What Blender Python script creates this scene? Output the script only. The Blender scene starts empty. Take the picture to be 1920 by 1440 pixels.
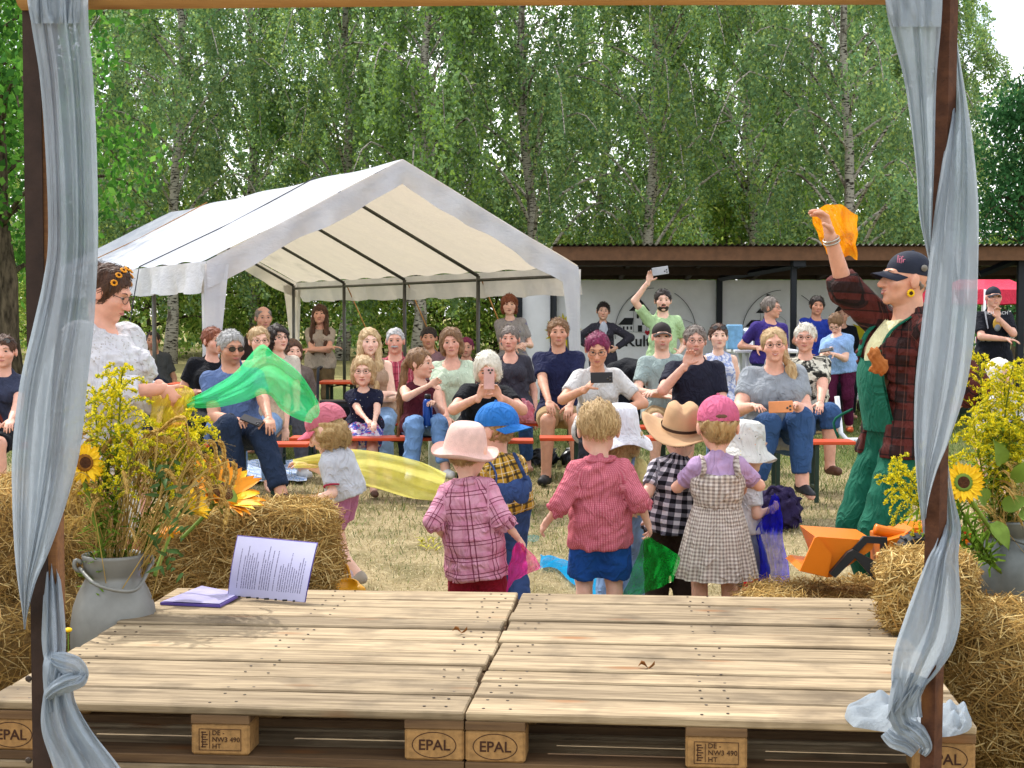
import bpy, bmesh, math, random
import numpy as np
from mathutils import Vector, Matrix

# ------------------------------------------------------------------ camera
F_PX, CX, CY, HOR = 2900.0, 960.0, 720.0, 590.0
CAM_H = 1.387
PITCH = math.atan((CY - HOR) / F_PX)
sc = bpy.context.scene
col = sc.collection
cam_d = bpy.data.cameras.new("camera")
cam_d.sensor_width = 36.0
cam_d.lens = F_PX / 1920.0 * 36.0
cam_d.clip_end = 2000
cam_d.clip_start = 0.05
cam = bpy.data.objects.new("camera", cam_d)
cam.location = (0, 0, CAM_H)
cam.rotation_euler = (math.pi / 2 - PITCH, 0, 0)
col.objects.link(cam)
sc.camera = cam

# ------------------------------------------------------------------ sky, sun, exposure
SUN_EL, SUN_AZ = math.radians(54), math.radians(-36)     # azimuth from +Y towards +X
w = bpy.data.worlds.new("World"); sc.world = w; w.use_nodes = True
nt = w.node_tree; nt.nodes.clear()
sky = nt.nodes.new("ShaderNodeTexSky"); sky.sky_type = 'NISHITA'; sky.sun_disc = False
sky.sun_elevation = SUN_EL; sky.sun_rotation = SUN_AZ
sky.air_density = 1.0; sky.dust_density = 2.5; sky.ozone_density = 1.0
tc = nt.nodes.new("ShaderNodeTexCoord"); mp = nt.nodes.new("ShaderNodeMapping")
mp.inputs['Scale'].default_value = (2.2, 2.2, 5.0)
nz = nt.nodes.new("ShaderNodeTexNoise"); nz.inputs['Scale'].default_value = 1.6; nz.inputs['Detail'].default_value = 7
cr = nt.nodes.new("ShaderNodeValToRGB"); cr.color_ramp.elements[0].position = .36; cr.color_ramp.elements[1].position = .62
mixc = nt.nodes.new("ShaderNodeMixRGB"); mixc.inputs[2].default_value = (11.5, 11.6, 11.9, 1)
bg = nt.nodes.new("ShaderNodeBackground"); bg.inputs['Strength'].default_value = 0.15
wo = nt.nodes.new("ShaderNodeOutputWorld")
nt.links.new(tc.outputs['Generated'], mp.inputs['Vector']); nt.links.new(mp.outputs['Vector'], nz.inputs['Vector'])
nt.links.new(nz.outputs['Fac'], cr.inputs['Fac']); nt.links.new(cr.outputs['Color'], mixc.inputs[0])
nt.links.new(sky.outputs['Color'], mixc.inputs[1]); nt.links.new(mixc.outputs['Color'], bg.inputs['Color'])
nt.links.new(bg.outputs['Background'], wo.inputs['Surface'])
sd = bpy.data.lights.new("sun", 'SUN'); sd.energy = 2.7; sd.angle = math.radians(0.6); sd.color = (1.0, 0.965, 0.91)
sun = bpy.data.objects.new("sun", sd); col.objects.link(sun)
TO_SUN = Vector((math.sin(SUN_AZ) * math.cos(SUN_EL), math.cos(SUN_AZ) * math.cos(SUN_EL), math.sin(SUN_EL)))
sun.rotation_euler = TO_SUN.to_track_quat('Z', 'Y').to_euler()
sun.location = (0, 0, 30)
sc.view_settings.view_transform = 'Standard'; sc.view_settings.look = 'None'
sc.view_settings.exposure = 0.55; sc.view_settings.gamma = 1.0
sc.render.engine = 'CYCLES'
sc.cycles.use_denoising = True
sc.cycles.max_bounces = 7; sc.cycles.transparent_max_bounces = 14
sc.cycles.diffuse_bounces = 3; sc.cycles.glossy_bounces = 2; sc.cycles.transmission_bounces = 4
sc.cycles.caustics_reflective = False; sc.cycles.caustics_refractive = False

# ------------------------------------------------------------------ pixel <-> world
def A(*a): return np.array(a, dtype=np.float64)
def at(px, py, Y):
    """point at depth Y (metres along +Y) seen at pixel px,py of the 1920x1440 photo"""
    u = -(py - CY) / F_PX
    d = A((px - CX) / F_PX, math.cos(PITCH) + u * math.sin(PITCH), -math.sin(PITCH) + u * math.cos(PITCH))
    return A(0, 0, CAM_H) + d * (Y / d[1])
def ground(px, py, z=0.0):
    u = -(py - CY) / F_PX
    d = A((px - CX) / F_PX, math.cos(PITCH) + u * math.sin(PITCH), -math.sin(PITCH) + u * math.cos(PITCH))
    return A(0, 0, CAM_H) + d * ((z - CAM_H) / d[2])
def unit(v):
    v = np.asarray(v, float); n = np.linalg.norm(v)
    return v / n if n > 1e-9 else v
def rotz(a):
    c, s = math.cos(a), math.sin(a); return np.array([[c, -s, 0], [s, c, 0], [0, 0, 1.]])

# ------------------------------------------------------------------ materials
def lin(h, a=1.0):
    if not isinstance(h, str): return tuple(h) if len(h) == 4 else (*h, a)
    h = h.lstrip('#'); o = []
    for i in (0, 2, 4):
        c = int(h[i:i + 2], 16) / 255
        o.append(c / 12.92 if c <= .04045 else ((c + .055) / 1.055) ** 2.4)
    return (*o, a)
class NT:
    def __init__(s, name):
        s.m = bpy.data.materials.new(name); s.m.use_nodes = True
        s.t = s.m.node_tree; s.t.nodes.clear()
        s.out = s.t.nodes.new('ShaderNodeOutputMaterial')
    def n(s, typ, **kw):
        o = s.t.nodes.new('ShaderNode' + typ)
        for k, v in kw.items():
            if k.startswith('i_'):
                key = k[2:]; key = int(key) if key.isdigit() else key.replace('_', ' ')
                if hasattr(v, 'is_output'): s.t.links.new(v, o.inputs[key])
                else: o.inputs[key].default_value = v
            else: setattr(o, k, v)
        return o
    def l(s, a, b): s.t.links.new(a, b)
    def math(s, op, a, b=None):
        o = s.n('Math', operation=op)
        for i, v in enumerate((a, b)):
            if v is None: continue
            if hasattr(v, 'is_output'): s.l(v, o.inputs[i])
            else: o.inputs[i].default_value = v
        return o.outputs[0]
    def mix(s, f, a, b, mode='MIX'):
        o = s.n('MixRGB', blend_type=mode)
        for i, v in enumerate((f, a, b)):
            if hasattr(v, 'is_output'): s.l(v, o.inputs[i])
            else: o.inputs[i].default_value = v if i == 0 else lin(v)
        return o.outputs[0]
    def pos(s, scale=(1, 1, 1)):
        g = s.n('TexCoord'); m = s.n('Mapping', i_Scale=scale); s.l(g.outputs['Object'], m.inputs['Vector']); return m.outputs[0]
    def noise(s, scale, detail=3, vec=None, rough=.55):
        o = s.n('TexNoise', i_Scale=scale, i_Detail=detail, i_Roughness=rough)
        s.l(vec if vec is not None else s.pos(), o.inputs['Vector']); return o.outputs['Fac']
    def ramp(s, f, p0, p1, c0=(0, 0, 0, 1), c1=(1, 1, 1, 1)):
        o = s.n('ValToRGB'); e = o.color_ramp.elements
        e[0].position, e[1].position = p0, p1; e[0].color, e[1].color = lin(c0), lin(c1)
        s.l(f, o.inputs[0]); return o.outputs[0]
    def bump(s, h, strength=.3, dist=.01):
        o = s.n('Bump', i_Strength=strength, i_Distance=dist); s.l(h, o.inputs['Height']); return o.outputs[0]
    def bsdf(s, color, rough=.7, metal=0, normal=None, spec=.4, **kw):
        b = s.n('BsdfPrincipled'); 
        if hasattr(color, 'is_output'): s.l(color, b.inputs['Base Color'])
        else: b.inputs['Base Color'].default_value = lin(color)
        if hasattr(rough, 'is_output'): s.l(rough, b.inputs['Roughness'])
        else: b.inputs['Roughness'].default_value = rough
        b.inputs['Metallic'].default_value = metal; b.inputs['Specular IOR Level'].default_value = spec
        if normal is not None: s.l(normal, b.inputs['Normal'])
        for k, v in kw.items(): b.inputs[k].default_value = v
        return b.outputs[0]
    def end(s, sh): s.l(sh, s.out.inputs['Surface']); return s.m
def shade(c, k):
    c = lin(c); return (min(c[0] * k, 1), min(c[1] * k, 1), min(c[2] * k, 1), 1)
_mc = {}
def mat(name, c, rough=.65, var=.25, vs=8, bump=.15, bs=60, metal=0, spec=.35, bd=.004):
    key = (name,)
    if key in _mc: return _mc[key]
    m = NT(name)
    f = m.noise(vs, 4)
    colr = m.mix(m.ramp(f, .3, .7), shade(c, 1 - var), shade(c, 1 + var * .6))
    nrm = m.bump(m.noise(bs, 3), bump, bd) if bump else None
    _mc[key] = m.end(m.bsdf(colr, rough, metal, nrm, spec)); return _mc[key]
def cloth_mat(name, c, rough=.85, pattern=None, thin=.0):
    """woven cloth: weave relief, soft colour drift; pattern works in the garment's own cloth coordinates (attribute cuv)"""
    key = ('c', name)
    if key in _mc: return _mc[key]
    m = NT(name)
    at_ = m.n('Attribute', attribute_name='cuv'); uv = at_.outputs['Vector']
    base = m.mix(m.ramp(m.noise(14, 4), .3, .7), shade(c, .86), shade(c, 1.1))
    if pattern:
        sep = m.n('SeparateXYZ'); m.l(uv, sep.inputs[0])
        kind = pattern[0]
        def stripe(co, period, width, phase=0.0):
            return m.math('LESS_THAN', m.math('FRACT', m.math('ADD', m.math('DIVIDE', co, period), phase + 100)), width)
        if kind == 'gingham':
            _, p, c2, c3 = pattern
            a = stripe(sep.outputs[0], p, .5); b = stripe(sep.outputs[1], p, .5)
            base = m.mix(a, base, c2); base2 = m.mix(a, c2, c3); base = m.mix(b, base, base2)
        elif kind == 'plaid':
            for (axis, p, wd, ph, cc, op) in pattern[1]:
                f = m.math('MULTIPLY', stripe(sep.outputs[axis], p, wd, ph), op); base = m.mix(f, base, cc)
        elif kind == 'spots':
            _, scale, thr, cols = pattern
            for i, cc in enumerate(cols):
                v = m.n('TexVoronoi', i_Scale=scale * (1 + .23 * i)); mp_ = m.n('Mapping', i_Location=(i * 3.3, i * 1.7, 0)); m.l(uv, mp_.inputs[0]); m.l(mp_.outputs[0], v.inputs['Vector'])
                nn = m.noise(scale * 2.2, 2, uv)
                f = m.math('LESS_THAN', m.math('ADD', v.outputs['Distance'], m.math('MULTIPLY', nn, .25)), thr)
                base = m.mix(f, base, cc)
        elif kind == 'blotch':
            _, scale, c2, c3 = pattern
            f = m.ramp(m.noise(scale, 3, uv), .47, .53); base = m.mix(f, base, c2)
            f = m.ramp(m.noise(scale * 1.9, 3, uv), .58, .62); base = m.mix(f, base, c3)
        elif kind == 'stripes':
            _, axis, p, wd, cc = pattern
            base = m.mix(stripe(sep.outputs[axis], p, wd), base, cc)
        elif kind == 'lace':
            _, p, cc = pattern
            v = m.n('TexVoronoi', i_Scale=1 / p); m.l(uv, v.inputs['Vector'])
            band = m.math('GREATER_THAN', m.noise(9, 1, uv), .5)
            f = m.math('MULTIPLY', m.math('LESS_THAN', v.outputs['Distance'], .28), band); base = m.mix(f, base, cc)
    weave = m.bump(m.math('ADD', m.noise(420, 1), m.math('MULTIPLY', m.noise(30, 3), 2.0)), .35, .004)
    wv = m.n('TexNoise', i_Scale=8.5, i_Detail=2.5, i_Roughness=.5, i_Distortion=1.1); m.l(m.pos((1.5, 1.5, .8)), wv.inputs['Vector'])
    ridge = m.math('POWER', m.math('SUBTRACT', 1.0, m.math('MULTIPLY', m.math('ABSOLUTE', m.math('SUBTRACT', wv.outputs['Fac'], .5)), 4.0)), 2.0)
    bp = m.n('Bump', i_Strength=.55, i_Distance=.016); m.l(ridge, bp.inputs['Height']); m.l(weave, bp.inputs['Normal']); nrm = bp.outputs[0]
    sh = m.bsdf(base, rough, 0, nrm, .2)
    _mc[key] = m.end(sh); return _mc[key]
def sheer_mat(name, c, opac=.72, transl=.55, edge=None):
    key = ('s', name)
    if key in _mc: return _mc[key]
    m = NT(name)
    f = m.noise(7, 3)
    base = m.mix(m.ramp(f, .3, .7), shade(c, .9), shade(c, 1.08))
    weave = m.math('ADD', m.noise(500, 1), m.math('MULTIPLY', m.noise(2.5, 4, m.pos((34, 34, 3))), 3.0)); nrm = m.bump(weave, .5, .006)
    d = m.n('BsdfDiffuse', i_Color=base, i_Normal=nrm); t = m.n('BsdfTranslucent', i_Color=base, i_Normal=nrm)
    mx = m.n('MixShader', i_Fac=transl); m.l(d.outputs[0], mx.inputs[1]); m.l(t.outputs[0], mx.inputs[2])
    tr = m.n('BsdfTransparent'); mx2 = m.n('MixShader'); m.l(tr.outputs[0], mx2.inputs[1]); m.l(mx.outputs[0], mx2.inputs[2])
    fac = m.math('ADD', opac - .06, m.math('MULTIPLY', m.noise(60, 2), .12)); m.l(fac, mx2.inputs[0])
    _mc[key] = m.end(mx2.outputs[0]); return _mc[key]

# ------------------------------------------------------------------ objects
def tag(o, label=None, cat=None, group=None, kind=None):
    if label: o['label'] = label
    if cat: o['category'] = cat
    if group: o['group'] = group
    if kind: o['kind'] = kind
    return o
def empty(name, loc, label=None, cat=None, group=None, rz=0.0):
    o = bpy.data.objects.new(name, None); o.empty_display_size = .1; col.objects.link(o)
    o.location = tuple(loc); o.rotation_euler = (0, 0, rz)
    return tag(o, label, cat, group)
def wm(o):
    """world matrix from the parent chain without a depsgraph update"""
    M = o.matrix_basis.copy()
    return wm(o.parent) @ o.matrix_parent_inverse @ M if o.parent else M
def raw_mesh(name, V, faces, smooth=True, midx=None, mats=(), attrs=None):
    V = np.asarray(V, np.float32).reshape(-1, 3)
    me = bpy.data.meshes.new(name)
    if isinstance(faces, np.ndarray):
        nf, k = faces.shape; li = faces.reshape(-1).astype(np.int32); ls = np.arange(nf, dtype=np.int32) * k
    else:
        lens = np.array([len(f) for f in faces], np.int32); nf = len(faces)
        li = np.fromiter((i for f in faces for i in f), np.int32); ls = np.concatenate([[0], np.cumsum(lens)[:-1]]).astype(np.int32) if nf else np.zeros(0, np.int32)
    me.vertices.add(len(V)); me.vertices.foreach_set('co', V.ravel())
    me.loops.add(len(li)); me.loops.foreach_set('vertex_index', li)
    me.polygons.add(nf); me.polygons.foreach_set('loop_start', ls)
    if midx is not None: me.polygons.foreach_set('material_index', np.asarray(midx, np.int32))
    me.polygons.foreach_set('use_smooth', np.full(nf, smooth, bool))
    for m_ in mats: me.materials.append(m_)
    for an, (typ, arr) in (attrs or {}).items():
        a_ = me.attributes.new(an, typ, 'POINT')
        a_.data.foreach_set('color' if 'COLOR' in typ else 'vector' if typ == 'FLOAT_VECTOR' else 'value', np.asarray(arr, np.float32).ravel())
    me.update(calc_edges=True)
    return me
def add_obj(name, me, parent=None, M=None):
    o = bpy.data.objects.new(name, me); col.objects.link(o)
    if parent is not None: o.parent = parent
    if M is not None: o.matrix_basis = M
    return o
def world_obj(name, V, faces, mats, parent=None, smooth=True, midx=None, attrs=None):
    """mesh given in world coordinates, origin at the middle of its foot (or under its parent)"""
    V = np.asarray(V, float).reshape(-1, 3)
    if not isinstance(mats, (list, tuple)): mats = [mats]
    if parent is not None:
        inv = np.array(wm(parent).inverted()); L = V @ inv[:3, :3].T + inv[:3, 3]
        return add_obj(name, raw_mesh(name, L, faces, smooth, midx, mats, attrs), parent)
    c = A((V[:, 0].min() + V[:, 0].max()) / 2, (V[:, 1].min() + V[:, 1].max()) / 2, V[:, 2].min())
    o = add_obj(name, raw_mesh(name, V - c, faces, smooth, midx, mats, attrs)); o.location = tuple(c); return o
class MB:
    """collects boxes, tubes, lathes ... for one part"""
    def __init__(s): s.V, s.F, s.m, s.n = [], [], [], 0
    def add(s, V, F, mi=0):
        V = np.asarray(V, float).reshape(-1, 3); s.V.append(V)
        for f in F: s.F.append([i + s.n for i in f]); s.m.append(mi)
        s.n += len(V); return s
    def box(s, c, d, R=None, mi=0, bev=0.0):
        c = A(*c); h = A(*d) / 2
        if bev > 0:
            b = min(bev, *(h * .9)); P = []
            # chamfered box: 24 corner points
            F = []; idx = {}
            for sx in (-1, 1):
                for sy in (-1, 1):
                    for sz in (-1, 1):
                        for ax in range(3):
                            p = A(sx * (h[0] - b), sy * (h[1] - b), sz * (h[2] - b)); p[ax] = (sx, sy, sz)[ax] * h[ax]
                            idx[(sx, sy, sz, ax)] = len(P); P.append(p)
            def q(*k): F.append([idx[x] for x in k])
            for sg in (-1, 1):
                q((sg, -1, -1, 0), (sg, 1, -1, 0), (sg, 1, 1, 0), (sg, -1, 1, 0)); q((-1, sg, -1, 1), (-1, sg, 1, 1), (1, sg, 1, 1), (1, sg, -1, 1)); q((-1, -1, sg, 2), (1, -1, sg, 2), (1, 1, sg, 2), (-1, 1, sg, 2))
            for a_ in (-1, 1):
                for b_ in (-1, 1):
                    q((a_, b_, -1, 0), (a_, b_, 1, 0), (a_, b_, 1, 1), (a_, b_, -1, 1)); q((a_, -1, b_, 0), (a_, 1, b_, 0), (a_, 1, b_, 2), (a_, -1, b_, 2)); q((-1, a_, b_, 1), (1, a_, b_, 1), (1, a_, b_, 2), (-1, a_, b_, 2))
                    for c_ in (-1, 1): q((a_, b_, c_, 0), (a_, b_, c_, 1), (a_, b_, c_, 2))
            P = np.array(P)
            # orient outward
            for f in F:
                n_ = np.cross(P[f[1]] - P[f[0]], P[f[2]] - P[f[0]])
                if np.dot(n_, P[f].mean(0)) < 0: f.reverse()
        else:
            P = np.array([[x, y, z] for x in (-h[0], h[0]) for y in (-h[1], h[1]) for z in (-h[2], h[2])])
            F = [[0, 1, 3, 2], [4, 6, 7, 5], [0, 4, 5, 1], [2, 3, 7, 6], [0, 2, 6, 4], [1, 5, 7, 3]]
        if R is not None: P = P @ np.asarray(R).T
        return s.add(P + c, F, mi)
    def tube(s, pts, r, n=8, mi=0, cap=True, flat=None):
        pts = [np.asarray(p, float) for p in pts]; rs = r if hasattr(r, '__len__') else [r] * len(pts)
        V = []; up = A(0, 0, 1.)
        T = [unit(pts[min(i + 1, len(pts) - 1)] - pts[max(i - 1, 0)]) for i in range(len(pts))]
        if abs(T[0] @ up) > .95: up = A(1., 0, 0)
        prev = unit(np.cross(T[0], up))
        for p, t, rr in zip(pts, T, rs):
            x = unit(prev - t * (prev @ t)); y = np.cross(t, x); prev = x
            for k in range(n):
                a_ = 2 * math.pi * k / n; V.append(p + x * math.cos(a_) * rr + y * math.sin(a_) * rr * (flat or 1))
        F = []
        for i in range(len(pts) - 1):
            for k in range(n): F.append([i * n + k, i * n + (k + 1) % n, (i + 1) * n + (k + 1) % n, (i + 1) * n + k])
        if cap: F.append(list(range(n))[::-1]); F.append([(len(pts) - 1) * n + k for k in range(n)])
        return s.add(V, F, mi)
    def lathe(s, prof, c=(0, 0, 0), n=24, R=None, mi=0, cap=True, fn=None):
        V = []
        for (r, z) in prof:
            for k in range(n):
                a_ = 2 * math.pi * k / n; p = A(r * math.cos(a_), r * math.sin(a_), z)
                if fn: p = fn(p, a_)
                V.append(p)
        F = []
        for i in range(len(prof) - 1):
            for k in range(n): F.append([i * n + k, i * n + (k + 1) % n, (i + 1) * n + (k + 1) % n, (i + 1) * n + k])
        if cap: F.append(list(range(n))[::-1]); F.append([(len(prof) - 1) * n + k for k in range(n)])
        V = np.array(V)
        if R is not None: V = V @ np.asarray(R).T
        return s.add(V + A(*c), F, mi)
    def ell(s, c, r, R=None, n=12, m=8, mi=0):
        V = []; 
        for i in range(m + 1):
            th = math.pi * i / m
            for k in range(n):
                a_ = 2 * math.pi * k / n; V.append((math.sin(th) * math.cos(a_) * r[0], math.sin(th) * math.sin(a_) * r[1], math.cos(th) * r[2]))
        F = [[i * n + k, (i + 1) * n + k, (i + 1) * n + (k + 1) % n, i * n + (k + 1) % n] for i in range(m) for k in range(n)]
        V = np.array(V)
        if R is not None: V = V @ np.asarray(R).T
        return s.add(V + A(*c), F, mi)
    def obj(s, name, mats, parent=None, smooth=False, local=False):
        V = np.vstack(s.V)
        if local:
            if not isinstance(mats, (list, tuple)): mats = [mats]
            return add_obj(name, raw_mesh(name, V, s.F, smooth, s.m, mats), parent)
        return world_obj(name, V, s.F, mats, parent, smooth, s.m)
    def mesh(s, name, mats, smooth=False):
        if not isinstance(mats, (list, tuple)): mats = [mats]
        return raw_mesh(name, np.vstack(s.V), s.F, smooth, s.m, mats)
def catmull(P, n):
    """resample control points (k,d) to n points"""
    P = np.asarray(P, float); k = len(P)
    if k == 2: t = np.linspace(0, 1, n)[:, None]; return P[0] * (1 - t) + P[1] * t
    t = np.linspace(0, k - 1, n); i = np.minimum(t.astype(int), k - 2); f = (t - i)[:, None]
    p0, p1, p2, p3 = P[np.maximum(i - 1, 0)], P[i], P[i + 1], P[np.minimum(i + 2, k - 1)]
    return .5 * (2 * p1 + (p2 - p0) * f + (2 * p0 - 5 * p1 + 4 * p2 - p3) * f ** 2 + (3 * p1 - p0 - 3 * p2 + p3) * f ** 3)
def grid_faces(nu, nv):
    i, j = np.meshgrid(np.arange(nv - 1), np.arange(nu - 1), indexing='ij'); a_ = (i * nu + j).ravel()
    return np.stack([a_, a_ + 1, a_ + nu + 1, a_ + nu], 1)
def ribbons(C, D, N, L, W, curl=None):
    """many thin two-quad blades: centre C, direction D, side N, half length L, half width W  ->  V, F"""
    n = len(C); L = np.broadcast_to(L, n)[:, None]; W = np.broadcast_to(W, n)[:, None]
    a0, a1 = C - D * L, C + D * L; mid = C.copy()
    if curl is not None: mid = mid + curl
    V = np.stack([a0 - N * W, a0 + N * W, mid - N * W, mid + N * W, a1 - N * W * .6, a1 + N * W * .6], 1).reshape(-1, 3)
    b = np.arange(n)[:, None] * 6
    F = np.concatenate([b + np.array([[0, 1, 3, 2]]), b + np.array([[2, 3, 5, 4]])], 0)
    return V, F
# ------------------------------------------------------------------ signed distance fields -> one closed surface
class Field:
    def __init__(s, lo, hi, h):
        s.lo = np.asarray(lo, float); s.h = h; s.n = np.maximum(((np.asarray(hi) - s.lo) / h).astype(int) + 2, 4)
        s.F = np.full(s.n, .25, np.float32); s.ax = [s.lo[i] + h * np.arange(s.n[i]) for i in range(3)]
    def sl(s, lo, hi):
        a = np.clip(((lo - s.lo) / s.h).astype(int) - 1, 0, s.n - 1); b = np.clip(((hi - s.lo) / s.h).astype(int) + 2, 1, s.n)
        if np.any(b <= a): return None, None
        S = tuple(slice(a[i], b[i]) for i in range(3))
        return S, np.stack(np.meshgrid(*[s.ax[i][S[i]] for i in range(3)], indexing='ij'), -1)
    def put(s, S, d, k, sub):
        f = s.F[S]
        if sub:
            h_ = np.clip(.5 - .5 * (f + d) / k, 0, 1); s.F[S] = f * (1 - h_) - d * h_ + k * h_ * (1 - h_)
        else:
            h_ = np.clip(.5 + .5 * (f - d) / k, 0, 1); s.F[S] = f * (1 - h_) + d * h_ - k * h_ * (1 - h_)
    def cone(s, a, b, ra, rb, k=.02, sub=False, cut0=False, cut1=False, fl=None):
        a, b = np.asarray(a, float), np.asarray(b, float); r = max(ra, rb) * (1 if fl is None else max(1, fl[1])) + k + 2.5 * s.h
        S, P = s.sl(np.minimum(a, b) - r, np.maximum(a, b) + r)
        if S is None: return s
        ba = b - a; L2 = max(ba @ ba, 1e-9); t0 = (P - a) @ ba / L2; t = np.clip(t0, 0, 1); Q = P - a - t[..., None] * ba
        if fl is not None:     # flattened along axis fl[0]: radius ratio fl[1]
            q = Q @ fl[0]; d = np.sqrt(np.maximum((Q * Q).sum(-1) - q * q, 0) + (q / fl[1]) ** 2) - (ra + (rb - ra) * t)
        else: d = np.sqrt((Q * Q).sum(-1)) - (ra + (rb - ra) * t)
        L = math.sqrt(L2)
        if cut1: d = np.maximum(d, (t0 - 1) * L)
        if cut0: d = np.maximum(d, -t0 * L)
        s.put(S, d, k, sub); return s
    def ell(s, c, r, R=None, k=.02, sub=False):
        c, r = np.asarray(c, float), np.asarray(r, float); R = np.eye(3) if R is None else R
        e = np.sqrt((np.asarray(R) ** 2) @ (r ** 2)) + k + 2.5 * s.h; S, P = s.sl(c - e, c + e)
        if S is None: return s
        q = (P - c) @ R; k0 = np.sqrt(((q / r) ** 2).sum(-1)); k1 = np.sqrt(((q / r ** 2) ** 2).sum(-1)) + 1e-6
        s.put(S, k0 * (k0 - 1) / k1, k, sub); return s
    def clip(s, o, n):
        n = unit(n); d = sum((s.ax[i] - o[i]).reshape([-1 if j == i else 1 for j in range(3)]) * n[i] for i in range(3)); s.F = np.maximum(s.F, d.astype(np.float32)); return s
    def wrinkle(s, amp, wl, seed, stretch=(1, 1, 1)):
        r_ = np.random.default_rng(seed); X, Y, Z = np.meshgrid(*s.ax, indexing='ij', sparse=True); g = 0
        for i in range(4):
            kx, ky, kz = r_.normal(0, 1, 3) * 6.28 / wl * .7 / np.array(stretch); p = r_.random(2) * 6.28
            g = g + np.sin(kx * X + ky * Y + kz * Z + p[0] + 1.3 * np.sin(ky * .6 * X - kx * .5 * Z + kz * .4 * Y + p[1]))
        s.F = s.F + (amp / 2 * g).astype(np.float32) * (np.abs(s.F) < .06); return s
    def mesh(s):
        F = s.F; ins = F < 0; c = np.zeros(np.array(F.shape) - 1, np.uint8)
        sl = [slice(0, -1), slice(1, None)]
        for i in (0, 1):
            for j in (0, 1):
                for k in (0, 1): c += ins[sl[i], sl[j], sl[k]]
        act = (c > 0) & (c < 8); ijk = np.argwhere(act); n = len(ijk)
        if n == 0: return np.zeros((0, 3)), np.zeros((0, 4), int)
        idx = np.full(c.shape, -1, np.int32); idx[act] = np.arange(n)
        pos = np.zeros((n, 3)); cnt = np.zeros(n)
        off = [np.array(o_) for o_ in ((0, 0, 0), (0, 0, 1), (0, 1, 0), (0, 1, 1), (1, 0, 0), (1, 0, 1), (1, 1, 0), (1, 1, 1))]
        val = [F[tuple((ijk + o_).T)] for o_ in off]
        for a in range(8):
            for ax in (4, 2, 1):
                if a & ax: continue
                b = a | ax; fa, fb = val[a], val[b]; mk = (fa < 0) != (fb < 0); t = np.where(mk, fa / np.where(mk, fa - fb, 1), 0)
                pos += np.where(mk[:, None], off[a] + t[:, None] * (off[b] - off[a]), 0); cnt += mk
        V = s.lo + s.h * (ijk + pos / cnt[:, None]); Q = []
        for ax in range(3):
            o1, o2 = [(1, 2), (2, 0), (0, 1)][ax]
            A_ = [slice(1, -1)] * 3; A_[ax] = slice(0, -1); B_ = [slice(1, -1)] * 3; B_[ax] = slice(1, None)
            i0, i1 = ins[tuple(A_)], ins[tuple(B_)]; ch = np.argwhere(i0 != i1)
            if not len(ch): continue
            e = ch.copy(); e[:, o1] += 1; e[:, o2] += 1
            d1 = np.zeros(3, int); d1[o1] = 1; d2 = np.zeros(3, int); d2[o2] = 1
            g = lambda p: idx[tuple(p.T)]
            q = np.stack([g(e - d1 - d2), g(e - d2), g(e), g(e - d1)], 1); fl = i1[tuple(ch.T)]; q[fl] = q[fl][:, ::-1]; Q.append(q)
        return V, np.vstack(Q)
def joinm(parts):
    Vs, Fs, n = [], [], 0
    for V, F in parts:
        if len(V): Vs.append(V); Fs.append(F + n); n += len(V)
    return np.vstack(Vs), np.vstack(Fs)
# ================================================================== GROUND
rng = np.random.default_rng(7)
def ground_mat():
    m = NT('dry_meadow'); p = m.pos()
    big = m.noise(.35, 3, p); mid = m.noise(2.2, 5, p); fine = m.noise(38, 6, p, .7)
    sep = m.n('SeparateXYZ'); m.l(p, sep.inputs[0])
    dry = m.mix(m.ramp(fine, .3, .7), '#857552', '#c2b08a'); dry = m.mix(m.ramp(mid, .45, .75), dry, '#68633f')
    grn = m.mix(m.ramp(fine, .3, .7), '#454f27', '#737c48')
    far = m.math('SUBTRACT', sep.outputs[1], 11.2); far = m.math('DIVIDE', far, 5.0)
    f = m.math('ADD', far, m.math('MULTIPLY', m.math('SUBTRACT', big, .5), 2.4)); f = m.ramp(f, .25, .9)
    c = m.mix(f, dry, grn)
    fld = m.math('DIVIDE', m.math('SUBTRACT', sep.outputs[1], 27.0), 6.0); c = m.mix(m.ramp(fld, .3, .7), c, '#8f8658')
    return m.end(m.bsdf(c, .95, 0, m.bump(m.math('ADD', fine, m.math('MULTIPLY', mid, 2.)), .8, .03), .1))
gx = np.linspace(-1, 1, 61); gx = np.sign(gx) * (np.abs(gx) ** 3) * 600; gy = np.concatenate([np.linspace(-8, 30, 77), np.geomspace(31, 1200, 24)])
GX, GY = np.meshgrid(gx, gy)
GZ = .012 * np.sin(GX * 1.3 + GY * .7) * np.sin(GY * 1.1) - .012
o = add_obj('ground', raw_mesh('ground', np.stack([GX, GY, GZ], -1).reshape(-1, 3), grid_faces(61, len(gy)), True, None, [ground_mat()])); tag(o, kind='structure')

def blade_mat(name, rough=.9, transl=.3):
    m = NT(name); a_ = m.n('Attribute', attribute_name='col')
    d = m.n('BsdfDiffuse', i_Color=a_.outputs['Color']); t = m.n('BsdfTranslucent', i_Color=a_.outputs['Color'])
    mx = m.n('MixShader', i_Fac=transl); m.l(d.outputs[0], mx.inputs[1]); m.l(t.outputs[0], mx.inputs[2]); return m.end(mx.outputs[0])
M_blade = blade_mat('grass_blade'); M_straw = blade_mat('straw', transl=.15); M_leaf = blade_mat('leaf', transl=.5); M_plant = blade_mat('plant', transl=.35)
def pick(n, cols, jit=.18):
    c = np.array([lin(x) for x in cols]); k = rng.integers(0, len(c), n); o_ = c[k] * (1 + rng.uniform(-jit, jit, (n, 1))); o_[:, 3] = 1; return np.clip(o_, 0, 1)
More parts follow.
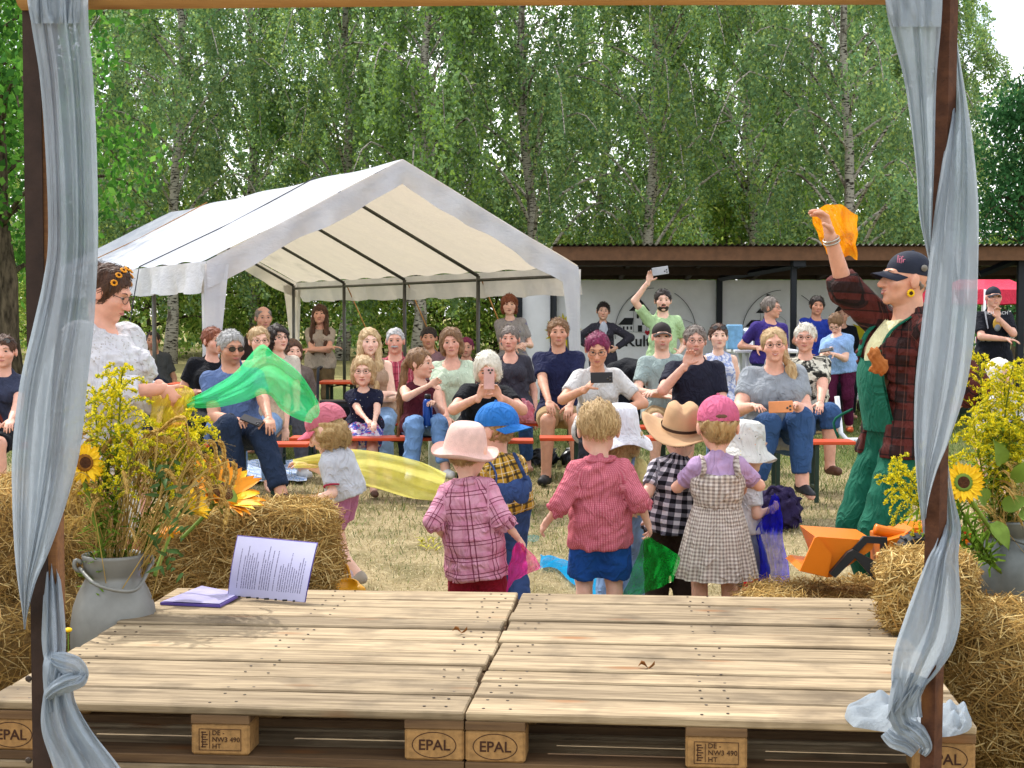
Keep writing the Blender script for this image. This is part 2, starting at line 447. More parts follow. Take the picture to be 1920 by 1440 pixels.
# grass blades, denser near the camera
def grass(n, y0, y1, name, label, cols, gcols, hgt):
    Y = y0 * (y1 / y0) ** rng.random(n); X = (rng.random(n) - .5) * Y * .74
    gm = (np.sin(X * .9 + 1.3) * np.sin(Y * .8) + np.sin(X * .37 - Y * .5) * .8) * .5 + (Y - 13.2) / 3.2
    green = rng.random(n) < 1 / (1 + np.exp(-2.2 * gm))
    patch = (np.sin(X * 6.1 + 2 * np.sin(Y * 2.3)) * np.sin(Y * 5.3 + X) + 1) / 2
    h = hgt * (.5 + rng.random(n)) * np.where(green, 1.15, .55 + .75 * patch) * np.clip(Y / 8.5, .8, 1.6)
    a_ = rng.random(n) * 6.283; t = rng.random(n) ** .45 * np.where(green, 1.15, 1.62)
    D = np.stack([np.cos(a_) * np.sin(t), np.sin(a_) * np.sin(t), np.cos(t)], 1)
    S = np.stack([-np.sin(a_), np.cos(a_), np.zeros(n)], 1) * (.0021 * Y / 7)[:, None]
    B = np.stack([X, Y, np.zeros(n)], 1)
    V = np.stack([B - S, B + S, B + D * h[:, None]], 1).reshape(-1, 3); V[:, 2] += -.004
    C = np.where(green[:, None], pick(n, gcols), pick(n, cols)); C = np.repeat(C, 3, 0)
    o = world_obj(name, V, np.arange(3 * n).reshape(-1, 3), [M_blade], smooth=False, attrs={'col': ('FLOAT_COLOR', C)})
    return tag(o, label, 'grass', kind='stuff')
DRY = ['#c4b48c', '#ad9c74', '#d6c8a2', '#94845e', '#a09468', '#867856']; GRN = ['#58683a', '#667640', '#788450', '#87884f', '#4a5832']
grass(165000, 5.2, 24, 'dry_grass', 'sun-dried yellow grass with greener tufts across the meadow', DRY, GRN, .034)
n = 2600
C = np.stack([rng.normal(0, 1.5, n), rng.uniform(5.3, 9.5, n), rng.random(n) * .012], 1); a_ = rng.random(n) * 6.28
C[:, 0] = rng.uniform(-.36, .36, n) * C[:, 1]
V, Fc = ribbons(C, np.stack([np.cos(a_), np.sin(a_), rng.normal(0, .1, n)], 1), np.stack([-np.sin(a_), np.cos(a_), 0 * a_], 1), rng.uniform(.015, .06, n), .0014)
tag(world_obj('loose_straw', V, Fc, [M_straw], smooth=False, attrs={'col': ('FLOAT_COLOR', np.repeat(pick(n, DRY), 6, 0))}), 'bits of loose straw scattered over the trampled grass', 'straw', kind='stuff')

# ================================================================== TREES
def bark_mat():
    m = NT('birch_bark'); p = m.pos((3, 3, .9)); n1 = m.noise(3.0, 5, m.pos((2.5, 2.5, 9))); n2 = m.noise(1.1, 4, p)
    c = m.mix(m.ramp(n1, .40, .48), '#302b26', '#a8a296'); c = m.mix(m.ramp(n2, .32, .42), '#5a5248', c)
    return m.end(m.bsdf(c, .9, 0, m.bump(n1, .5, .02), .15))
def bark2_mat():
    m = NT('rough_bark'); n1 = m.noise(7, 5, m.pos((2, 2, .5)))
    return m.end(m.bsdf(m.mix(m.ramp(n1, .35, .65), '#2c261e', '#6b5e4c'), .95, 0, m.bump(n1, .8, .03), .1))
M_birch, M_bark = bark_mat(), bark2_mat()
def tree_meshes(seed, H=15.5, crown_r=3.4, first=1.6, nb=46, droop=1.0, lv=420, leaf=.098, cols=None, trunk_r=.17, broad=False):
    r = np.random.default_rng(seed)
    # trunk
    k = 12; z = np.linspace(0, H, k); wob = np.cumsum(r.normal(0, .09, (k, 2)), 0); wob -= wob[0]
    T = np.column_stack([wob, z]); tb = MB(); tb.tube(T, list(np.linspace(trunk_r, .03, k) + np.where(z < .1, .06, 0)), 9)
    trunk = tb.mesh('trunk', M_birch if not broad else M_bark, True)
    lb = MB(); LC, LD, LN, LS, LCOL = [], [], [], [], []
    base = np.minimum(np.array([lin(c) for c in cols]) * A(1.26, 1.2, 1.1, 1), 1)
    for b in range(nb):
        f = (b + r.random()) / nb; z0 = first + (H - first - .6) * f ** .9
        p0 = A(np.interp(z0, z, T[:, 0]), np.interp(z0, z, T[:, 1]), z0); a0 = b * 2.4 + r.normal(0, .5)
        reach = crown_r * (1 - .72 * max(f - .25, 0) / .75) * r.uniform(.6, 1.12) * (.75 + .25 * min(f / .2, 1))
        rise = reach * r.uniform(.25, .75) * (1.3 if not broad else .6)
        d = A(math.cos(a0), math.sin(a0), 0)
        P = [p0, p0 + d * reach * .4 + A(0, 0, rise * .75), p0 + d * reach * .8 + A(0, 0, rise), p0 + d * reach * 1.05 + A(0, 0, rise * (.8 - .4 * droop))]
        C = catmull(P, 9); lb.tube(C, list(np.linspace(.055 * (1.1 - f), .012, 9)), 5, cap=False)
        ns = max(4, int(r.uniform(10, 16) * reach / crown_r * 1.2)); tint = r.uniform(.72, 1.25)
        for s in range(ns):
            t = r.uniform(.22, 1.0); i = min(int(t * 8), 7); q = C[i] + (C[i + 1] - C[i]) * (t * 8 - i) + r.normal(0, .22, 3) * (1.6 if broad else 1)
            n = max(6, int(lv * r.uniform(.5, 1.2) / ns)); ln = r.uniform(.6, 2.0) * droop
            ss = r.random(n)
            if broad: X = q + r.normal(0, 1, (n, 3)) * A(.34, .34, .24)
            else:
                drift = d * r.uniform(-.05, .35) + r.normal(0, .18, 3)
                X = q + np.outer(ss, drift) + np.outer(ss ** 1.2, A(0, 0, -ln)) + r.normal(0, .085, (n, 3))
            D = r.normal(0, 1, (n, 3)); D[:, 2] -= .9; D /= np.linalg.norm(D, axis=1)[:, None]
            N = np.cross(D, r.normal(0, 1, (n, 3))); N /= np.linalg.norm(N, axis=1)[:, None]
            LC.append(X); LD.append(D); LN.append(N); LS.append(leaf * r.uniform(.6, 1.35, n))
            cc = base[r.integers(0, len(base), n)] * (tint * r.uniform(.78, 1.25, (n, 1))); cc[:, 3] = 1; LCOL.append(cc)
    X, D, N, S, CC = map(np.concatenate, (LC, LD, LN, LS, LCOL)); S = S[:, None]
    V = np.stack([X - D * S * .5, X + N * S * .36, X + D * S * .62, X - N * S * .36], 1).reshape(-1, 3)
    crown = raw_mesh('crown', V, np.arange(len(V)).reshape(-1, 4), False, None, [M_leaf], {'col': ('FLOAT_COLOR', np.clip(np.repeat(CC, 4, 0), 0, 1))})
    return trunk, lb.mesh('limb', M_birch if not broad else M_bark, True), crown
BIRCH = ['#6b8a5c', '#7a9868', '#8aa674', '#5f7d56', '#98ac68', '#6f9270']
LIND = ['#4c7f34', '#5c923c', '#426f30', '#6c9c44', '#3a6630']
BUSH = ['#75964a', '#88a652', '#9db45c', '#638340', '#adbc64']
birches = [tree_meshes(11, cols=BIRCH, lv=1200), tree_meshes(23, H=16.5, crown_r=3.8, cols=BIRCH[1:] + ['#86a050'], lv=1250, trunk_r=.19), tree_meshes(37, H=14, crown_r=3.1, first=1.1, cols=BIRCH[:4] + BUSH[:2], lv=1150)]
linden = tree_meshes(51, H=11, crown_r=3.2, first=2.0, nb=34, lv=520, leaf=.13, cols=LIND, trunk_r=.2, broad=True)
bush = tree_meshes(61, H=4.6, crown_r=2.2, first=.15, nb=26, lv=520, leaf=.10, cols=BUSH, trunk_r=.06, broad=True)
conif = tree_meshes(71, H=9, crown_r=2.0, first=.6, nb=46, lv=380, leaf=.12, cols=['#3d6a42', '#4a7a4c', '#35603c'], trunk_r=.14, broad=True)
def plant(meshes, name, x, y, rz, s, label, group, cat='tree'):
    t = empty(name, (x, y, 0), label, cat, group, rz); t.scale = (s, s, s)
    for nm, me in zip(('trunk', 'limb', 'crown'), meshes): add_obj(nm, me, t)
    return t
def tx(px, Y): return (px - CX) / F_PX * Y
place = [  # px of trunk, depth, mesh, turn, scale, what sets it apart
    (318, 44, 0, .3, 1.02, 'tall birch with dark lower trunk above the left end of the white party tent'),
    (640, 47, 1, 1.9, 1.0, 'birch with kinked pale trunk rising behind the tent roof slope'),
    (782, 43, 2, 3.0, 1.1, 'birch with dark straight trunk directly behind the peak of the tent'),
    (1008, 45, 0, 4.1, 1.08, 'birch with bright white leaning trunk just right of the tent peak'),
    (1232, 46, 1, 5.2, 1.0, 'birch with slim white trunk above the raised phone'),
    (1420, 49, 2, .9, 1.15, 'bushy birch filling the gap above the middle of the shelter roof'),
    (1597, 42, 0, 2.6, 1.05, 'birch with black-marked white trunk above the orange scarf'),
    (1775, 50, 1, 3.7, .85, 'loose pale birch standing right of the twisted curtain'),
    (120, 48, 1, .1, 1.05, 'birch hidden mostly by the left curtain'),
    (480, 52, 2, 5.5, 1.2, 'birch filling the foliage between the left trees'),
    (880, 56, 1, 2.2, 1.2, 'birch far back between the tent peak and the white trunk'),
    (1120, 58, 2, 4.4, 1.3, 'dark birch far back left of the slim trunk'),
    (1330, 57, 0, 3.3, 1.15, 'birch far back above the shelter roof'),
    (1500, 60, 1, .5, 1.15, 'birch far back left of the orange scarf'),
    (1700, 58, 0, 1.6, 1.05, 'birch far back behind the right curtain'),
    (200, 60, 2, 3.9, 1.3, 'birch far back at the upper left'),
    (700, 60, 0, 5.0, 1.2, 'birch far back above the tent ridge'),
]
for px, Y, k, a_, s, lab in place: plant(birches[k], 'birch_tree', tx(px, Y), Y, a_, s, lab, 'birch trees along the meadow edge')
plant(linden, 'linden_tree', tx(20, 27), 27, .7, 1.0, 'dense bright green broadleaf tree at the left edge beside the post', None)
plant(linden, 'linden_tree', tx(-150, 36), 36, 2.4, 1.2, 'broadleaf tree peeping in behind the left post', None)
plant(conif, 'spruce_tree', tx(1905, 38), 38, 0, .8, 'dark spruce above the red canopy at the right edge', None)
for i, px in enumerate(range(-40, 2010, 108)):
    Y = 50 + 7 * ((i * 37) % 10) / 10
    plant(bush, 'shrub', tx(px, Y), Y, i * 1.7, .85 + .5 * ((i * 53) % 10) / 10, 'leafy shrub in the dense green thicket under the birches', 'shrubs under the birches', 'shrub')
tag(add_obj('woodland', raw_mesh('woodland', *(lambda r: (lambda X, D, N, S: (np.stack([X - D * S * .5, X + N * S * .4, X + D * S * .6, X - N * S * .4], 1).reshape(-1, 3), np.arange(len(X) * 4).reshape(-1, 4)))(
    np.stack([r.uniform(-34, 34, 26000), r.uniform(64, 72, 26000), 11.5 * r.random(26000) ** 1.3], 1), r.normal(0, .6, (26000, 3)), r.normal(0, .6, (26000, 3)), r.uniform(.22, .52, (26000, 1))))(np.random.default_rng(5)), False, None, [M_leaf],
    {'col': ('FLOAT_COLOR', np.repeat(pick(26000, BIRCH + BUSH), 4, 0))})), 'distant mass of green woodland beyond the birches', 'woodland', kind='stuff')

# ================================================================== PARTY TENT
def canvas_mat():
    m = NT('tent_canvas'); f = m.noise(3, 4); c = m.mix(m.ramp(f, .3, .7), '#c4cad6', '#dde0e6')
    cr_ = m.noise(9, 5, m.pos((1, 1, 2.5)), .6); nrm = m.bump(cr_, .45, .02)
    d = m.n('BsdfDiffuse', i_Color=c, i_Normal=nrm); warm = m.mix(0.0, '#e8d8c0', '#e8d8c0'); t = m.n('BsdfTranslucent', i_Color=warm, i_Normal=nrm)
    mx = m.n('MixShader', i_Fac=.36); m.l(d.outputs[0], mx.inputs[1]); m.l(t.outputs[0], mx.inputs[2]); return m.end(mx.outputs[0])
M_canvas = canvas_mat(); M_pole = mat('tent_pole', '#5b5a55', .45, metal=.6, bump=.05)
TA = math.radians(27); TW, TL, BAY = 4.0, 9.0, 2.25
t_ax = A(-math.sin(TA), math.cos(TA), 0); t_rt = A(math.cos(TA), math.sin(TA), 0); T0 = A(-2.906, 14.78, 0); EAVE, RIDGE = 1.90, 2.95
tent = empty('party_tent', T0 + t_rt * 2 + t_ax * 4.5, 'large white party tent with open gable behind the audience', 'tent')
def tpt(a, b, z): return T0 + t_rt * (a * TW) + t_ax * b + A(0, 0, z)
def sag(v, amp):  # bays sag between the frames
    return amp * np.sin(math.pi * ((v / BAY) % 1.0)) ** 2
rg = np.random.default_rng(3)
for side, nm in ((0, 'roof_panel'), (1, 'roof_panel')):
    nu, nv = 14, 73; V = []
    for v in np.linspace(-.06, TL + .06, nv):
        for u in np.linspace(0, 1, nu):
            z = RIDGE + (EAVE - RIDGE) * u - sag(v, .05) * math.sin(math.pi * u) + .012 * math.sin(v * 7 + u * 9) * u
            a = .5 - .5 * u * 1.012 if side == 0 else .5 + .5 * u * 1.012
            V.append(tpt(a, v, z - sag(v, .02) * (1 - u)))
    world_obj(nm, V, grid_faces(nu, nv), M_canvas, tent)
for side in (0, 1):   # eave valance
    nu, nv = 6, 91; V = []
    for v in np.linspace(-.06, TL + .06, nv):
        for u in np.linspace(0, 1, nu):
            bulge = .02 * math.sin(v * 5.1) + .015 * math.sin(v * 13 + u * 3)
            a = (-.006 - (.02 + bulge) * u / TW * 2) if side == 0 else (1.006 + (.02 + bulge) * u / TW * 2)
            V.append(tpt(a, v, EAVE - .005 - .30 * u - .012 * math.sin(v * 6) * u))
    world_obj('valance', V, grid_faces(nu, nv), M_canvas, tent)
for end in (0, TL):     # gable bands follow the roof slope
    nu, nv = 6, 81; V = []
    for s in np.linspace(0, 1, nv):
        rise = RIDGE - abs(s - .5) * 2 * (RIDGE - EAVE)
        for u in np.linspace(0, 1, nu):
            off = (-1 if end == 0 else 1) * (.065 + .03 * math.sin(s * 40 + u * 2) * u + .02 * math.sin(s * 71) * u)
            V.append(tpt(-.006 + 1.012 * s, end + off, rise - .004 - (.26 + .02 * math.sin(s * 23)) * u))
    world_obj('gable_band', V, grid_faces(nu, nv), M_canvas, tent)
for a, b in ((0, 0), (1, 0), (0, TL), (1, TL)):    # corner cloths tapering down the posts
    nu, nv = 13, 16; V = []
    sg = 1 if a == 0 else -1; fb = -1 if b == 0 else 1
    for t in np.linspace(0, 1, nv):
        wdt = .17 * (1 - t) ** 1.3 + .07
        for u in np.linspace(-1, 1, nu):
            du = max(u, 0) * wdt; dv = max(-u, 0) * wdt * .6
            V.append(tpt((-.012 if a == 0 else 1.012), b, EAVE - .03 - 1.75 * t) + t_rt * sg * (du) + t_ax * fb * (.075 - dv) + t_ax * .012 * math.sin(u * 9 + t * 7))
    world_obj('corner_cloth', V, grid_faces(nu, nv), M_canvas, tent)
for i in range(5):
    b = i * BAY
    for a in (0.012, .988):
        m = MB(); m.tube([tpt(a, b, 0), tpt(a, b, EAVE - .05)], .024, 8); m.obj('post', M_pole, tent, True)
    m = MB(); m.tube([tpt(.012, b, EAVE - .05), tpt(.5, b, RIDGE - .06), tpt(.988, b, EAVE - .05)], .022, 8); m.obj('rafter', M_pole, tent, True)
for a, z in ((.012, EAVE - .10), (.988, EAVE - .10), (.5, RIDGE - .07)):
    m = MB(); m.tube([tpt(a, 0, z), tpt(a, TL, z)], .018, 8); m.obj('purlin', M_pole, tent, True)
M_cord = mat('guy_cord', '#a8763a', .8, bump=0); M_cord2 = mat('dark_cord', '#3a3c42', .8, bump=0)
for b, mm in ((BAY * 1, M_cord2), (BAY * 3, M_cord)):
    m = MB(); m.tube([tpt(.5, b + .25, RIDGE + .02), tpt(.25, b + .22, (RIDGE + EAVE) / 2 + .0), tpt(-.015, b + .2, EAVE + .01), tpt(-.03, b + .2, EAVE - .32), tpt(-.12, b - .2, .02)], .007, 5); m.obj('guy_rope', mm, tent, True)
for b in (BAY, BAY * 2, BAY * 3):
    m = MB(); m.tube([tpt(1.0, b, EAVE - .1), tpt(1.22, b + .1, .02)], .009, 5); m.obj('guy_rope', M_cord, tent, True)

# ================================================================== SHELTER
SY = 22.3
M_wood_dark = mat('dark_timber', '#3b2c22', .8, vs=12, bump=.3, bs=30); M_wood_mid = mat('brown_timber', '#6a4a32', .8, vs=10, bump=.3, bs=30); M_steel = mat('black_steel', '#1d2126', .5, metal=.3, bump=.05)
M_panel = mat('painted_panel', '#f6f6f8', .8, var=.07, vs=5, bump=.15, bs=90); M_corr = mat('corrugated_sheet', '#6b6760', .6, metal=.4, var=.3, vs=3)
shel = empty('open_shelter', (4, 21, 0), 'open timber shelter with corrugated roof and white painted back wall', 'shelter')
x0, x1 = tx(1036, 19.5), 8.6; ny = 6; xs = np.arange(x0, x1, .0127); V = []
zf, zb = 2.205, 1.93
for t in np.linspace(0, 1, ny):
    for x in xs: V.append((x, 19.4 + t * 3.15, zf + (zb - zf) * t + .06 + .014 * math.sin(2 * math.pi * x / .076)))
world_obj('roof_sheet', V, grid_faces(len(xs), ny), M_corr, shel)
MB().box(((x0 + x1) / 2, 19.52, zf - .05), (x1 - x0, .06, .17)).obj('fascia_beam', M_wood_mid, shel)
MB().box(((x0 + x1) / 2, 19.9, zf - .13), (x1 - x0, .1, .12)).obj('purlin', M_wood_dark, shel)
MB().box(((x0 + x1) / 2, 21.1, 1.98), (x1 - x0, .08, .11)).obj('purlin', M_wood_dark, shel)
MB().box(((x0 + x1) / 2, 22.35, 1.93), (x1 - x0, .08, .07)).obj('purlin', M_wood_dark, shel)
for x in np.arange(x0 + .1, x1, .95):
    R = np.eye(3); a_ = math.atan2(zb - zf, 2.9); c_, s_ = math.cos(a_), math.sin(a_); R = np.array([[1, 0, 0], [0, c_, -s_], [0, s_, c_]])
    MB().box((x, 20.95, (zf + zb) / 2 - .01), (.06, 2.85, .08), R).obj('rafter', M_wood_dark, shel)
# boarded ceiling keeps the inside dark
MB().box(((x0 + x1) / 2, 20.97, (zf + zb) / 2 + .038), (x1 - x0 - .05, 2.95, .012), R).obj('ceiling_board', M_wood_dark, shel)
for px, Y, wd in ((1040, 19.75, .05), (1487, 19.75, .075), (1912, 19.75, .085)):
    MB().box((tx(px, Y), Y, 1.04), (wd, wd, 2.08), bev=.006).obj('front_post', M_steel, shel)
for px in (974, 1037, 1348, 1660):
    MB().box((tx(px, SY - .05), SY - .06, .95), (.085, .07, 1.9), bev=.006).obj('rear_post', M_steel, shel)
for pa, pb in (((1350, 21.9, 1.9), (1497, 19.8, 2.02)), ((1835, 19.85, 1.9), (1905, 19.8, 2.09))):
    p, q = A(tx(pa[0], pa[1]), pa[1], pa[2]), A(tx(pb[0], pb[1]), pb[1], pb[2]); MB().tube([p, q], .045, 4).obj('brace', M_steel, shel)
MB().box((tx(1497, 19.6), 19.62, 2.06), (.17, .1, .15), bev=.01).obj('post_cap', M_steel, shel)
wz0, wz1 = .16, 1.885
M_ink = mat('black_paint', '#17191c', .6, bump=0); M_yel = mat('yellow_paint', '#d9c81f', .7, vs=4, bump=0); M_red = mat('red_paint', '#c0202f', .6, bump=0); M_gpaint = mat('green_paint', '#2f8f6a', .7, bump=0); M_grey = mat('grey_paint', '#8f9092', .7, bump=0)
WY = SY - .012
def wpt(px, py, off=0): return at(px, py, WY - off)
for (pa, pb) in ((977, 1036), (1041, 1342), (1353, 1656), (1664, 1722)):
    xa, xb = tx(pa, SY), tx(pb, SY); MB().box(((xa + xb) / 2, SY + .015, (wz0 + wz1) / 2), (xb - xa, .03, wz1 - wz0), bev=.003).obj('wall_panel', M_panel, shel)
for i in range(30):
    x = tx(1553, SY) + i * .094
    MB().tube([(x, SY + .05, -.02), (x, SY + .05, .15)], .043, 8).obj('palisade_post', M_wood_dark, shel, True)
def poly_w(pts, mi, name, off=.004):
    P = [wpt(x, y, off) for x, y in pts]; Q = [p + A(0, .003, 0) for p in P]; n = len(P)
    world_obj(name, P + Q, [list(range(n)), list(range(2 * n - 1, n - 1, -1))] + [[i, n + i, n + (i + 1) % n, (i + 1) % n] for i in range(n)], mi, shel, False)
def stroke(pts, wpx, name='painted_line', mi=None):
    m = MB(); m.tube([wpt(x, y, .004) for x, y in pts], wpx / 2 / F_PX * SY, 6, flat=.3); m.obj(name, mi or M_ink, shel)
def logo(cx, cy, hearts=True):
    arc = lambda a0, a1, n=22: [(cx + 76 * math.cos(math.radians(a)), cy - 84 * math.sin(math.radians(a))) for a in np.linspace(a0, a1, n)]
    stroke(arc(188, 92), 3.2); stroke(arc(62, 12), 3.0)
    X = cx - 28; cy = cy - 19
    poly_w([(X - 22, cy - 22), (X, cy - 44), (X + 18, cy - 22)], M_ink, 'painted_tower_roof'); stroke([(X - 2, cy - 44), (X - 2, cy - 58)], 1.6); poly_w([(X - 1, cy - 58), (X + 7, cy - 56), (X - 1, cy - 53)], M_ink, 'painted_flag')
    stroke([(X - 13, cy - 22), (X - 13, cy + 17)], 1.6); stroke([(X + 11, cy - 22), (X + 11, cy + 17)], 1.6)
    for dx, dy in ((-7, -12), (3, -12), (3, 0)): poly_w([(X + dx, cy + dy - 4), (X + dx + 4, cy + dy - 4), (X + dx + 4, cy + dy + 4), (X + dx, cy + dy + 4)], M_ink, 'painted_window')
    poly_w([(X - 5, cy + 5), (X + 3, cy + 5), (X + 3, cy + 17), (X - 5, cy + 17)], M_ink, 'painted_door')
    poly_w([(X - 42, cy + 4), (X - 30, cy - 9), (X - 13, cy - 9), (X - 15, cy + 4)], M_ink, 'painted_nave_roof'); stroke([(X - 38, cy + 4), (X - 38, cy + 16), (X + 40, cy + 20)], 1.6)
    for dx in (-33, -26, -19): poly_w([(X + dx, cy + 7), (X + dx + 3, cy + 7), (X + dx + 3, cy + 13), (X + dx, cy + 13)], M_ink, 'painted_window')
    stroke([(X + 24, cy + 17), (X + 23, cy + 5), (X + 14, cy + 2), (X + 14, cy - 10), (X + 24, cy - 16), (X + 34, cy - 8), (X + 33, cy + 4), (X + 25, cy + 7)], 1.5)
    stroke([(X + 62, cy + 4), (X + 66, cy - 10), (X + 86, cy - 4), (X + 103, cy + 3)], 1.8); poly_w([(X + 72, cy + 4), (X + 80, cy + 4), (X + 80, cy + 14), (X + 72, cy + 14)], M_ink, 'painted_window')
    if hearts: poly_w([(X + 13, cy + 24), (X + 8, cy + 19), (X + 9, cy + 14), (X + 13, cy + 16), (X + 17, cy + 14), (X + 18, cy + 19)], M_red, 'painted_heart')
logo(1229, 624); logo(1467, 628)
def sunfl(cx, cy, r):
    m = MB(); n = 26
    for k in range(n):
        a = 2 * math.pi * k / n + .1; P = [wpt(cx + r * f * math.cos(a + d), cy + r * f * math.sin(a + d), .004 + .0012 * (k % 3)) for f, d in ((.3, -.14), (.72, -.15), (1.0 + .12 * (k % 2), 0), (.72, .15), (.3, .14))]; m.add(P, [[4, 3, 2, 1, 0]])
    m.obj('painted_petals', M_yel, shel); P = [wpt(cx + 6 + r * .34 * math.cos(a), cy + 4 + r * .34 * math.sin(a), .010) for a in np.linspace(0, 6.28, 20)[:-1]]; world_obj('painted_disc', P, [list(range(19))[::-1]], M_grey, shel, False)
sunfl(1056, 622, 32); sunfl(1630, 628, 34); poly_w([(1602, 690), (1612, 678), (1628, 680), (1634, 690), (1624, 700), (1608, 700)], M_gpaint, 'painted_leaf')
stroke([(1612, 642), (1690, 640)], 3, mi=M_grey)
def text(name, s, loc, size, m_, parent, rx=math.pi / 2, rz=0, ext=.001, bold=0.0, align='CENTER', M=None):
    cu = bpy.data.curves.new(name, 'FONT'); cu.body = s; cu.size = size; cu.extrude = ext; cu.align_x = align; cu.offset = bold; cu.resolution_u = 3
    tmp = bpy.data.objects.new(name, cu); col.objects.link(tmp); dg = bpy.context.evaluated_depsgraph_get()
    me = bpy.data.meshes.new_from_object(tmp.evaluated_get(dg)); bpy.data.objects.remove(tmp)
    me.materials.clear(); me.materials.append(m_)
    W = M if M is not None else Matrix.Translation(tuple(loc)) @ Matrix.Rotation(rz, 4, 'Z') @ Matrix.Rotation(rx, 4, 'X')
    o = add_obj(name, me, parent); o.matrix_basis = (wm(parent).inverted() @ W) if parent is not None else W
    return o
text('lettering', 'Kultu', wpt(1171, 649, .006), 29 / F_PX * SY, M_ink, shel, bold=.004, align='LEFT')
# white table with a blue carton in the shelter
M_white = mat('white_plastic', '#e6e7ea', .5, var=.06, bump=.03); M_bluebox = mat('blue_carton', '#7fb4d8', .6, vs=20, bump=.05)
tb = empty('white_table', (tx(1440, 17.5), 17.5, 0), 'white trestle table behind the seated blonde woman', 'table')
zt = at(1400, 655, 17.5)[2]; xa, xb = tx(1372, 17.5), tx(1490, 17.5)
MB().box(((xa + xb) / 2, 17.6, zt - .02), (xb - xa, .65, .04), bev=.008).obj('tabletop', M_white, tb)
for x in (xa + .15, xb - .15):
    for y in (17.35, 17.85): MB().tube([(x, y, 0), (x, y, zt - .03)], .02, 8).obj('leg', M_white, tb, True)
MB().tube([A(tx(1570, 16.8), 16.8, .5), A(tx(1578, 16.8), 16.8, .1), A(tx(1590, 16.7), 16.7, .03), A(tx(1622, 16.7), 16.7, .03)], .028, 8).obj('foot_frame', M_white, tb, True)
bx = empty('carton', (tx(1385, 17.5), 17.5, zt), 'light blue and white drink carton standing on the white table', 'carton')
c0 = at(1378, 633, 17.45); MB().box((c0[0], 17.5, zt + .14), (.17, .14, .28), bev=.01).obj('box', M_bluebox, bx); MB().box((c0[0] + .15, 17.5, zt + .12), (.1, .13, .24), rotz(.4), bev=.03).obj('bag', M_white, bx)

# red pavilion far right
M_redc = cloth_mat('red_canopy', '#d8344f', .7); pav = empty('red_canopy', (tx(1830, 27), 27, 0), 'bright red pop-up canopy beyond the shelter at the right', 'canopy')
def pavilion(px, py, Y, half, peak_px, rot, parent, valance=.28):
    c = at(px, py, Y); ze = c[2]; zp = at(px, peak_px, Y)[2]; R = rotz(rot); V = [c * A(1, 1, 0) + A(0, 0, zp)]; n = 9
    cs = [c * A(1, 1, 0) + R @ A(sx * half, sy * half, 0) + A(0, 0, ze) for sx, sy in ((-1, -1), (1, -1), (1, 1), (-1, 1))]
    for i in range(4):
        a, b = cs[i], cs[(i + 1) % 4]; G = []
        for t in np.linspace(0, 1, n):
            e = None
            for u in np.linspace(0, 1, n):
                e = a * (1 - u) + b * u; p = V[0] * (1 - t) + e * t; p = p - A(0, 0, .16 * math.sin(math.pi * t)); G.append(p)
        world_obj('roof_panel', G, grid_faces(n, n), M_redc, parent)
        G = [(a * (1 - u) + b * u) * 1.0 - A(0, 0, v * valance) + A(0, 0, .01 * math.sin(u * 30)) * v for v in (0, .5, 1) for u in np.linspace(0, 1, 15)]
        world_obj('valance', G, grid_faces(15, 3), M_redc, parent)
        MB().tube([cs[i] * A(1, 1, 0), cs[i]], .02, 6).obj('post', M_white, parent, True)
pavilion(1845, 545, 27, 1.15, 500, .5, pav, .24)
pav2 = empty('red_canopy', (tx(1960, 44), 44, 0), 'second red canopy small in the distance at the right edge', 'canopy'); pavilion(1960, 632, 44, 1.4, 606, .2, pav2, .2)
bt = empty('beer_table', (tx(1900, 20.5), 20.5, 0), 'wooden beer table behind the man in the black apron', 'table')
c0 = at(1895, 676, 20.5); MB().box((c0[0], 20.5, c0[2]), (1.6, .5, .03), bev=.005).obj('tabletop', mat('pale_wood', '#c2a27c', .6, vs=6), bt); MB().box((c0[0], 20.3, c0[2] - .07), (1.6, .02, .12)).obj('apron_board', mat('pale_wood', '#c2a27c'), bt)
for dx in (-.6, .1, .6): MB().box((c0[0] + dx, 20.5, c0[2] / 2 - .04), (.03, .4, c0[2] - .1)).obj('leg', mat('bench_leg', '#1f3a2c', .5), bt)
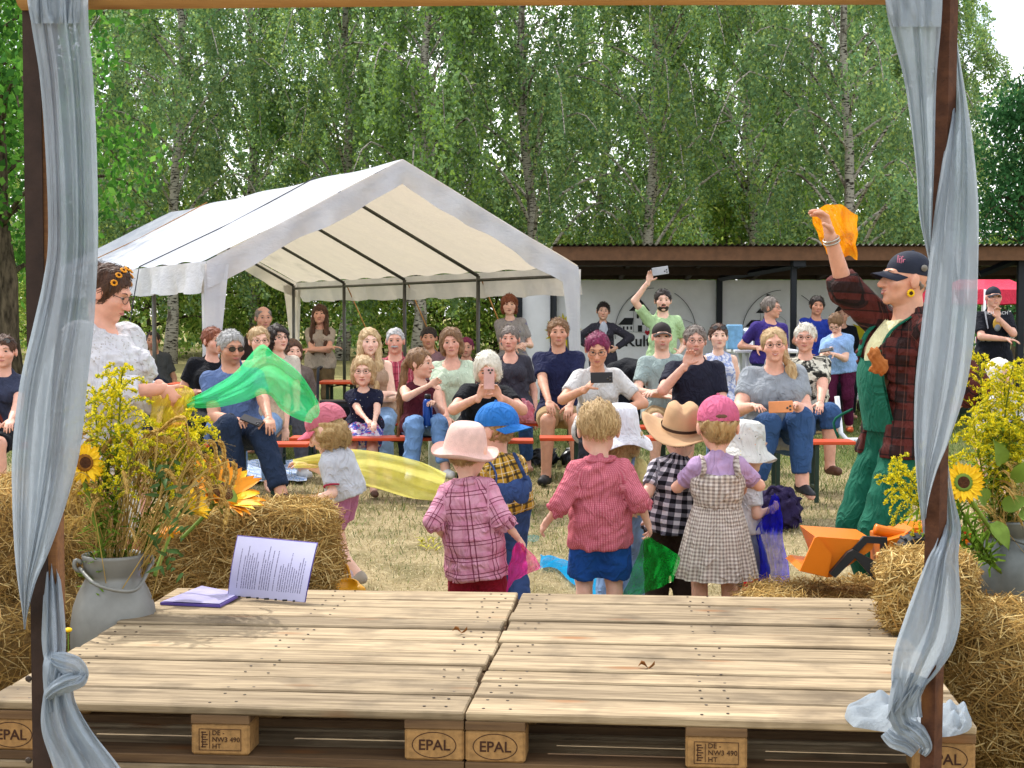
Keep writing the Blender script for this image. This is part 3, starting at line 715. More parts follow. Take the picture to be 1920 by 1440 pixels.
# ================================================================== STAGE OF PALLETS
def plank_mat(name, c0, c1, c2, grain=1.0, dirt=.5):
    m = NT(name); oi = m.n('ObjectInfo'); g = m.n('TexCoord')
    add = m.n('VectorMath', operation='ADD'); sc_ = m.n('VectorMath', operation='SCALE'); cb = m.n('CombineXYZ')
    m.l(oi.outputs['Random'], cb.inputs[0]); m.l(oi.outputs['Random'], cb.inputs[1]); m.l(cb.outputs[0], sc_.inputs[0]); sc_.inputs['Scale'].default_value = 37.0
    m.l(g.outputs['Object'], add.inputs[0]); m.l(sc_.outputs[0], add.inputs[1]); v = add.outputs[0]
    st = m.n('Mapping', i_Scale=(1.3, 22, 22)); m.l(v, st.inputs[0]); fib = m.noise(2.2, 6, st.outputs[0], .65)
    st2 = m.n('Mapping', i_Scale=(3, 70, 70)); m.l(v, st2.inputs[0]); fine = m.noise(2.0, 3, st2.outputs[0])
    blot = m.noise(4.5, 4, v)
    c = m.mix(m.ramp(fib, .36, .62), c0, c1); c = m.mix(m.math('MULTIPLY', m.ramp(fine, .60, .72), .5), c, c2); c = m.mix(m.math('MULTIPLY', m.ramp(blot, .5, .75), dirt), c, c2)
    kn = m.n('TexVoronoi', i_Scale=1.0); mk = m.n('Mapping', i_Scale=(2.6, 7.5, 3)); m.l(v, mk.inputs[0]); m.l(mk.outputs[0], kn.inputs['Vector'])
    c = m.mix(m.math('MULTIPLY', m.ramp(kn.outputs['Distance'], .06, .20, (1, 1, 1, 1), (0, 0, 0, 1)), .8), c, '#8a5a30')
    hv = m.n('HueSaturation', i_Color=c); m.l(m.math('ADD', m.math('MULTIPLY', oi.outputs['Random'], .42), .74), hv.inputs['Value'])
    return m.end(m.bsdf(hv.outputs[0], .78, 0, m.bump(m.math('ADD', fib, m.math('MULTIPLY', fine, .5)), .35, .004), .25))
M_deck = plank_mat('weathered_deck_board', '#7c6a50', '#b09c7c', '#584a38', 1.0, .85)
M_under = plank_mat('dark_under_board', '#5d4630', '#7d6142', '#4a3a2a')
M_block = mat('pressed_chip_block', '#a07a4a', .85, var=.3, vs=60, bump=.5, bs=90); M_brand = mat('burnt_brand', '#3f2212', .8, bump=0); M_nail = mat('nail_head', '#4a4038', .5, metal=.6, bump=0)
SA = math.radians(-5.02); S_rt, S_fw = A(math.cos(SA), math.sin(SA), 0), A(-math.sin(SA), math.cos(SA), 0)
S0 = A(-.114, 3.683, 0); STAGE_Z = .432
def st(a, b, z): return S0 + S_rt * a + S_fw * b + A(0, 0, z)
_bw = [[.160, .131, .165, .121, .158], [.146, .150, .110, .165, .166]]
def board_mesh(wd, ln=1.2, th=.022): return MB().box((0, 0, 0), (ln, wd, th), bev=.004).mesh('deck_board', M_deck)
_bm = {}
for s_ in _bw:
    for w_ in s_: _bm[w_] = board_mesh(w_)
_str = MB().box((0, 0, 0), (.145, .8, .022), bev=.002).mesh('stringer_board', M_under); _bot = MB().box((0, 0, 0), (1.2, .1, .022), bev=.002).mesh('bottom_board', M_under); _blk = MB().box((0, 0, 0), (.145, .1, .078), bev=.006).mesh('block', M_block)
nb_ = MB()
for y in np.linspace(-.36, .36, 10):
    for x in (-.55, -.5, .03, -.03, .5, .55): nb_.lathe([(.004, 0), (.004, .0012)], (x + rng.normal(0, .006), y + rng.normal(0, .006), .1443), 6)
_nail = nb_.mesh('nail', M_nail)
def pallet(a, b, z, rot, var, label, group='pallets of the stage'):
    p = empty('pallet', st(a, b, z), label, 'pallet', group, SA + rot)
    y = -.4
    for i, w_ in enumerate(_bw[var]):
        gap = (.8 - sum(_bw[var])) / 4; o = add_obj('deck_board', _bm[w_], p); o.location = (rng.normal(0, .004), y + w_ / 2, .133 + rng.normal(0, .0018)); o.rotation_euler = (rng.normal(0, .006), rng.normal(0, .0014), rng.normal(0, .0028)); y += w_ + gap
    for x in (-.5275, 0, .5275):
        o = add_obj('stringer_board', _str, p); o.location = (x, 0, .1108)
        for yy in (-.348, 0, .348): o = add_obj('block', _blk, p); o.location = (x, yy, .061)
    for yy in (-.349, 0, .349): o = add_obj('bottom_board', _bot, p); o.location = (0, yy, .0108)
    o = add_obj('nail', _nail, p); tag(o, kind='stuff')
    return p
lay = ['lowest', 'middle', 'top']
for k in range(3):
    for i, (a, b, nm) in enumerate(((-.602, .4, 'front left'), (.606, .4, 'front right'), (-.602, 1.208, 'rear left'), (.606, 1.204, 'rear right'))):
        p = pallet(a, b - (.01 if i == 1 else 0), .144 * k, (0, -.012, .002, -.004)[i], (i + k) % 2, '%s layer wooden pallet at the %s of the stage' % (lay[k], nm))
        if k == 2 and i < 2:
            for x in (-.5275, .5275):
                M = Matrix.Translation((x, -.4, .061)) @ Matrix.Rotation(math.pi / 2, 4, 'X')
                o = text('brand_text', 'EPAL', None, .036, M_brand, p, M=wm(p) @ Matrix.Translation((x, -.3986, .049)) @ Matrix.Rotation(math.pi / 2, 4, 'X'), bold=.0004)
                V = [((.052 + d) * math.cos(t) + x, -.3987 + e, .061 + (.030 + d) * math.sin(t)) for t in np.linspace(0, 2 * math.pi, 41)[:-1] for d, e in ((0, 0), (.0022, 0))]
                add_obj('brand_oval', raw_mesh('brand_oval', V, [[2 * j, 2 * j + 1, (2 * j + 3) % 80, (2 * j + 2) % 80] for j in range(40)], False, None, [M_brand]), p)
            fm = MB()
            for dx, dz, w_, h_ in ((0, .026, .104, .0014), (0, -.026, .104, .0014), (-.052, 0, .0014, .053), (.052, 0, .0014, .053), (-.026, 0, .0014, .044)): fm.box((dx, -.3988, .061 + dz), (w_, .001, h_))
            for j in range(7): fm.box((-.041 + .004 * (j % 2), -.3988, .043 + j * .006), (.012, .001, .0025)) ; 
            fm.box((-.044, -.3988, .061), (.002, .001, .04)); fm.obj('brand_frame', M_brand, p, local=True)
            for j, s_ in enumerate(('DE -', 'NW3 490', 'HT')): text('brand_text', s_, None, .017, M_brand, p, M=wm(p) @ Matrix.Translation((-.020, -.3986, .0725 - j * .0165)) @ Matrix.Rotation(math.pi / 2, 4, 'X'), align='LEFT')
# dry leaves on the deck
def dead_leaf(px, py, label):
    c = ground(px, py, STAGE_Z + .004); m = MB(); r_ = np.random.default_rng(int(px)); P = []
    for i, t in enumerate(np.linspace(0, 1, 6)):
        wv = .008 * math.sin(math.pi * min(t + .08, 1)); 
        for s in (-1, 0, 1): P.append(c + A((t - .5) * .045, s * wv, .004 + .012 * abs(s) * math.sin(t * 5) ** 2 + .006 * math.sin(t * 7)))
    tag(world_obj('dead_leaf', P, grid_faces(3, 6), mat('dead_leaf', '#8a5a2a', .8)), label, 'leaf')
dead_leaf(862, 1186, 'small curled brown leaf lying on the left pallets'); dead_leaf(1212, 1252, 'crumpled brown leaf lying on the right pallets')

# ================================================================== PROSCENIUM FRAME AND CURTAINS
M_post = plank_mat('brown_post_timber', '#7a5234', '#96683f', '#5a3c26'); M_rust = mat('rusty_steel_angle', '#3a2a22', .7, var=.4, vs=14, metal=.2, bump=.4, bs=80); M_beam = plank_mat('round_beam', '#a9804f', '#bd9058', '#8a6238')
fr = empty('stage_frame', (-.1, 3.45, 0), 'timber and rusty steel frame with top beam around the stage opening', 'frame')
pl0, pl1 = A(tx(60, 3.5), 3.5, -.02), A(tx(64, 3.5), 3.5, 2.16)
xw = .022
MB().box(((pl0[0] + pl1[0]) / 2 + .022, 3.545, 1.07), (.044, .06, 2.2), bev=.003).obj('post', M_post, fr)
MB().box(((pl0[0] + pl1[0]) / 2 + .004, 3.509, 1.07), (.040, .006, 2.2)).obj('steel_angle', M_rust, fr)
for py in (1272, 1425): c0 = at(53, py + 83, 3.5); MB().lathe([(.0, .004), (.006, .003), (.008, 0)], (c0[0], 3.5055, c0[2] + .083 * 3.5 * 1000 / F_PX), 8, R=np.array([[1, 0, 0], [0, 0, -1], [0, 1, 0.]])).obj('bolt', M_nail, fr)
q0, q1 = at(1745, 1440, 3.36), at(1776, 0, 3.36); d = unit(q1 - q0); q0 = q0 + d * (-(q0[2] + .02) / d[2])
q1 = q1 + d * .12
MB().tube([q0, q1], .024, 4).obj('post', plank_mat('dark_post_timber', '#4a2c1c', '#5f3b26', '#352015'), fr)
b0, b1 = at(40, -22, 3.5), at(1790, -34, 3.4); MB().tube([b0, b0 * .5 + b1 * .5 + A(0, 0, .004), b1], .049, 12).obj('top_beam', M_beam, fr, True)
M_sheer = sheer_mat('pale_blue_voile', '#b4bfc8', .90, .45)
def drape(name, secs, folds, amp, parent, seed=0, nu=84, nv=130, m_=None, bow=.02, twist=0.0):
    """secs: (y_px, x_left, x_right, Y).  A corrugated sheet hanging through these sections."""
    S = catmull([A(*s) for s in secs], nv); r_ = np.random.default_rng(seed); ph = r_.random(6) * 6.28; V = []
    us = np.linspace(0, 1, nu)
    for i, (y, xl, xr, Y) in enumerate(S):
        v = i / (nv - 1); wdt = max(xr - xl, 3) / F_PX * Y
        for u in us:
            ww = u + .05 * math.sin(2 * math.pi * u * 2 + ph[0] + 3 * v)
            f0 = math.sin(2 * math.pi * folds * ww + ph[1] + twist * v * 6.28); f = math.copysign(abs(f0) ** .65, f0) + .45 * math.sin(2 * math.pi * folds * 1.7 * ww + ph[2] + 1.5 * v) + .12 * math.sin(2 * math.pi * folds * 3.1 * ww + ph[3] - 2 * v)
            f += .22 * (1 - 2 * abs(math.sin(9 * u + 2.2 * v + ph[4] + .8 * math.sin(6 * v + ph[5])))) + .18 * (1 - 2 * abs(math.sin(15 * u - 3.1 * v + ph[5] + math.sin(4 * v)))) + .12 * (1 - 2 * abs(math.sin(5 * u + 9 * v + ph[3])))
            a_ = amp * (.5 + .5 * min(1, .12 / wdt))
            V.append(at(xl + (xr - xl) * u, y, Y + a_ * f - bow * math.sin(math.pi * u)))
    return world_obj(name, V, grid_faces(nu, nv), m_ or M_sheer, parent)
cl = empty('curtain', at(110, 1440, 3.5) * A(1, 1, 0), 'pale blue voile curtain knotted round the left post', 'curtain')
drape('upper_drape', [(-60, 48, 166, 3.42), (40, 58, 166, 3.42), (150, 75, 175, 3.42), (300, 86, 182, 3.42), (450, 90, 184, 3.41), (530, 80, 181, 3.41), (610, 62, 176, 3.40), (720, 37, 164, 3.40), (845, 23, 150, 3.41), (945, 23, 124, 3.42), (1030, 27, 94, 3.43), (1090, 33, 68, 3.45), (1150, 42, 52, 3.48), (1180, 45, 48, 3.56)], 5, .012, cl, 1, bow=.03)
drape('heading', [(-60, 48, 152, 3.40), (0, 51, 152, 3.40), (44, 59, 148, 3.402)], 4, .010, cl, 2, nv=12)
MB().tube([at(152 + 8 * math.cos(a), 24 + 11 * math.sin(a), 3.41) for a in np.linspace(0, 6.28, 15)], .003, 6).obj('curtain_ring', mat('white_ring', '#e8eaee', .4, bump=0), cl, True)
drape('lower_drape', [(985, 84, 96, 3.62), (1030, 84, 104, 3.58), (1080, 83, 113, 3.53), (1140, 80, 120, 3.48), (1200, 78, 124, 3.46), (1245, 84, 122, 3.45), (1290, 95, 128, 3.45)], 3, .012, cl, 3, nu=40, nv=50)
drape('tail', [(1262, 92, 140, 3.44), (1310, 80, 140, 3.43), (1370, 78, 172, 3.42), (1440, 100, 226, 3.40), (1540, 130, 290, 3.38), (1700, 150, 330, 3.40)], 3, .016, cl, 4, nu=56, nv=60, bow=.04)
K = lambda x, y, Y: at(x, y, Y)
def band(name, path, widths, parent, folds=3, depth=.03, seed=0, nu=40, nv=48, amp=.006):
    '''pleated cloth band along a path of (x, y, Y): half-round across its width'''
    C = catmull(np.array(path, float), nv); W = np.interp(np.linspace(0, 1, nv), np.linspace(0, 1, len(widths)), widths); r_ = np.random.default_rng(seed); ph = r_.random(4) * 6.28; V = []
    for i in range(nv):
        t = C[min(i + 1, nv - 1)] - C[max(i - 1, 0)]; n_ = unit(A(-t[1], t[0])); v = i / (nv - 1)
        for u in np.linspace(-1, 1, nu):
            f = (1 - 2 * abs(math.sin(folds * 1.57 * u + ph[0] + .9 * math.sin(3 * v + ph[1])))) + .5 * math.sin(folds * 4.3 * u + ph[2] + 2 * v)
            V.append(at(C[i, 0] + n_[0] * u * W[i] / 2, C[i, 1] + n_[1] * u * W[i] / 2, C[i, 2] - depth * math.sqrt(max(1 - u * u, 0)) - amp * f))
    return world_obj(name, V, grid_faces(nu, nv), M_sheer, parent)
band('knot_wrap', [(96, 1232, 3.43), (112, 1240, 3.41), (138, 1250, 3.40), (150, 1266, 3.41), (146, 1284, 3.43)], [20, 40, 42, 34, 16], cl, 3, .03, 1)
band('knot_wrap', [(86, 1310, 3.43), (100, 1296, 3.40), (124, 1282, 3.385), (148, 1272, 3.40), (158, 1258, 3.43)], [14, 30, 36, 34, 16], cl, 3, .035, 2)
band('knot_core', [(104, 1222, 3.45), (100, 1250, 3.42), (98, 1280, 3.42), (104, 1306, 3.43), (112, 1330, 3.43)], [36, 40, 34, 40, 58], cl, 3, .025, 3)
cr_ = empty('curtain', at(1745, 1400, 3.4) * A(1, 1, 0), 'pale blue voile curtain twisted round the right post with its end on the deck', 'curtain')
drape('upper_drape', [(-60, 1655, 1768, 3.33), (30, 1664, 1766, 3.32), (150, 1695, 1756, 3.32), (300, 1716, 1752, 3.32), (400, 1723, 1748, 3.33), (460, 1735, 1746, 3.37), (500, 1744, 1748, 3.42)], 3, .010, cr_, 5, nu=44)
drape('heading', [(-60, 1657, 1768, 3.31), (0, 1661, 1767, 3.305), (50, 1675, 1764, 3.305)], 3, .006, cr_, 8, nv=12)
drape('middle_drape', [(40, 1786, 1790, 3.44), (110, 1785, 1800, 3.42), (190, 1784, 1813, 3.38), (250, 1776, 1822, 3.34), (320, 1764, 1830, 3.32), (400, 1752, 1835, 3.31), (500, 1741, 1834, 3.30), (600, 1729, 1830, 3.30), (720, 1716, 1813, 3.30), (820, 1714, 1782, 3.31), (880, 1717, 1758, 3.32), (940, 1723, 1741, 3.34), (1000, 1731, 1736, 3.42)], 3, .010, cr_, 6, nu=60)
drape('lower_drape', [(850, 1771, 1775, 3.46), (920, 1769, 1786, 3.43), (985, 1764, 1801, 3.38), (1020, 1754, 1799, 3.34), (1050, 1738, 1797, 3.32), (1120, 1710, 1801, 3.31), (1170, 1692, 1800, 3.31), (1220, 1676, 1786, 3.32), (1262, 1671, 1758, 3.34), (1300, 1672, 1728, 3.36), (1345, 1666, 1732, 3.37)], 3, .012, cr_, 7, nu=60)
def cloth(name, label, grid, m_, Y, amp=.015, folds=3, seed=0, cat='scarf', parent=None, nu=60, nv=72, group=None):
    """rows of control points (x_px, y_px, depth offset); a soft cloth through them"""
    G = np.array(grid, float); rows = np.stack([catmull(r, nu) for r in G]); P = np.stack([catmull(rows[:, j], nv) for j in range(nu)], 1)
    r_ = np.random.default_rng(seed); ph = r_.random(5) * 6.28; V = []; kv = r_.normal(0, 1, (7, 2)) * A(9, 5); kp = r_.random((7, 2)) * 6.28; ka = r_.uniform(.15, .55, 7)
    def cre(u, v): return sum(a * (1 - 2 * abs(math.sin(k0 * u + k1 * v + p + .9 * math.sin(k1 * .7 * u - k0 * .3 * v + p2)))) for a, (k0, k1), (p, p2) in zip(ka, kv, kp))
    for i in range(nv):
        for j in range(nu):
            v, u = i / (nv - 1), j / (nu - 1); x, y, d = P[i, j]
            f = .8 * math.sin(6.28 * folds * u + ph[0] + 2.5 * v) + cre(u, v) + .3 * math.sin(6.28 * folds * 2.1 * u + ph[1] - 3 * v) + .5 * math.sin(6.28 * 2.3 * v + ph[2] + 4 * u)
            V.append(at(x + 1.2 * math.sin(17 * v + ph[3]) , y + 1.2 * math.sin(19 * u + ph[4]), Y + d + amp * f))
    o = world_obj(name, V, grid_faces(nu, nv), m_, parent)
    return tag(o, label, cat, group) if parent is None else o
# the curtain end heaped on the deck
def heap(pts, h, seed):
    G = []
    for r in pts: G.append([(x, y, 0) for x, y in r])
    rows = np.stack([catmull(np.array(r, float), 50) for r in G]); P = np.stack([catmull(rows[:, j], 40) for j in range(50)], 1); V = []
    for i in range(40):
        for j in range(50):
            u, v = j / 49, i / 39; x, y, _ = P[i, j]; c = ground(x, y, STAGE_Z)
            z = h * (math.sin(math.pi * u) * math.sin(math.pi * v)) ** .5 * (.55 + .45 * math.sin(13 * u + 5 * v + seed) * math.sin(9 * v - 4 * u)) + .006
            V.append(c + A(0, 0, abs(z)))
    return world_obj('heaped_end', V, grid_faces(50, 40), M_sheer, cr_)
heap([[(1590, 1330), (1640, 1312), (1690, 1318), (1740, 1330)], [(1584, 1350), (1640, 1345), (1690, 1345), (1760, 1352)], [(1600, 1368), (1650, 1376), (1700, 1384), (1750, 1380)]], .05, 1)
heap([[(1740, 1332), (1780, 1330), (1810, 1340), (1820, 1352)], [(1745, 1362), (1780, 1362), (1805, 1362), (1822, 1366)], [(1750, 1388), (1780, 1386), (1800, 1382), (1815, 1376)]], .05, 2)
band('bundled_end', [(1712, 1262, 3.36), (1698, 1300, 3.36), (1692, 1340, 3.37), (1706, 1372, 3.38)], [70, 58, 52, 44], cr_, 4, .035, 4)
band('bundled_end', [(1722, 1285, 3.35), (1702, 1310, 3.345), (1682, 1336, 3.36), (1668, 1352, 3.40)], [22, 34, 34, 20], cr_, 3, .022, 5)
band('bundled_end', [(1676, 1352, 3.40), (1698, 1362, 3.37), (1722, 1378, 3.355), (1738, 1400, 3.36), (1730, 1416, 3.37)], [30, 40, 40, 30, 18], cr_, 3, .028, 6)
band('bundled_end', [(1660, 1372, 3.42), (1676, 1388, 3.40), (1700, 1398, 3.38), (1716, 1412, 3.37)], [24, 30, 30, 22], cr_, 3, .022, 7)

# ================================================================== STRAW BALES
STRAW = ['#b08f52', '#c7a869', '#9a7a44', '#d6bd82', '#86693a', '#a5814a']
M_core = mat('packed_straw', '#8a6c3c', .95, var=.4, vs=30, bump=.9, bs=45, bd=.02)
def bale(name, c, dims, rot, label, n=9000, seed=0, length=.055, tilt=0.0):
    r_ = np.random.default_rng(seed); c = A(*c); h = A(*dims) / 2; R = rotz(rot)
    if tilt: ct, s_t = math.cos(tilt), math.sin(tilt); R = R @ np.array([[ct, 0, s_t], [0, 1, 0], [-s_t, 0, ct]])
    b = empty(name, c - A(0, 0, h[2]), label, 'straw bale')
    # superellipsoid body with lumps
    nu, nv = 40, 24; V = []; N_ = []
    def surf(th, ph):
        e = .38; cth, sth, cph, sph = np.cos(th), np.sin(th), np.cos(ph), np.sin(ph); sg = lambda x: np.sign(x) * np.abs(x) ** e
        p = np.stack([sg(sth) * sg(cph), sg(sth) * sg(sph), sg(cth)], -1); e2 = 2 - e; sg2 = lambda x: np.sign(x) * np.abs(x) ** e2
        nn = np.stack([sg2(sth) * sg2(cph) / h[0], sg2(sth) * sg2(sph) / h[1], sg2(cth) / h[2]], -1); nn /= np.linalg.norm(nn, axis=-1, keepdims=True)
        lump = 1 + .035 * np.sin(p[..., 0] * 5 + seed) * np.cos(p[..., 1] * 4 + 1.3 * seed) + .03 * np.sin(p[..., 2] * 6 + p[..., 0] * 3)
        return p * h * lump[..., None], nn
    th, ph = np.meshgrid(np.linspace(.001, math.pi - .001, nv), np.linspace(0, 2 * math.pi, nu), indexing='ij'); P, _ = surf(th, ph)
    world_obj('body', (P.reshape(-1, 3) * .97) @ R.T + c, grid_faces(nu, nv)[:, ::-1], M_core, b)
    # stalks: area-ish uniform sampling over the box faces, projected to the rounded body
    q = r_.uniform(-1, 1, (n, 3)); ax = r_.choice(3, n, p=np.array([h[1] * h[2], h[0] * h[2], h[0] * h[1]]) / (h[1] * h[2] + h[0] * h[2] + h[0] * h[1])); q[np.arange(n), ax] = np.sign(r_.uniform(-1, 1, n))
    qq = np.sign(q) * np.abs(q) ** (1 / .38); qq /= np.linalg.norm(qq, axis=1)[:, None]
    P, Nn = surf(np.arccos(np.clip(qq[:, 2], -1, 1)), np.arctan2(qq[:, 1], qq[:, 0]))
    D = r_.normal(0, 1, (n, 3)) * A(1.25, 1, .8); D -= Nn * (D * Nn).sum(1)[:, None] * .82; D /= np.linalg.norm(D, axis=1)[:, None]
    S = np.cross(D, Nn); S /= np.linalg.norm(S, axis=1)[:, None] + 1e-9
    L = length * r_.uniform(.35, 1.25, n); P = P + Nn * (r_.random(n) ** 2 * .028)[:, None]
    V, Fc = ribbons(P, D, S, L, r_.uniform(.0009, .0021, n), Nn * (r_.normal(.006, .008, n))[:, None])
    o = world_obj('stalks', V @ R.T + c, Fc, [M_straw], b, False, attrs={'col': ('FLOAT_COLOR', np.repeat(pick(n, STRAW, .28), 6, 0))}); tag(o, kind='stuff')
    for t in (-.32, .32):
        a_ = np.linspace(0, 2 * math.pi, 33); e = .38; sg = lambda x: np.sign(x) * np.abs(x) ** e
        MB().tube(np.stack([np.full(33, t * h[0]), sg(np.cos(a_)) * h[1] * 1.0, sg(np.sin(a_)) * h[2] * 1.0], 1) @ R.T + c, .003, 5, cap=False).obj('twine', mat('bale_twine', '#7d6a3e', .9, bump=0), b, True)
    return b
bale('straw_bale', (-1.03, 5.90, .478), (.70, .42, .34), .12, 'straw bale behind the sheet of text with a sunflower lying on it', 15000, 1)
bale('straw_bale', (-1.12, 5.98, .15), (.72, .42, .32), .1, 'lower straw bale carrying the bale behind the milk can', 1800, 2)
bale('straw_bale', (-1.83, 5.35, .60), (.86, .48, .36), 1.2, 'upper straw bale at the left edge behind the curtain', 9000, 3)
bale('straw_bale', (-1.80, 5.15, .21), (1.0, .5, .44), 1.0, 'lower straw bale at the left edge beside the stage', 6500, 4)
bale('straw_bale', (1.275, 4.72, .535), (.24, .38, .20), -.2, 'small straw bale resting on the rear right edge of the stage', 9000, 5, .045)
bale('straw_bale', (1.68, 4.60, .245), (1.0, .46, .46), -.8, 'large straw bale right of the stage below the milk can', 15000, 6, .06)
bale('straw_bale', (1.38, 6.0, .155), (.95, .46, .34), .03, 'flat straw bale under the toy wheel loader', 9000, 7)
n = 1500; c0 = A(1.30, 5.72, .02)
# ================================================================== MILK CANS
M_alu = mat('dull_aluminium', '#85857f', .5, var=.28, vs=7, metal=.35, bump=.12, bs=14, bd=.01); M_alu2 = mat('dark_galvanised', '#6d716e', .5, var=.3, vs=9, metal=.7, bump=.15, bs=14)
def milk_can(c, s, label, m_, rz):
    b = empty('milk_can', c, label, 'milk can', None, rz)
    pr = [(.0, 0), (.130, .0), (.136, .012), (.138, .03), (.134, .05), (.134, .30), (.137, .34), (.136, .40), (.128, .455), (.112, .50), (.096, .53), (.088, .545), (.088, .56), (.092, .565), (.095, .60), (.098, .612), (.099, .622), (.094, .624), (.088, .61), (.084, .56), (.0, .54)]
    m = MB(); m.lathe([(r * s, z * s) for r, z in pr], n=40, cap=False); m.obj('body', m_, b, True, local=True)
    for sx in (-1, 1):
        m = MB(); m.tube(catmull([A(sx * .097, -.01, .60), A(sx * .118, -.01, .61), A(sx * .12, -.01, .585), A(sx * .098, -.01, .57)], 9) * s, .007 * s, 7); m.obj('lug', m_, b, True, local=True)
    m = MB(); m.tube(catmull([A(-.105, -.02, .585), A(-.06, -.12, .545), A(.05, -.135, .525), A(.112, -.03, .585)], 20) * s, .0065 * s, 7); m.obj('bail_handle', m_, b, True, local=True)
    return b
CAN_L = A(tx(208, 4.92), 4.92, 0); CAN_R = A(tx(1893, 5.5), 5.5, .12)
milk_can(CAN_L, 1.0, 'old dull aluminium milk can full of wheat and goldenrod left of the stage', M_alu, .35)
milk_can(CAN_R, .86, 'dark milk can with goldenrod and sunflower right of the stage', M_alu2, .6)

# ================================================================== FLOWERS
def goldenrod_mesh(seed, L=.62):
    r_ = np.random.default_rng(seed); V, Fc, C = [], [], []; nv = 0
    def put(v, f, c):
        nonlocal nv
        V.append(v); Fc.append(f + nv); C.append(c); nv += len(v)
    bend = r_.normal(0, .05, 2); S = catmull([A(0, 0, 0), A(bend[0] * .3, bend[1] * .3, L * .5), A(*bend, L)], 14)
    m = MB(); m.tube(S, list(np.linspace(.0042, .0018, 14)), 5); v = np.vstack(m.V); put(v, np.array([f for f in m.F if len(f) == 4]), np.tile(lin('#6d7a34'), (len(v), 1)))
    n = 60; t = r_.uniform(.12, .72, n); P = np.stack([np.interp(t, np.linspace(0, 1, 14), S[:, k]) for k in range(3)], 1); a_ = r_.random(n) * 6.28
    D = np.stack([np.cos(a_), np.sin(a_), r_.uniform(-.2, .7, n)], 1); D /= np.linalg.norm(D, axis=1)[:, None]; L_ = r_.uniform(.02, .042, n); N = np.cross(D, A(0, 0, 1)); N /= np.linalg.norm(N, axis=1)[:, None]
    v, f = ribbons(P + D * L_[:, None], D, N, L_, .0052, np.tile(A(0, 0, .008), (n, 1))); put(v, f, np.repeat(pick(n, ['#4f6b24', '#6a8a30', '#7d9a3c']), 6, 0))
    for b in range(22):
        tt = .58 + .42 * b / 22 + r_.normal(0, .01); q = A(*[np.interp(tt, np.linspace(0, 1, 14), S[:, k]) for k in range(3)]); a0 = b * 2.4 + r_.normal(0, .3); ln = (.115 * (1.12 - (tt - .56) / .5)) * r_.uniform(.7, 1.15) + .02
        d = A(math.cos(a0), math.sin(a0), 0); B = catmull([q, q + d * ln * .5 + A(0, 0, ln * .42), q + d * ln + A(0, 0, ln * .25)], 8)
        m = MB(); m.tube(B, .0011, 4, cap=False); vv = np.vstack(m.V); put(vv, np.array(m.F), np.tile(lin('#8a9a3a'), (len(vv), 1)))
        n = int(95 * ln / .16) + 8; s = r_.random(n) ** .8; P = np.stack([np.interp(s, np.linspace(0, 1, 8), B[:, k]) for k in range(3)], 1) + r_.normal(0, .0028, (n, 3)) + np.outer(r_.random(n) * .006, A(0, 0, 1))
        D = r_.normal(0, 1, (n, 3)) + A(0, 0, .7); D /= np.linalg.norm(D, axis=1)[:, None]; N = np.cross(D, r_.normal(0, 1, (n, 3))); N /= np.linalg.norm(N, axis=1)[:, None]
        v, f = ribbons(P, D, N, r_.uniform(.0028, .0056, n), .0023); put(v, f, np.repeat(pick(n, ['#d4c21c', '#e6d42a', '#b8b022', '#e8dc4a', '#9aa028']), 6, 0))
    return raw_mesh('goldenrod', np.vstack(V), np.vstack(Fc), False, None, [M_plant], {'col': ('FLOAT_COLOR', np.vstack(C))})
gold = [goldenrod_mesh(s) for s in (1, 2, 3)]
def stem_to(me, base, tip, L=.62, roll=0.0, name='', label='', cat='', group=None):
    base, tip = A(*base), A(*tip); d = tip - base; k = np.linalg.norm(d) / L; q = Vector(d).to_track_quat('Z', 'Y')
    o = add_obj(name, me, None, Matrix.Translation(tuple(base)) @ q.to_matrix().to_4x4() @ Matrix.Rotation(roll, 4, 'Z') @ Matrix.Scale(k, 4)); return tag(o, label, cat, group)
mouthL = CAN_L + A(0, 0, .50); mouthR = CAN_R + A(0, 0, .42)
gl = [((196, 694), -.02), ((222, 716), .05), ((184, 752), -.08), ((352, 775), .02), ((372, 800), .1), ((176, 815), -.1)]
for i, ((x, y), dy) in enumerate(gl): stem_to(gold[i % 3], mouthL + A(rng.normal(0, .03), rng.normal(0, .03), -.05), at(x, y, 4.92 + dy), roll=i * 1.3, name='goldenrod_stem', label='yellow goldenrod stem in the left milk can', cat='flower', group='goldenrod in the left milk can')
gr_ = [((1850, 668), .1), ((1812, 700), .0), ((1890, 700), -.05), ((1915, 745), .1), ((1795, 765), -.05), ((1868, 745), .0), ((1905, 800), -.1), ((1800, 835), .1), ((1842, 800), .12), ((1930, 690), .1), ((1940, 830), 0), ((1850, 870), -.1)]
for i, ((x, y), dy) in enumerate(gr_): stem_to(gold[(i + 1) % 3], mouthR + A(rng.normal(0, .03), rng.normal(0, .03), -.05), at(x, y, 5.5 + dy), roll=i * 1.7, name='goldenrod_stem', label='yellow goldenrod stem in the right milk can', cat='flower', group='goldenrod in the right milk can')
for i, (x, y) in enumerate(((1652, 912), (1672, 868), (1690, 888))): stem_to(gold[i], mouthR + A(-.05, -.1, -.06), at(x, y, 5.15), roll=i, name='goldenrod_stem', label='goldenrod sprig poking out left of the right curtain', cat='flower', group='goldenrod sprigs beside the right curtain')
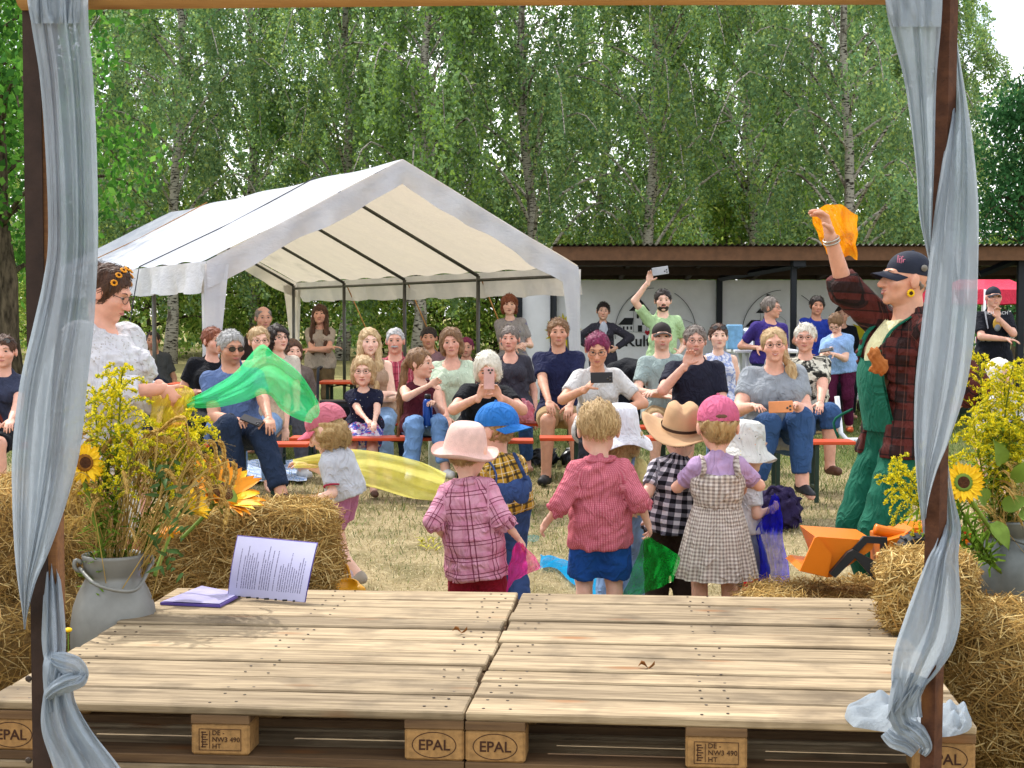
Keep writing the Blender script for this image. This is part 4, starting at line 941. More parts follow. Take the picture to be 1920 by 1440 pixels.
def wheat_mesh(seed, L=.5):
    r_ = np.random.default_rng(seed); V, Fc, C = [], [], []; nv = 0
    def put(v, f, c):
        nonlocal nv
        V.append(v); Fc.append(f + nv); C.append(c); nv += len(v)
    bend = r_.uniform(.02, .06); S = catmull([A(0, 0, 0), A(.01, 0, L * .55), A(bend * .5, 0, L * .84), A(bend + .02, 0, L * .97), A(bend + .055, 0, L), A(bend + .085, 0, L * .95), A(bend + .1, 0, L * .86)], 22)
    m = MB(); m.tube(S[:15], .0016, 5); v = np.vstack(m.V); put(v, np.array([f for f in m.F if len(f) == 4]), np.tile(lin('#b89a58'), (len(v), 1)))
    for i in range(26):
        t = .66 + .34 * i / 26; p = A(*[np.interp(t, np.linspace(0, 1, 22), S[:, k]) for k in range(3)]); p2 = A(*[np.interp(min(t + .03, 1), np.linspace(0, 1, 22), S[:, k]) for k in range(3)]); d = unit(p2 - p + 1e-6)
        side = unit(np.cross(d, A(math.cos(i * 1.57), math.sin(i * 1.57), .3))); g = MB(); R = np.stack([unit(np.cross(side, d)), side, d], 1); g.ell(p + side * .0042, (.0034, .0038, .008), R, 6, 4); vv = np.vstack(g.V); put(vv, np.array(g.F), np.tile(pick(1, ['#c9a75e', '#b89250', '#d6b873'])[0], (len(vv), 1)))
        D = unit(d + side * .35)[None]; v, f = ribbons(p + D * .03, D, np.cross(D, A(0, 0, 1)) + 1e-3, np.array([.03]), .0006); put(v, f, np.tile(lin('#cdb06a'), (len(v), 1)))
    D = unit(A(.5, .3, .7))[None]; v, f = ribbons(S[5:6] + D * .06, D, np.cross(D, A(0, 0, 1.)), np.array([.07]), .004, A(0, 0, .02)[None]); put(v, f, np.tile(lin('#b59a5c'), (len(v), 1)))
    return raw_mesh('wheat_stalk', np.vstack(V), np.vstack(Fc), True, None, [M_straw], {'col': ('FLOAT_COLOR', np.vstack(C))})
wheat = [wheat_mesh(s) for s in (4, 5, 6)]
def bunch(mouth, px0, px1, py0, py1, Y, n, seed, label):
    b = empty('wheat_bunch', mouth, label, 'wheat'); r_ = np.random.default_rng(seed); inv = wm(b).inverted()
    for i in range(n):
        x, y = r_.uniform(px0, px1), r_.uniform(py0, py1); tip = at(x, y, Y + r_.normal(0, .07)); base = mouth + A(r_.normal(0, .035), r_.normal(0, .035), -.04)
        d = tip - base; k = np.linalg.norm(d) / .5; q = Vector(d).to_track_quat('Z', 'Y')
        o = add_obj('wheat_stalk', wheat[i % 3], b); o.matrix_basis = inv @ Matrix.Translation(tuple(base)) @ q.to_matrix().to_4x4() @ Matrix.Rotation(r_.uniform(-1.2, 1.2) + (0 if x > 220 else math.pi), 4, 'Z') @ Matrix.Diagonal((max(k, .55), max(k, .55), k, 1))
    return b
bunch(mouthL, 130, 240, 850, 1000, 4.9, 42, 1, 'bunch of bearded wheat ears on the left of the aluminium milk can'); bunch(mouthL, 215, 300, 815, 880, 4.95, 36, 2, 'bunch of upright wheat ears in the middle of the aluminium milk can'); bunch(mouthL, 300, 395, 815, 930, 4.9, 32, 3, 'bunch of nodding wheat ears on the right of the aluminium milk can')
bunch(mouthR, 1800, 1935, 850, 1000, 5.45, 46, 4, 'bunch of brown wheat ears in the dark milk can')
M_petal = [mat('petal_yellow', '#f2c412', .6, var=.15, bump=.1), mat('petal_orange', '#f09a12', .6, var=.25, vs=15, bump=.1)]; M_disc = mat('sunflower_disc', '#4a2a12', .95, var=.5, vs=120, bump=.9, bs=160, bd=.006); M_disc2 = mat('sunflower_ring', '#8a5a1a', .95, var=.4, vs=90, bump=.8, bs=150); M_green = mat('sunflower_green', '#6f8a2e', .7, var=.3, vs=12, bump=.2)
def sunflower(c, face, r, label, stem, pm=0, cup=0.0, seed=0):
    c = A(*c); f = unit(face); u = unit(np.cross(f, A(.3, .2, 1.))); v = np.cross(f, u); R = np.stack([u, v, f], 1); r_ = np.random.default_rng(seed)
    b = empty('sunflower', stem[-1], label, 'sunflower')
    MB().lathe([(0, .012 * r / .08), (r * .22, .014 * r / .08), (r * .30, .010)], c, 24, R, cap=False).obj('seed_disc', M_disc, b, True)
    MB().lathe([(r * .29, .011), (r * .38, .012), (r * .46, .002), (r * .44, -.012), (r * .15, -.03), (.004, -.045)], c, 24, R, cap=False).obj('disc_rim', M_disc2 if not cup else M_green, b, True)
    for k in range(30):
        a0 = 2 * math.pi * k / 30 + r_.normal(0, .05); ln = r * r_.uniform(.5, .68); d = A(math.cos(a0), math.sin(a0), 0); s_ = A(-math.sin(a0), math.cos(a0), 0); P = []
        cu = cup + r_.normal(0, .15)
        for t in np.linspace(0, 1, 5):
            wdt = r * .13 * math.sin(math.pi * (.15 + .85 * t) ** .8) + .001; hgt = cu * ln * t + .1 * ln * math.sin(math.pi * t) - (.0 if k % 2 else .006)
            for s in (-1, 0, 1): P.append(d * (r * .42 + ln * t * math.cos(cu * .6)) + s_ * wdt * s + A(0, 0, hgt + (abs(s) * .006)))
        world_obj('petal', np.array(P) @ R.T + c, grid_faces(3, 5), M_petal[pm if r_.random() < .7 else 0], b)
    for k in range(12):
        a0 = 2 * math.pi * k / 12; d = A(math.cos(a0), math.sin(a0), 0); s_ = A(-math.sin(a0), math.cos(a0), 0)
        P = [d * (r * .3 + r * .42 * t) + s_ * s * r * .1 * (1 - t) - A(0, 0, .02 - .012 * t) for t in (0, .5, 1) for s in (-1, 1)]
        world_obj('bract', np.array(P) @ R.T + c, grid_faces(2, 3), M_green, b)
    MB().tube(catmull([c - f * .04] + [A(*p) for p in stem], 14), .0075, 7).obj('stem', M_green, b, True)
    return b
sunflower(at(414, 925, 5.62), (.55, -.38, .74), .15, 'large orange and yellow sunflower lying on the straw bale seen from behind', [at(385, 965, 5.66), at(340, 1010, 5.6)], 1, .62, 1)
sunflower(at(360, 950, 5.3), (.85, -.1, .4), .062, 'small half-open yellow sunflower left of the large orange one', [at(320, 1000, 5.3), at(290, 1080, 5.2)], 0, .9, 2)
sunflower(at(158, 868, 4.8), (.55, -.8, .15), .062, 'sunflower with dark centre half hidden by the left curtain', [at(165, 930, 4.85), mouthL], 0, .0, 3)
sunflower(at(312, 990, 5.15), (.2, -.3, -.9), .05, 'drooping wilted orange sunflower beside the milk can', [at(322, 960, 5.2), mouthL], 1, .7, 4)
sunflower(at(1806, 905, 5.1), (-.12, -.95, .2), .068, 'open yellow sunflower facing the camera right of the curtain', [at(1835, 960, 5.2), mouthR], 0, .05, 5)
def leaf_blade(c, d, up, L, W, m_, parent, name='leaf'):
    d = unit(d); s = unit(np.cross(d, A(*up))); nrm = np.cross(s, d); P = []
    for t in np.linspace(0, 1, 7):
        wv = W * math.sin(math.pi * (.08 + .92 * t) ** .75)
        for q in (-1, 0, 1): P.append(A(*c) + d * L * t + s * wv * q + nrm * (.15 * L * math.sin(math.pi * t) + abs(q) * W * .25))
    return world_obj(name, P, grid_faces(3, 7), m_, parent)
fo = empty('foliage_spray', mouthR, 'spray of broad green leaves in the right milk can', 'leaves')
for x, y, dx, dz, L in ((1862, 980, .3, -.7, .11), (1880, 950, .8, .3, .10), (1850, 940, -.6, .5, .09), (1900, 900, .5, .7, .12), (1878, 870, -.4, .8, .11), (1912, 960, .7, -.3, .1)): leaf_blade(at(x, y, 5.3), (dx, -.4, dz), (0, -1, .3), L, .03, M_green, fo)
fo = empty('foliage_spray', mouthL, 'dark green feathery leaves at the mouth of the left milk can', 'leaves')
for i in range(46):
    x, y = rng.uniform(285, 345), rng.uniform(860, 1075); leaf_blade(at(x, y, 4.85 + rng.normal(0, .04)), (rng.normal(0, .6), -.3, rng.normal(.2, .6)), (0, -1, .2), rng.uniform(.03, .06), .006, mat('dark_leaf', '#3f5c24', .7), fo)
wf = empty('yellow_weed', ground(800, 1025), 'small clump of yellow-green leaves on the dry grass', 'weed')
for i in range(26):
    x, y = rng.uniform(785, 822), rng.uniform(1012, 1034); g = ground(x, y); leaf_blade(g, (rng.normal(0, 1), rng.normal(0, .6), rng.uniform(.2, .9)), (0, 0, 1), rng.uniform(.03, .06), .008, mat('weed_leaf', '#b9b02e', .7), wf)
dn = empty('dandelion', at(128, 1180, 4.6) * A(1, 1, 0) , 'tiny yellow dandelion head against the milk can', 'flower'); MB().ell(at(128, 1181, 4.62), (.012, .012, .007)).obj('head', M_petal[0], dn, True); MB().tube([at(128, 1184, 4.62), at(128, 1184, 4.62) * A(1, 1, 0)], .002, 5).obj('stem', M_green, dn)
# ================================================================== PEOPLE: a body is one surface grown from a signed distance field
def ik(a, t, l1, l2, hint):
    a, t = np.asarray(a, float), np.asarray(t, float); d = t - a; L = np.linalg.norm(d); L2 = min(max(L, abs(l1 - l2) * 1.05), (l1 + l2) * .995); dn = d / max(L, 1e-6); t = a + dn * L2
    x = (l1 * l1 - l2 * l2 + L2 * L2) / (2 * L2); h = math.sqrt(max(l1 * l1 - x * x, 0)); hv = np.asarray(hint, float); hv = unit(hv - dn * (hv @ dn)); return a + dn * x + hv * h, t

# ---- materials for people
def skin_mat(name, c):
    m = NT(name); a_ = m.n('Attribute', attribute_name='col'); f = m.noise(26, 4)
    base = m.mix(m.ramp(f, .3, .72), shade(c, .88), shade(c, 1.08)); base = m.mix(1.0, base, a_.outputs['Color'], 'MULTIPLY')
    sh = m.bsdf(base, .52, 0, m.bump(m.noise(160, 2), .08, .003), .35); b = sh.node
    b.inputs['Subsurface Weight'].default_value = .12; b.inputs['Subsurface Radius'].default_value = (.02, .008, .005); b.inputs['Subsurface Scale'].default_value = .3
    return m.end(sh)
SK = {'fair': skin_mat('fair_skin', '#e6b8a0'), 'pink': skin_mat('pink_skin', '#dca68f'), 'tan': skin_mat('tanned_skin', '#c99377'), 'kid': skin_mat('child_skin', '#e4b49c')}
def hair_mat(name, c, c2):
    m = NT(name); f = m.noise(3.0, 4, m.pos((26, 26, 4)), .6); g = m.noise(9, 3)
    col_ = m.mix(m.ramp(f, .3, .7), c, c2); col_ = m.mix(m.math('MULTIPLY', g, .35), col_, shade(c, .6))
    return m.end(m.bsdf(col_, .5, 0, m.bump(f, .9, .012), .35))
HR = {'brown': hair_mat('brown_hair', '#3d2619', '#6b472f'), 'dark': hair_mat('dark_hair', '#17110e', '#3a2b22'), 'blond': hair_mat('blond_hair', '#a98455', '#dcc193'), 'grey': hair_mat('grey_hair', '#8c8a88', '#d0cfcc'), 'white': hair_mat('white_hair', '#d9d2c0', '#f4efe2'), 'red': hair_mat('reddish_hair', '#6a3320', '#a35d3a'), 'magenta': hair_mat('magenta_hair', '#5c1238', '#9c2a5c'), 'ltbrown': hair_mat('light_brown_hair', '#6a4a30', '#9c7750'), 'kblond': hair_mat('child_blond_hair', '#a5804e', '#d8ba84'), 'salt': hair_mat('greying_hair', '#5d5148', '#a0948a')}
M_eyew = mat('eye_white', '#b9aea6', .3, var=.03, bump=0); M_iris = mat('iris', '#3b2f26', .3, var=.1, bump=0); M_lip = mat('lip', '#b8716a', .5, var=.1, bump=0); M_teeth = mat('teeth', '#e9e2d6', .35, var=.05, bump=0)
M_lens = mat('dark_lens', '#2a2320', .15, bump=0, spec=.8); M_rim = mat('glasses_rim', '#5a4a44', .35, metal=.5, bump=0); M_rimd = mat('dark_rim', '#1c1a1c', .4, bump=0)
def _eye():
    m = MB(); V = []; n, k = 12, 9
    for i in range(k + 1):
        th = math.pi * i / k
        for j in range(n): a_ = 2 * math.pi * j / n; V.append((math.sin(th) * math.cos(a_), math.cos(th), math.sin(th) * math.sin(a_) * .58))
    for i in range(k):
        m.F += [[i * n + j, (i + 1) * n + j, (i + 1) * n + (j + 1) % n, i * n + (j + 1) % n] for j in range(n)]; m.m += [1 if i < 3 else 0] * n
    m.V = [np.array(V) * .0125]; return m.mesh('eye', [M_eyew, M_iris], True)
EYE = _eye()
def _mouth(smile):
    m = MB(); xs = np.linspace(-1, 1, 9); cv = .006 * smile
    up = [A(.024 * x, -.006 * x * x, .0025 * (1 - abs(x)) + cv * x * x) for x in xs]; lo = [A(.022 * x, -.006 * x * x, -.0055 * (1 - x * x) * (1 + .5 * smile) + cv * x * x) for x in xs]
    m.tube(up, list(.0022 + .0016 * (1 - np.abs(xs))), 6); m.tube(lo, list(.0022 + .0026 * (1 - np.abs(xs))), 6)
    if smile > .6: m.tube([A(.015 * x, .0002 - .005 * x * x, -.0012 + cv * x * x) for x in xs], .0028, 6, mi=1)
    return m.mesh('mouth', [M_lip, M_teeth], True)
MOUTH = {0: _mouth(0), .5: _mouth(.5), 1: _mouth(1)}
_brow = {}
def brow(hair):
    if hair not in _brow:
        m = MB(); m.tube([A(-.017, .004, -.002), A(0, .004, .004), A(.018, -.008, .001)], [.0028, .0034, .0016], 6, flat=.7); _brow[hair] = m.mesh('eyebrow', HR[hair], True)
    return _brow[hair]
def _glasses(sun, rimm):
    m = MB(); 
    for sx in (-1, 1):
        c = A(sx * .034, 0, 0); R_ = [c + A(.024 * math.cos(a), -.006 * abs(math.cos(a)) * (sx * math.cos(a) > 0), .018 * math.sin(a)) for a in np.linspace(0, 6.283, 19)]
        m.tube(R_, .0017 if not sun else .0022, 5, cap=False)
        if sun: m.add(R_[:-1], [list(range(18))], 1)
        m.tube([A(sx * .058, -.004, .006), A(sx * .074, -.05, .006), A(sx * .076, -.10, .002)], .0017, 5)
    m.tube([A(-.011, .001, .004), A(0, .004, .006), A(.011, .001, .004)], .0016, 5); return m.mesh('glasses' if not sun else 'sunglasses', [rimm, M_lens], True)
GL = {'thin': _glasses(False, M_rim), 'dark': _glasses(False, M_rimd), 'sun': _glasses(True, M_rimd)}
def head_field(Fd, E, k, N, fem, nr, seed=0):
    g_ = np.random.default_rng(seed + 400); wx = 1.08 * g_.uniform(.95, 1.05); jw = g_.uniform(.9, 1.14); nl = g_.uniform(.85, 1.2); ch = g_.uniform(.8, 1.25)
    R = E['R']; e = lambda x, y, z: E['O'] + R @ (A(x * wx, y, z) * k); r3 = lambda *r: A(r[0] * wx, r[1], r[2]) * k
    Fd.ell(e(0, -.014, .030), r3(.075, .094, .088), R, .01); Fd.ell(e(0, .022, -.018), r3(.064, .072, .090), R, .02 * k); Fd.ell(e(0, .028, -.064), r3((.049 if fem else .054) * jw, .056, .046), R, .02 * k)
    Fd.ell(e(0, .074, -.096), r3(.020, .016, .017), R, .018 * k)
    for s in (-1, 1): Fd.ell(e(s * .041, .060, -.022 - .006 * (ch - 1)), r3(.024 * ch, .022 * ch, .026), R, .02 * k)
    Fd.ell(e(0, .076, .030), r3(.048, .018, .014), R, .016 * k)
    for s in (-1, 1): Fd.ell(e(s * .031, .101, .008), r3(.019, .019, .012), R, .010 * k, True)
    Fd.cone(e(0, .088, .012), e(0, .1 + .011 * nl, -.030 * (.6 + .4 * nl)), .009 * k, .0135 * k * (.6 + .4 * nl), .010 * k)
    for s in (-1, 1): Fd.ell(e(s * .013, .098, -.034), r3(.009, .010, .008), R, .006 * k)
    Fd.ell(e(0, .086, -.060), r3(.024, .014, .011), R, .010 * k)
    for s in (-1, 1): Fd.ell(e(s * .0785, -.008, -.004), r3(.010, .020, .033), R, .006 * k)
    Fd.cone(e(0, -.018, -.055), N, nr, nr * 1.08, .02 * k)
def hand_field(Fd, wr, d, pn, th, s, curl, spread=1.0):
    """wrist, pointing direction, palm normal, thumb side, scale, curl 0..1"""
    d = unit(d); pn = unit(pn - d * (np.asarray(pn) @ d)); sd = np.cross(d, pn); sd = sd if sd @ th > 0 else -sd; R = np.stack([sd, d, pn], 1)
    Fd.ell(wr + d * .045 * s, A(.038, .052, .0135) * s, R, .01 * s); Fd.cone(wr - d * .03 * s, wr + d * .02 * s, .024 * s, .022 * s, .012 * s)
    for i, (x, L) in enumerate(((.027, .070), (.009, .079), (-.009, .074), (-.026, .058))):
        p = wr + d * (.085 - .006 * abs(i - 1)) * s + sd * x * s; dr = unit(d + sd * x * 3.0 * spread); r0 = .0088 * s
        for j, (f, dl) in enumerate(((.45, .55), (.30, .85), (.25, .7))):
            a_ = curl * dl * 1.5; c_, s_ = math.cos(a_), math.sin(a_); dr = unit(dr * c_ + pn * s_ - pn * 0); q = p + dr * L * f * s; Fd.cone(p, q, r0, r0 * .9, .003 * s); p = q; r0 *= .9
            pn2 = pn
    t = unit(d * .55 + sd * .85 + pn * (.25 + .5 * curl)); p = wr + d * .022 * s + sd * .026 * s; q = p + t * .042 * s; Fd.cone(p, q, .0125 * s, .0105 * s, .008 * s); t2 = unit(t + d * .5 + pn * curl * .8); Fd.cone(q, q + t2 * .032 * s, .0105 * s, .0085 * s, .004 * s)
NP = [0]
def person(label, head, Y, yaw=0, hy=None, hp=0, hr=0, H=1.68, w=1.0, sit=True, hip=None, seat=.455, skin='fair', fem=True, L=None, R=None, legs=None, hair=None, top=None, bottom=None, shoes=None, glasses=None, smile=.5, kid=False, q=1, group='people in the audience', face=True, bust=None, beard=None, extra=None, brows=None, hipY=None, hk=None):
    """head: pixel of the head centre (+depth offset).  L, R: image-left / image-right wrist (x, y, depth offset[, curl[, hx,hy,hz]])"""
    NP[0] += 1; seed = NP[0]; B = H / 1.70; k = hk or (min(.93 + .05 * max(H - 1.0, 0), .95) if kid else .975 - (.03 if fem else 0))
    yaw = math.radians(yaw); hyaw = yaw if hy is None else math.radians(hy); hp, hr = math.radians(hp), math.radians(hr)
    O = at(head[0], head[1], Y + (head[2] if len(head) > 2 else 0))
    rt = A(math.cos(yaw), math.sin(yaw), 0); fw = A(math.sin(yaw), -math.cos(yaw), 0)
    hip = hip if hip is not None else head[0]
    P = at(hip if not isinstance(hip, tuple) else hip[0], HOR, Y + (hipY or 0)); P[2] = (seat + .095 * B) if sit else .525 * H
    if isinstance(hip, tuple): P[2] = hip[1]
    hf = A(math.sin(hyaw) * math.cos(hp), -math.cos(hyaw) * math.cos(hp), -math.sin(hp)); hrt = A(math.cos(hyaw), math.sin(hyaw), 0); hup = np.cross(hf, hrt)
    c_, s_ = math.cos(hr), math.sin(hr); hrt, hup = hrt * c_ + hup * s_, hup * c_ - hrt * s_
    E = {'O': O, 'R': np.stack([hrt, hf, hup], 1)}
    sp = unit(O - P); upm = unit(sp + A(0, 0, .6)); N = O - upm * ((.130 if kid and H < 1.15 else .148) * k + .012 * B) - fw * .022 * k
    up = unit(N - P); rt = unit(rt - up * (rt @ up)); fw = np.cross(rt, up); RB = np.stack([rt, fw, up], 1)
    sw = ((.142 if fem else .160) if kid else (.128 if fem else .146)) * B * w ** .45 * (.92 if kid and H < 1.2 else 1); nr = (.046 if fem else .056) * (B if not kid else B * 1.02) * w ** .3
    sh = {s: N + rt * s * sw - up * .060 * B for s in (-1, 1)}; hj = {s: P + rt * s * .088 * B * w ** .5 - up * .02 * B for s in (-1, 1)}
    la1, la2, ll1, ll2 = .285 * B, .255 * B, .43 * B, .42 * B
    if kid: la1, la2 = (.235 * B, .21 * B) if H < 1.15 else (.27 * B, .24 * B)
    img = {}   # which body side is the image-left one
    sgn = 1 if math.cos(yaw) >= 0 else -1
    arms = {}
    for nm, s in (('L', -sgn), ('R', sgn)):
        spec = L if nm == 'L' else R
        if spec is None: t = sh[s] + rt * s * .07 * B - up * .50 * B + fw * .06 * B; curl, hint = .35, -fw * .8 + rt * s * .3
        else:
            t = at(spec[0], spec[1], Y + spec[2]); curl = spec[3] if len(spec) > 3 else .45; hint = A(*spec[4]) if len(spec) > 4 and spec[4] is not None else (-fw * .45 + rt * s * .35 - A(0, 0, 1) * .6)
        el, wr = ik(sh[s], t, la1, la2, hint); arms[s] = dict(el=el, wr=wr, curl=curl, d=unit(wr - el), hd=(A(*spec[5]) if spec is not None and len(spec) > 5 else None))
    lg = {}
    for nm, s in (('L', -sgn), ('R', sgn)):
        if legs and legs.get(nm): a_ = at(legs[nm][0], legs[nm][1], Y + legs[nm][2]); a_[2] = max(a_[2], .075 * B); hint = A(*legs[nm][3]) if len(legs[nm]) > 3 else fw + A(0, 0, .5)
        elif sit: a_ = hj[s] + fw * .42 * B + rt * s * .03; a_[2] = .08 * B; hint = fw + A(0, 0, 1)
        else: a_ = hj[s] + rt * s * .02 * B + fw * .0; a_[2] = .08 * B; hint = fw
        kn, an = ik(hj[s], a_, ll1, ll2, hint); lg[s] = dict(kn=kn, an=an, to=an + unit(fw * 1.0 + rt * s * .25 + A(0, 0, 0)) * .15 * B - A(0, 0, .045 * B), he=an - fw * .03 * B - A(0, 0, .04 * B))
    bf = w ** .75
    bu = (fem and not kid) if bust is None else bust
    def torso(Fd, g, lo=True, k_=.05):
        Fd.ell(P + up * .01, A(.150 * bf, .110 * bf, .115) * B + g, RB, k_ * B)
        m_ = P + (N - P) * .36; Fd.ell(m_ + fw * .012 * B * w ** 2, A(.140 * bf, .100 * w, .15) * B + g, RB, k_ * B)
        m_ = P + (N - P) * .66; Fd.ell(m_ + fw * .004 * B, A((.142 if kid else .132) * bf, .100 * bf, .16) * B + g, RB, k_ * B)
        if bu:
            for s in (-1, 1): Fd.ell(P + (N - P) * .66 + rt * s * .068 * B * bf + fw * .085 * B * bf, A(.062, .058, .062) * B * bf + g, RB, .03 * B)
        for s in (-1, 1): Fd.cone(N - up * .022 * B, sh[s], .034 * B + g * .6, .041 * B * w ** .3 + g * .8, .03 * B)
        return Fd
    def armc(Fd, s, g, f1=1.0, cut=False, kk=.025):
        a = arms[s]; wf = w ** .55
        r0, r1, r2 = (.049 if kid else .045) * B * wf, .038 * B * wf, .0255 * B * w ** .3
        if f1 <= .5:
            t = f1 / .5; Fd.cone(sh[s], sh[s] + (a['el'] - sh[s]) * t, r0 + g, r0 + (r1 - r0) * t + g, kk, cut1=cut)
        else:
            t = (f1 - .5) / .5; Fd.cone(sh[s], a['el'], r0 + g, r1 + g, kk); Fd.cone(a['el'], a['el'] + (a['wr'] - a['el']) * t, r1 + g, r1 + (r2 - r1) * t + g, kk * .6, cut1=cut)
    def legc(Fd, s, g, f1=1.0, cut=False, flare=0.0):
        l = lg[s]; wf = w ** .6; r0, r1, r2 = .083 * B * wf, .056 * B * wf, .038 * B * w ** .3
        if kid: r0, r1, r2 = r0 * 1.0, r1 * 1.05, r2 * 1.1
        if f1 <= .5:
            t = f1 / .5; Fd.cone(hj[s], hj[s] + (l['kn'] - hj[s]) * t, r0 + g, r0 + (r1 - r0) * t + g + flare, .04 * B, cut1=cut)
        else:
            t = (f1 - .5) / .5; e_ = l['kn'] + (l['an'] - l['kn']) * t; Fd.cone(hj[s], l['kn'], r0 + g, r1 + g + flare * .5, .04 * B); Fd.cone(l['kn'], e_, r1 + g + flare * .5, r1 + (r2 - r1) * t + g + flare, .02, cut1=cut)
            if not g: Fd.ell(l['kn'] + (l['an'] - l['kn']) * .3 - fw * .012 * B, A(.045, .045, .10) * B * wf, None, .03 * B)
    allp = np.array([O, N, P] + [x for s in (-1, 1) for x in (sh[s], arms[s]['el'], arms[s]['wr'], hj[s], lg[s]['kn'], lg[s]['an'], lg[s]['to'], lg[s]['he'])])
    lo, hi = allp.min(0) - .2 * max(B * w, .8), allp.max(0) + .2 * max(B * w, .8)
    hb, hh, hd, hc = {2: (.0135, .0058, .0050, .0102), 1: (.0205, .0078, .0072, .0165), 0: (.028, .0105, .011, .022)}[q]
    root = empty('person', (P[0], P[1], 0), label, 'person', group)
    # ---- body
    Fd = Field(lo, hi, hb); torso(Fd, 0.0)
    for s in (-1, 1):
        armc(Fd, s, 0); legc(Fd, s, 0); l = lg[s]; Fd.cone(l['he'], l['to'], .034 * B, .028 * B, .03 * B); Fd.cone(l['an'], l['he'], .036 * B, .034 * B, .02 * B)
    Fd.cone(N - up * .03 * B, O - E['R'][:, 2] * .07 * k - E['R'][:, 1] * .018 * k, nr * 1.12, nr, .03 * B)
    parts = [Fd.mesh()]
    hlo = np.minimum(O - .155 * k, N - .03); hhi = np.maximum(O + .155 * k, N + .03)
    Fh = Field(hlo, hhi, hh); head_field(Fh, E, k, N - up * .0, fem, nr, seed); Fh.clip(N - up * .015, -up); parts.append(Fh.mesh())
    hs = (.98 if not fem else .9) * (B if not kid else B * 1.06)
    for s in (-1, 1):
        a = arms[s]; d = a['d'] if a['hd'] is None else unit(a['hd']); pn = -up * .5 - rt * s * .8 + fw * .2; 
        if not sit and a['wr'][2] < P[2] + .1 * B: pn = -rt * s
        if a['wr'][2] > N[2] - .1: pn = fw
        elif sit: pn = A(0, 0, -1) - fw * .3
        th = -rt * s + fw * .4 + up * .3 if sit or a['wr'][2] > N[2] - .1 else fw
        Fx = Field(a['wr'] - .13 * hs - .06, a['wr'] + .13 * hs + .06, hd); hand_field(Fx, a['wr'], d, pn, th, hs, a['curl']); parts.append(Fx.mesh())
    V, Fc = joinm(parts)
    # colour: lips, flushed cheeks, nose and ears
    C = np.ones((len(V), 4), np.float32); tn = np.random.default_rng(seed + 70).normal(0, 1, 2); C[:, 0] *= 1 + .05 * tn[0]; C[:, 1] *= 1 + .06 * tn[0] + .03 * tn[1]; C[:, 2] *= 1 + .07 * tn[0] + .05 * tn[1]; lv = (V - O) @ E['R'] / k
    g = lambda c, r: np.exp(-(((lv - A(*c)) / A(*r)) ** 2).sum(1))
    red = .30 * (g((.042, .07, -.03), (.02, .04, .02)) + g((-.042, .07, -.03), (.02, .04, .02))) + .35 * g((0, .11, -.03), (.014, .02, .012)) + .25 * (g((.078, 0, 0), (.015, .03, .04)) + g((-.078, 0, 0), (.015, .03, .04)))
    C[:, 1] -= np.clip(red, 0, .5) * .55; C[:, 2] -= np.clip(red, 0, .5) * .5
    if beard == 'stubble':
        st_ = np.clip(g((0, .06, -.08), (.06, .06, .035)) * 1.2, 0, 1)[:, None]; C[:, :3] *= 1 - .45 * st_
    body = world_obj('body', V, Fc, SK[skin], root, attrs={'col': ('FLOAT_COLOR', C)})
    def hobj(nm, me, x, y, z, s=1.0, mir=1, rot=None):
        M = np.eye(4); M[:3, :3] = E['R'] * k * s * A(mir, 1, 1); M[:3, 3] = O + E['R'] @ (A(x, y, z) * k)
        o = add_obj(nm, me, root); o.matrix_basis = wm(root).inverted() @ Matrix(M.tolist()) @ (rot or Matrix()); return o
    if face:
        for s in (-1, 1): hobj('eye', EYE, s * .031, .0795, .007, 1.0); hobj('eyebrow', brow(brows or (hair[0] if hair and hair[0] not in ('magenta', 'white') else 'brown')), s * .032, .089, .030, 1.0, s)
        hobj('mouth', MOUTH[smile], 0, .0975, -.060)
    if glasses:
        for g_ in glasses.split('+'):
            if g_ == 'up': hobj('sunglasses', GL['sun'], 0, .075, .085, 1.08)
            else: hobj('sunglasses' if g_ == 'sun' else 'glasses', GL[g_], 0, .104, .006)
    # ---- hair
    if hair:
        hc_, style = hair[0], hair[1]; opt = hair[2] if len(hair) > 2 else {}
        R_ = E['R']; e = lambda x, y, z: O + R_ @ (A(x, y, z) * k); r3 = lambda *r: A(*r) * k; ln = opt.get('len', .3)
        ext = .2 + (ln if style in ('long', 'pony') else .0); Fr = Field(O - A(.24, .30, ext + .05) * 1.0, O + A(.24, .28, .2), hh * 1.3)
        th = {'short': .012, 'buzz': .005, 'bob': .018, 'long': .014, 'pony': .011, 'curly': .023, 'bun': .010, 'bald': .0}[style]
        if opt.get('hat'): th = min(th, .004)
        th = opt.get('th', th)
        Fr.ell(e(0, -.016, .033), r3(.081 + th, .094 + th, .087 + th), R_, .01)
        if style in ('bob', 'curly', 'long'):
            for s in (-1, 1): Fr.ell(e(s * .070, -.015, -.03), r3(.034, .062, .082 if style != 'curly' else .06), R_, .02)
            Fr.ell(e(0, -.06, -.04), r3(.07, .05, .085), R_, .02)
        if style == 'long':
            for s in (-1, 1):
                a0 = e(s * .076, -.005, -.03); pm = a0 + A(0, 0, -ln * .45) + fw * .09 * B + rt * s * opt.get('out', .012); Fr.cone(a0, pm, .03 * k, .036 * k, .02); Fr.cone(pm, a0 + A(0, 0, -ln) + fw * .15 * B, .036 * k, .022 * k, .02)
            Fr.cone(e(0, -.075, -.03), e(0, -.075, -.03) + A(0, 0, -ln * .8) - fw * .03, .06 * k, .05 * k, .02)
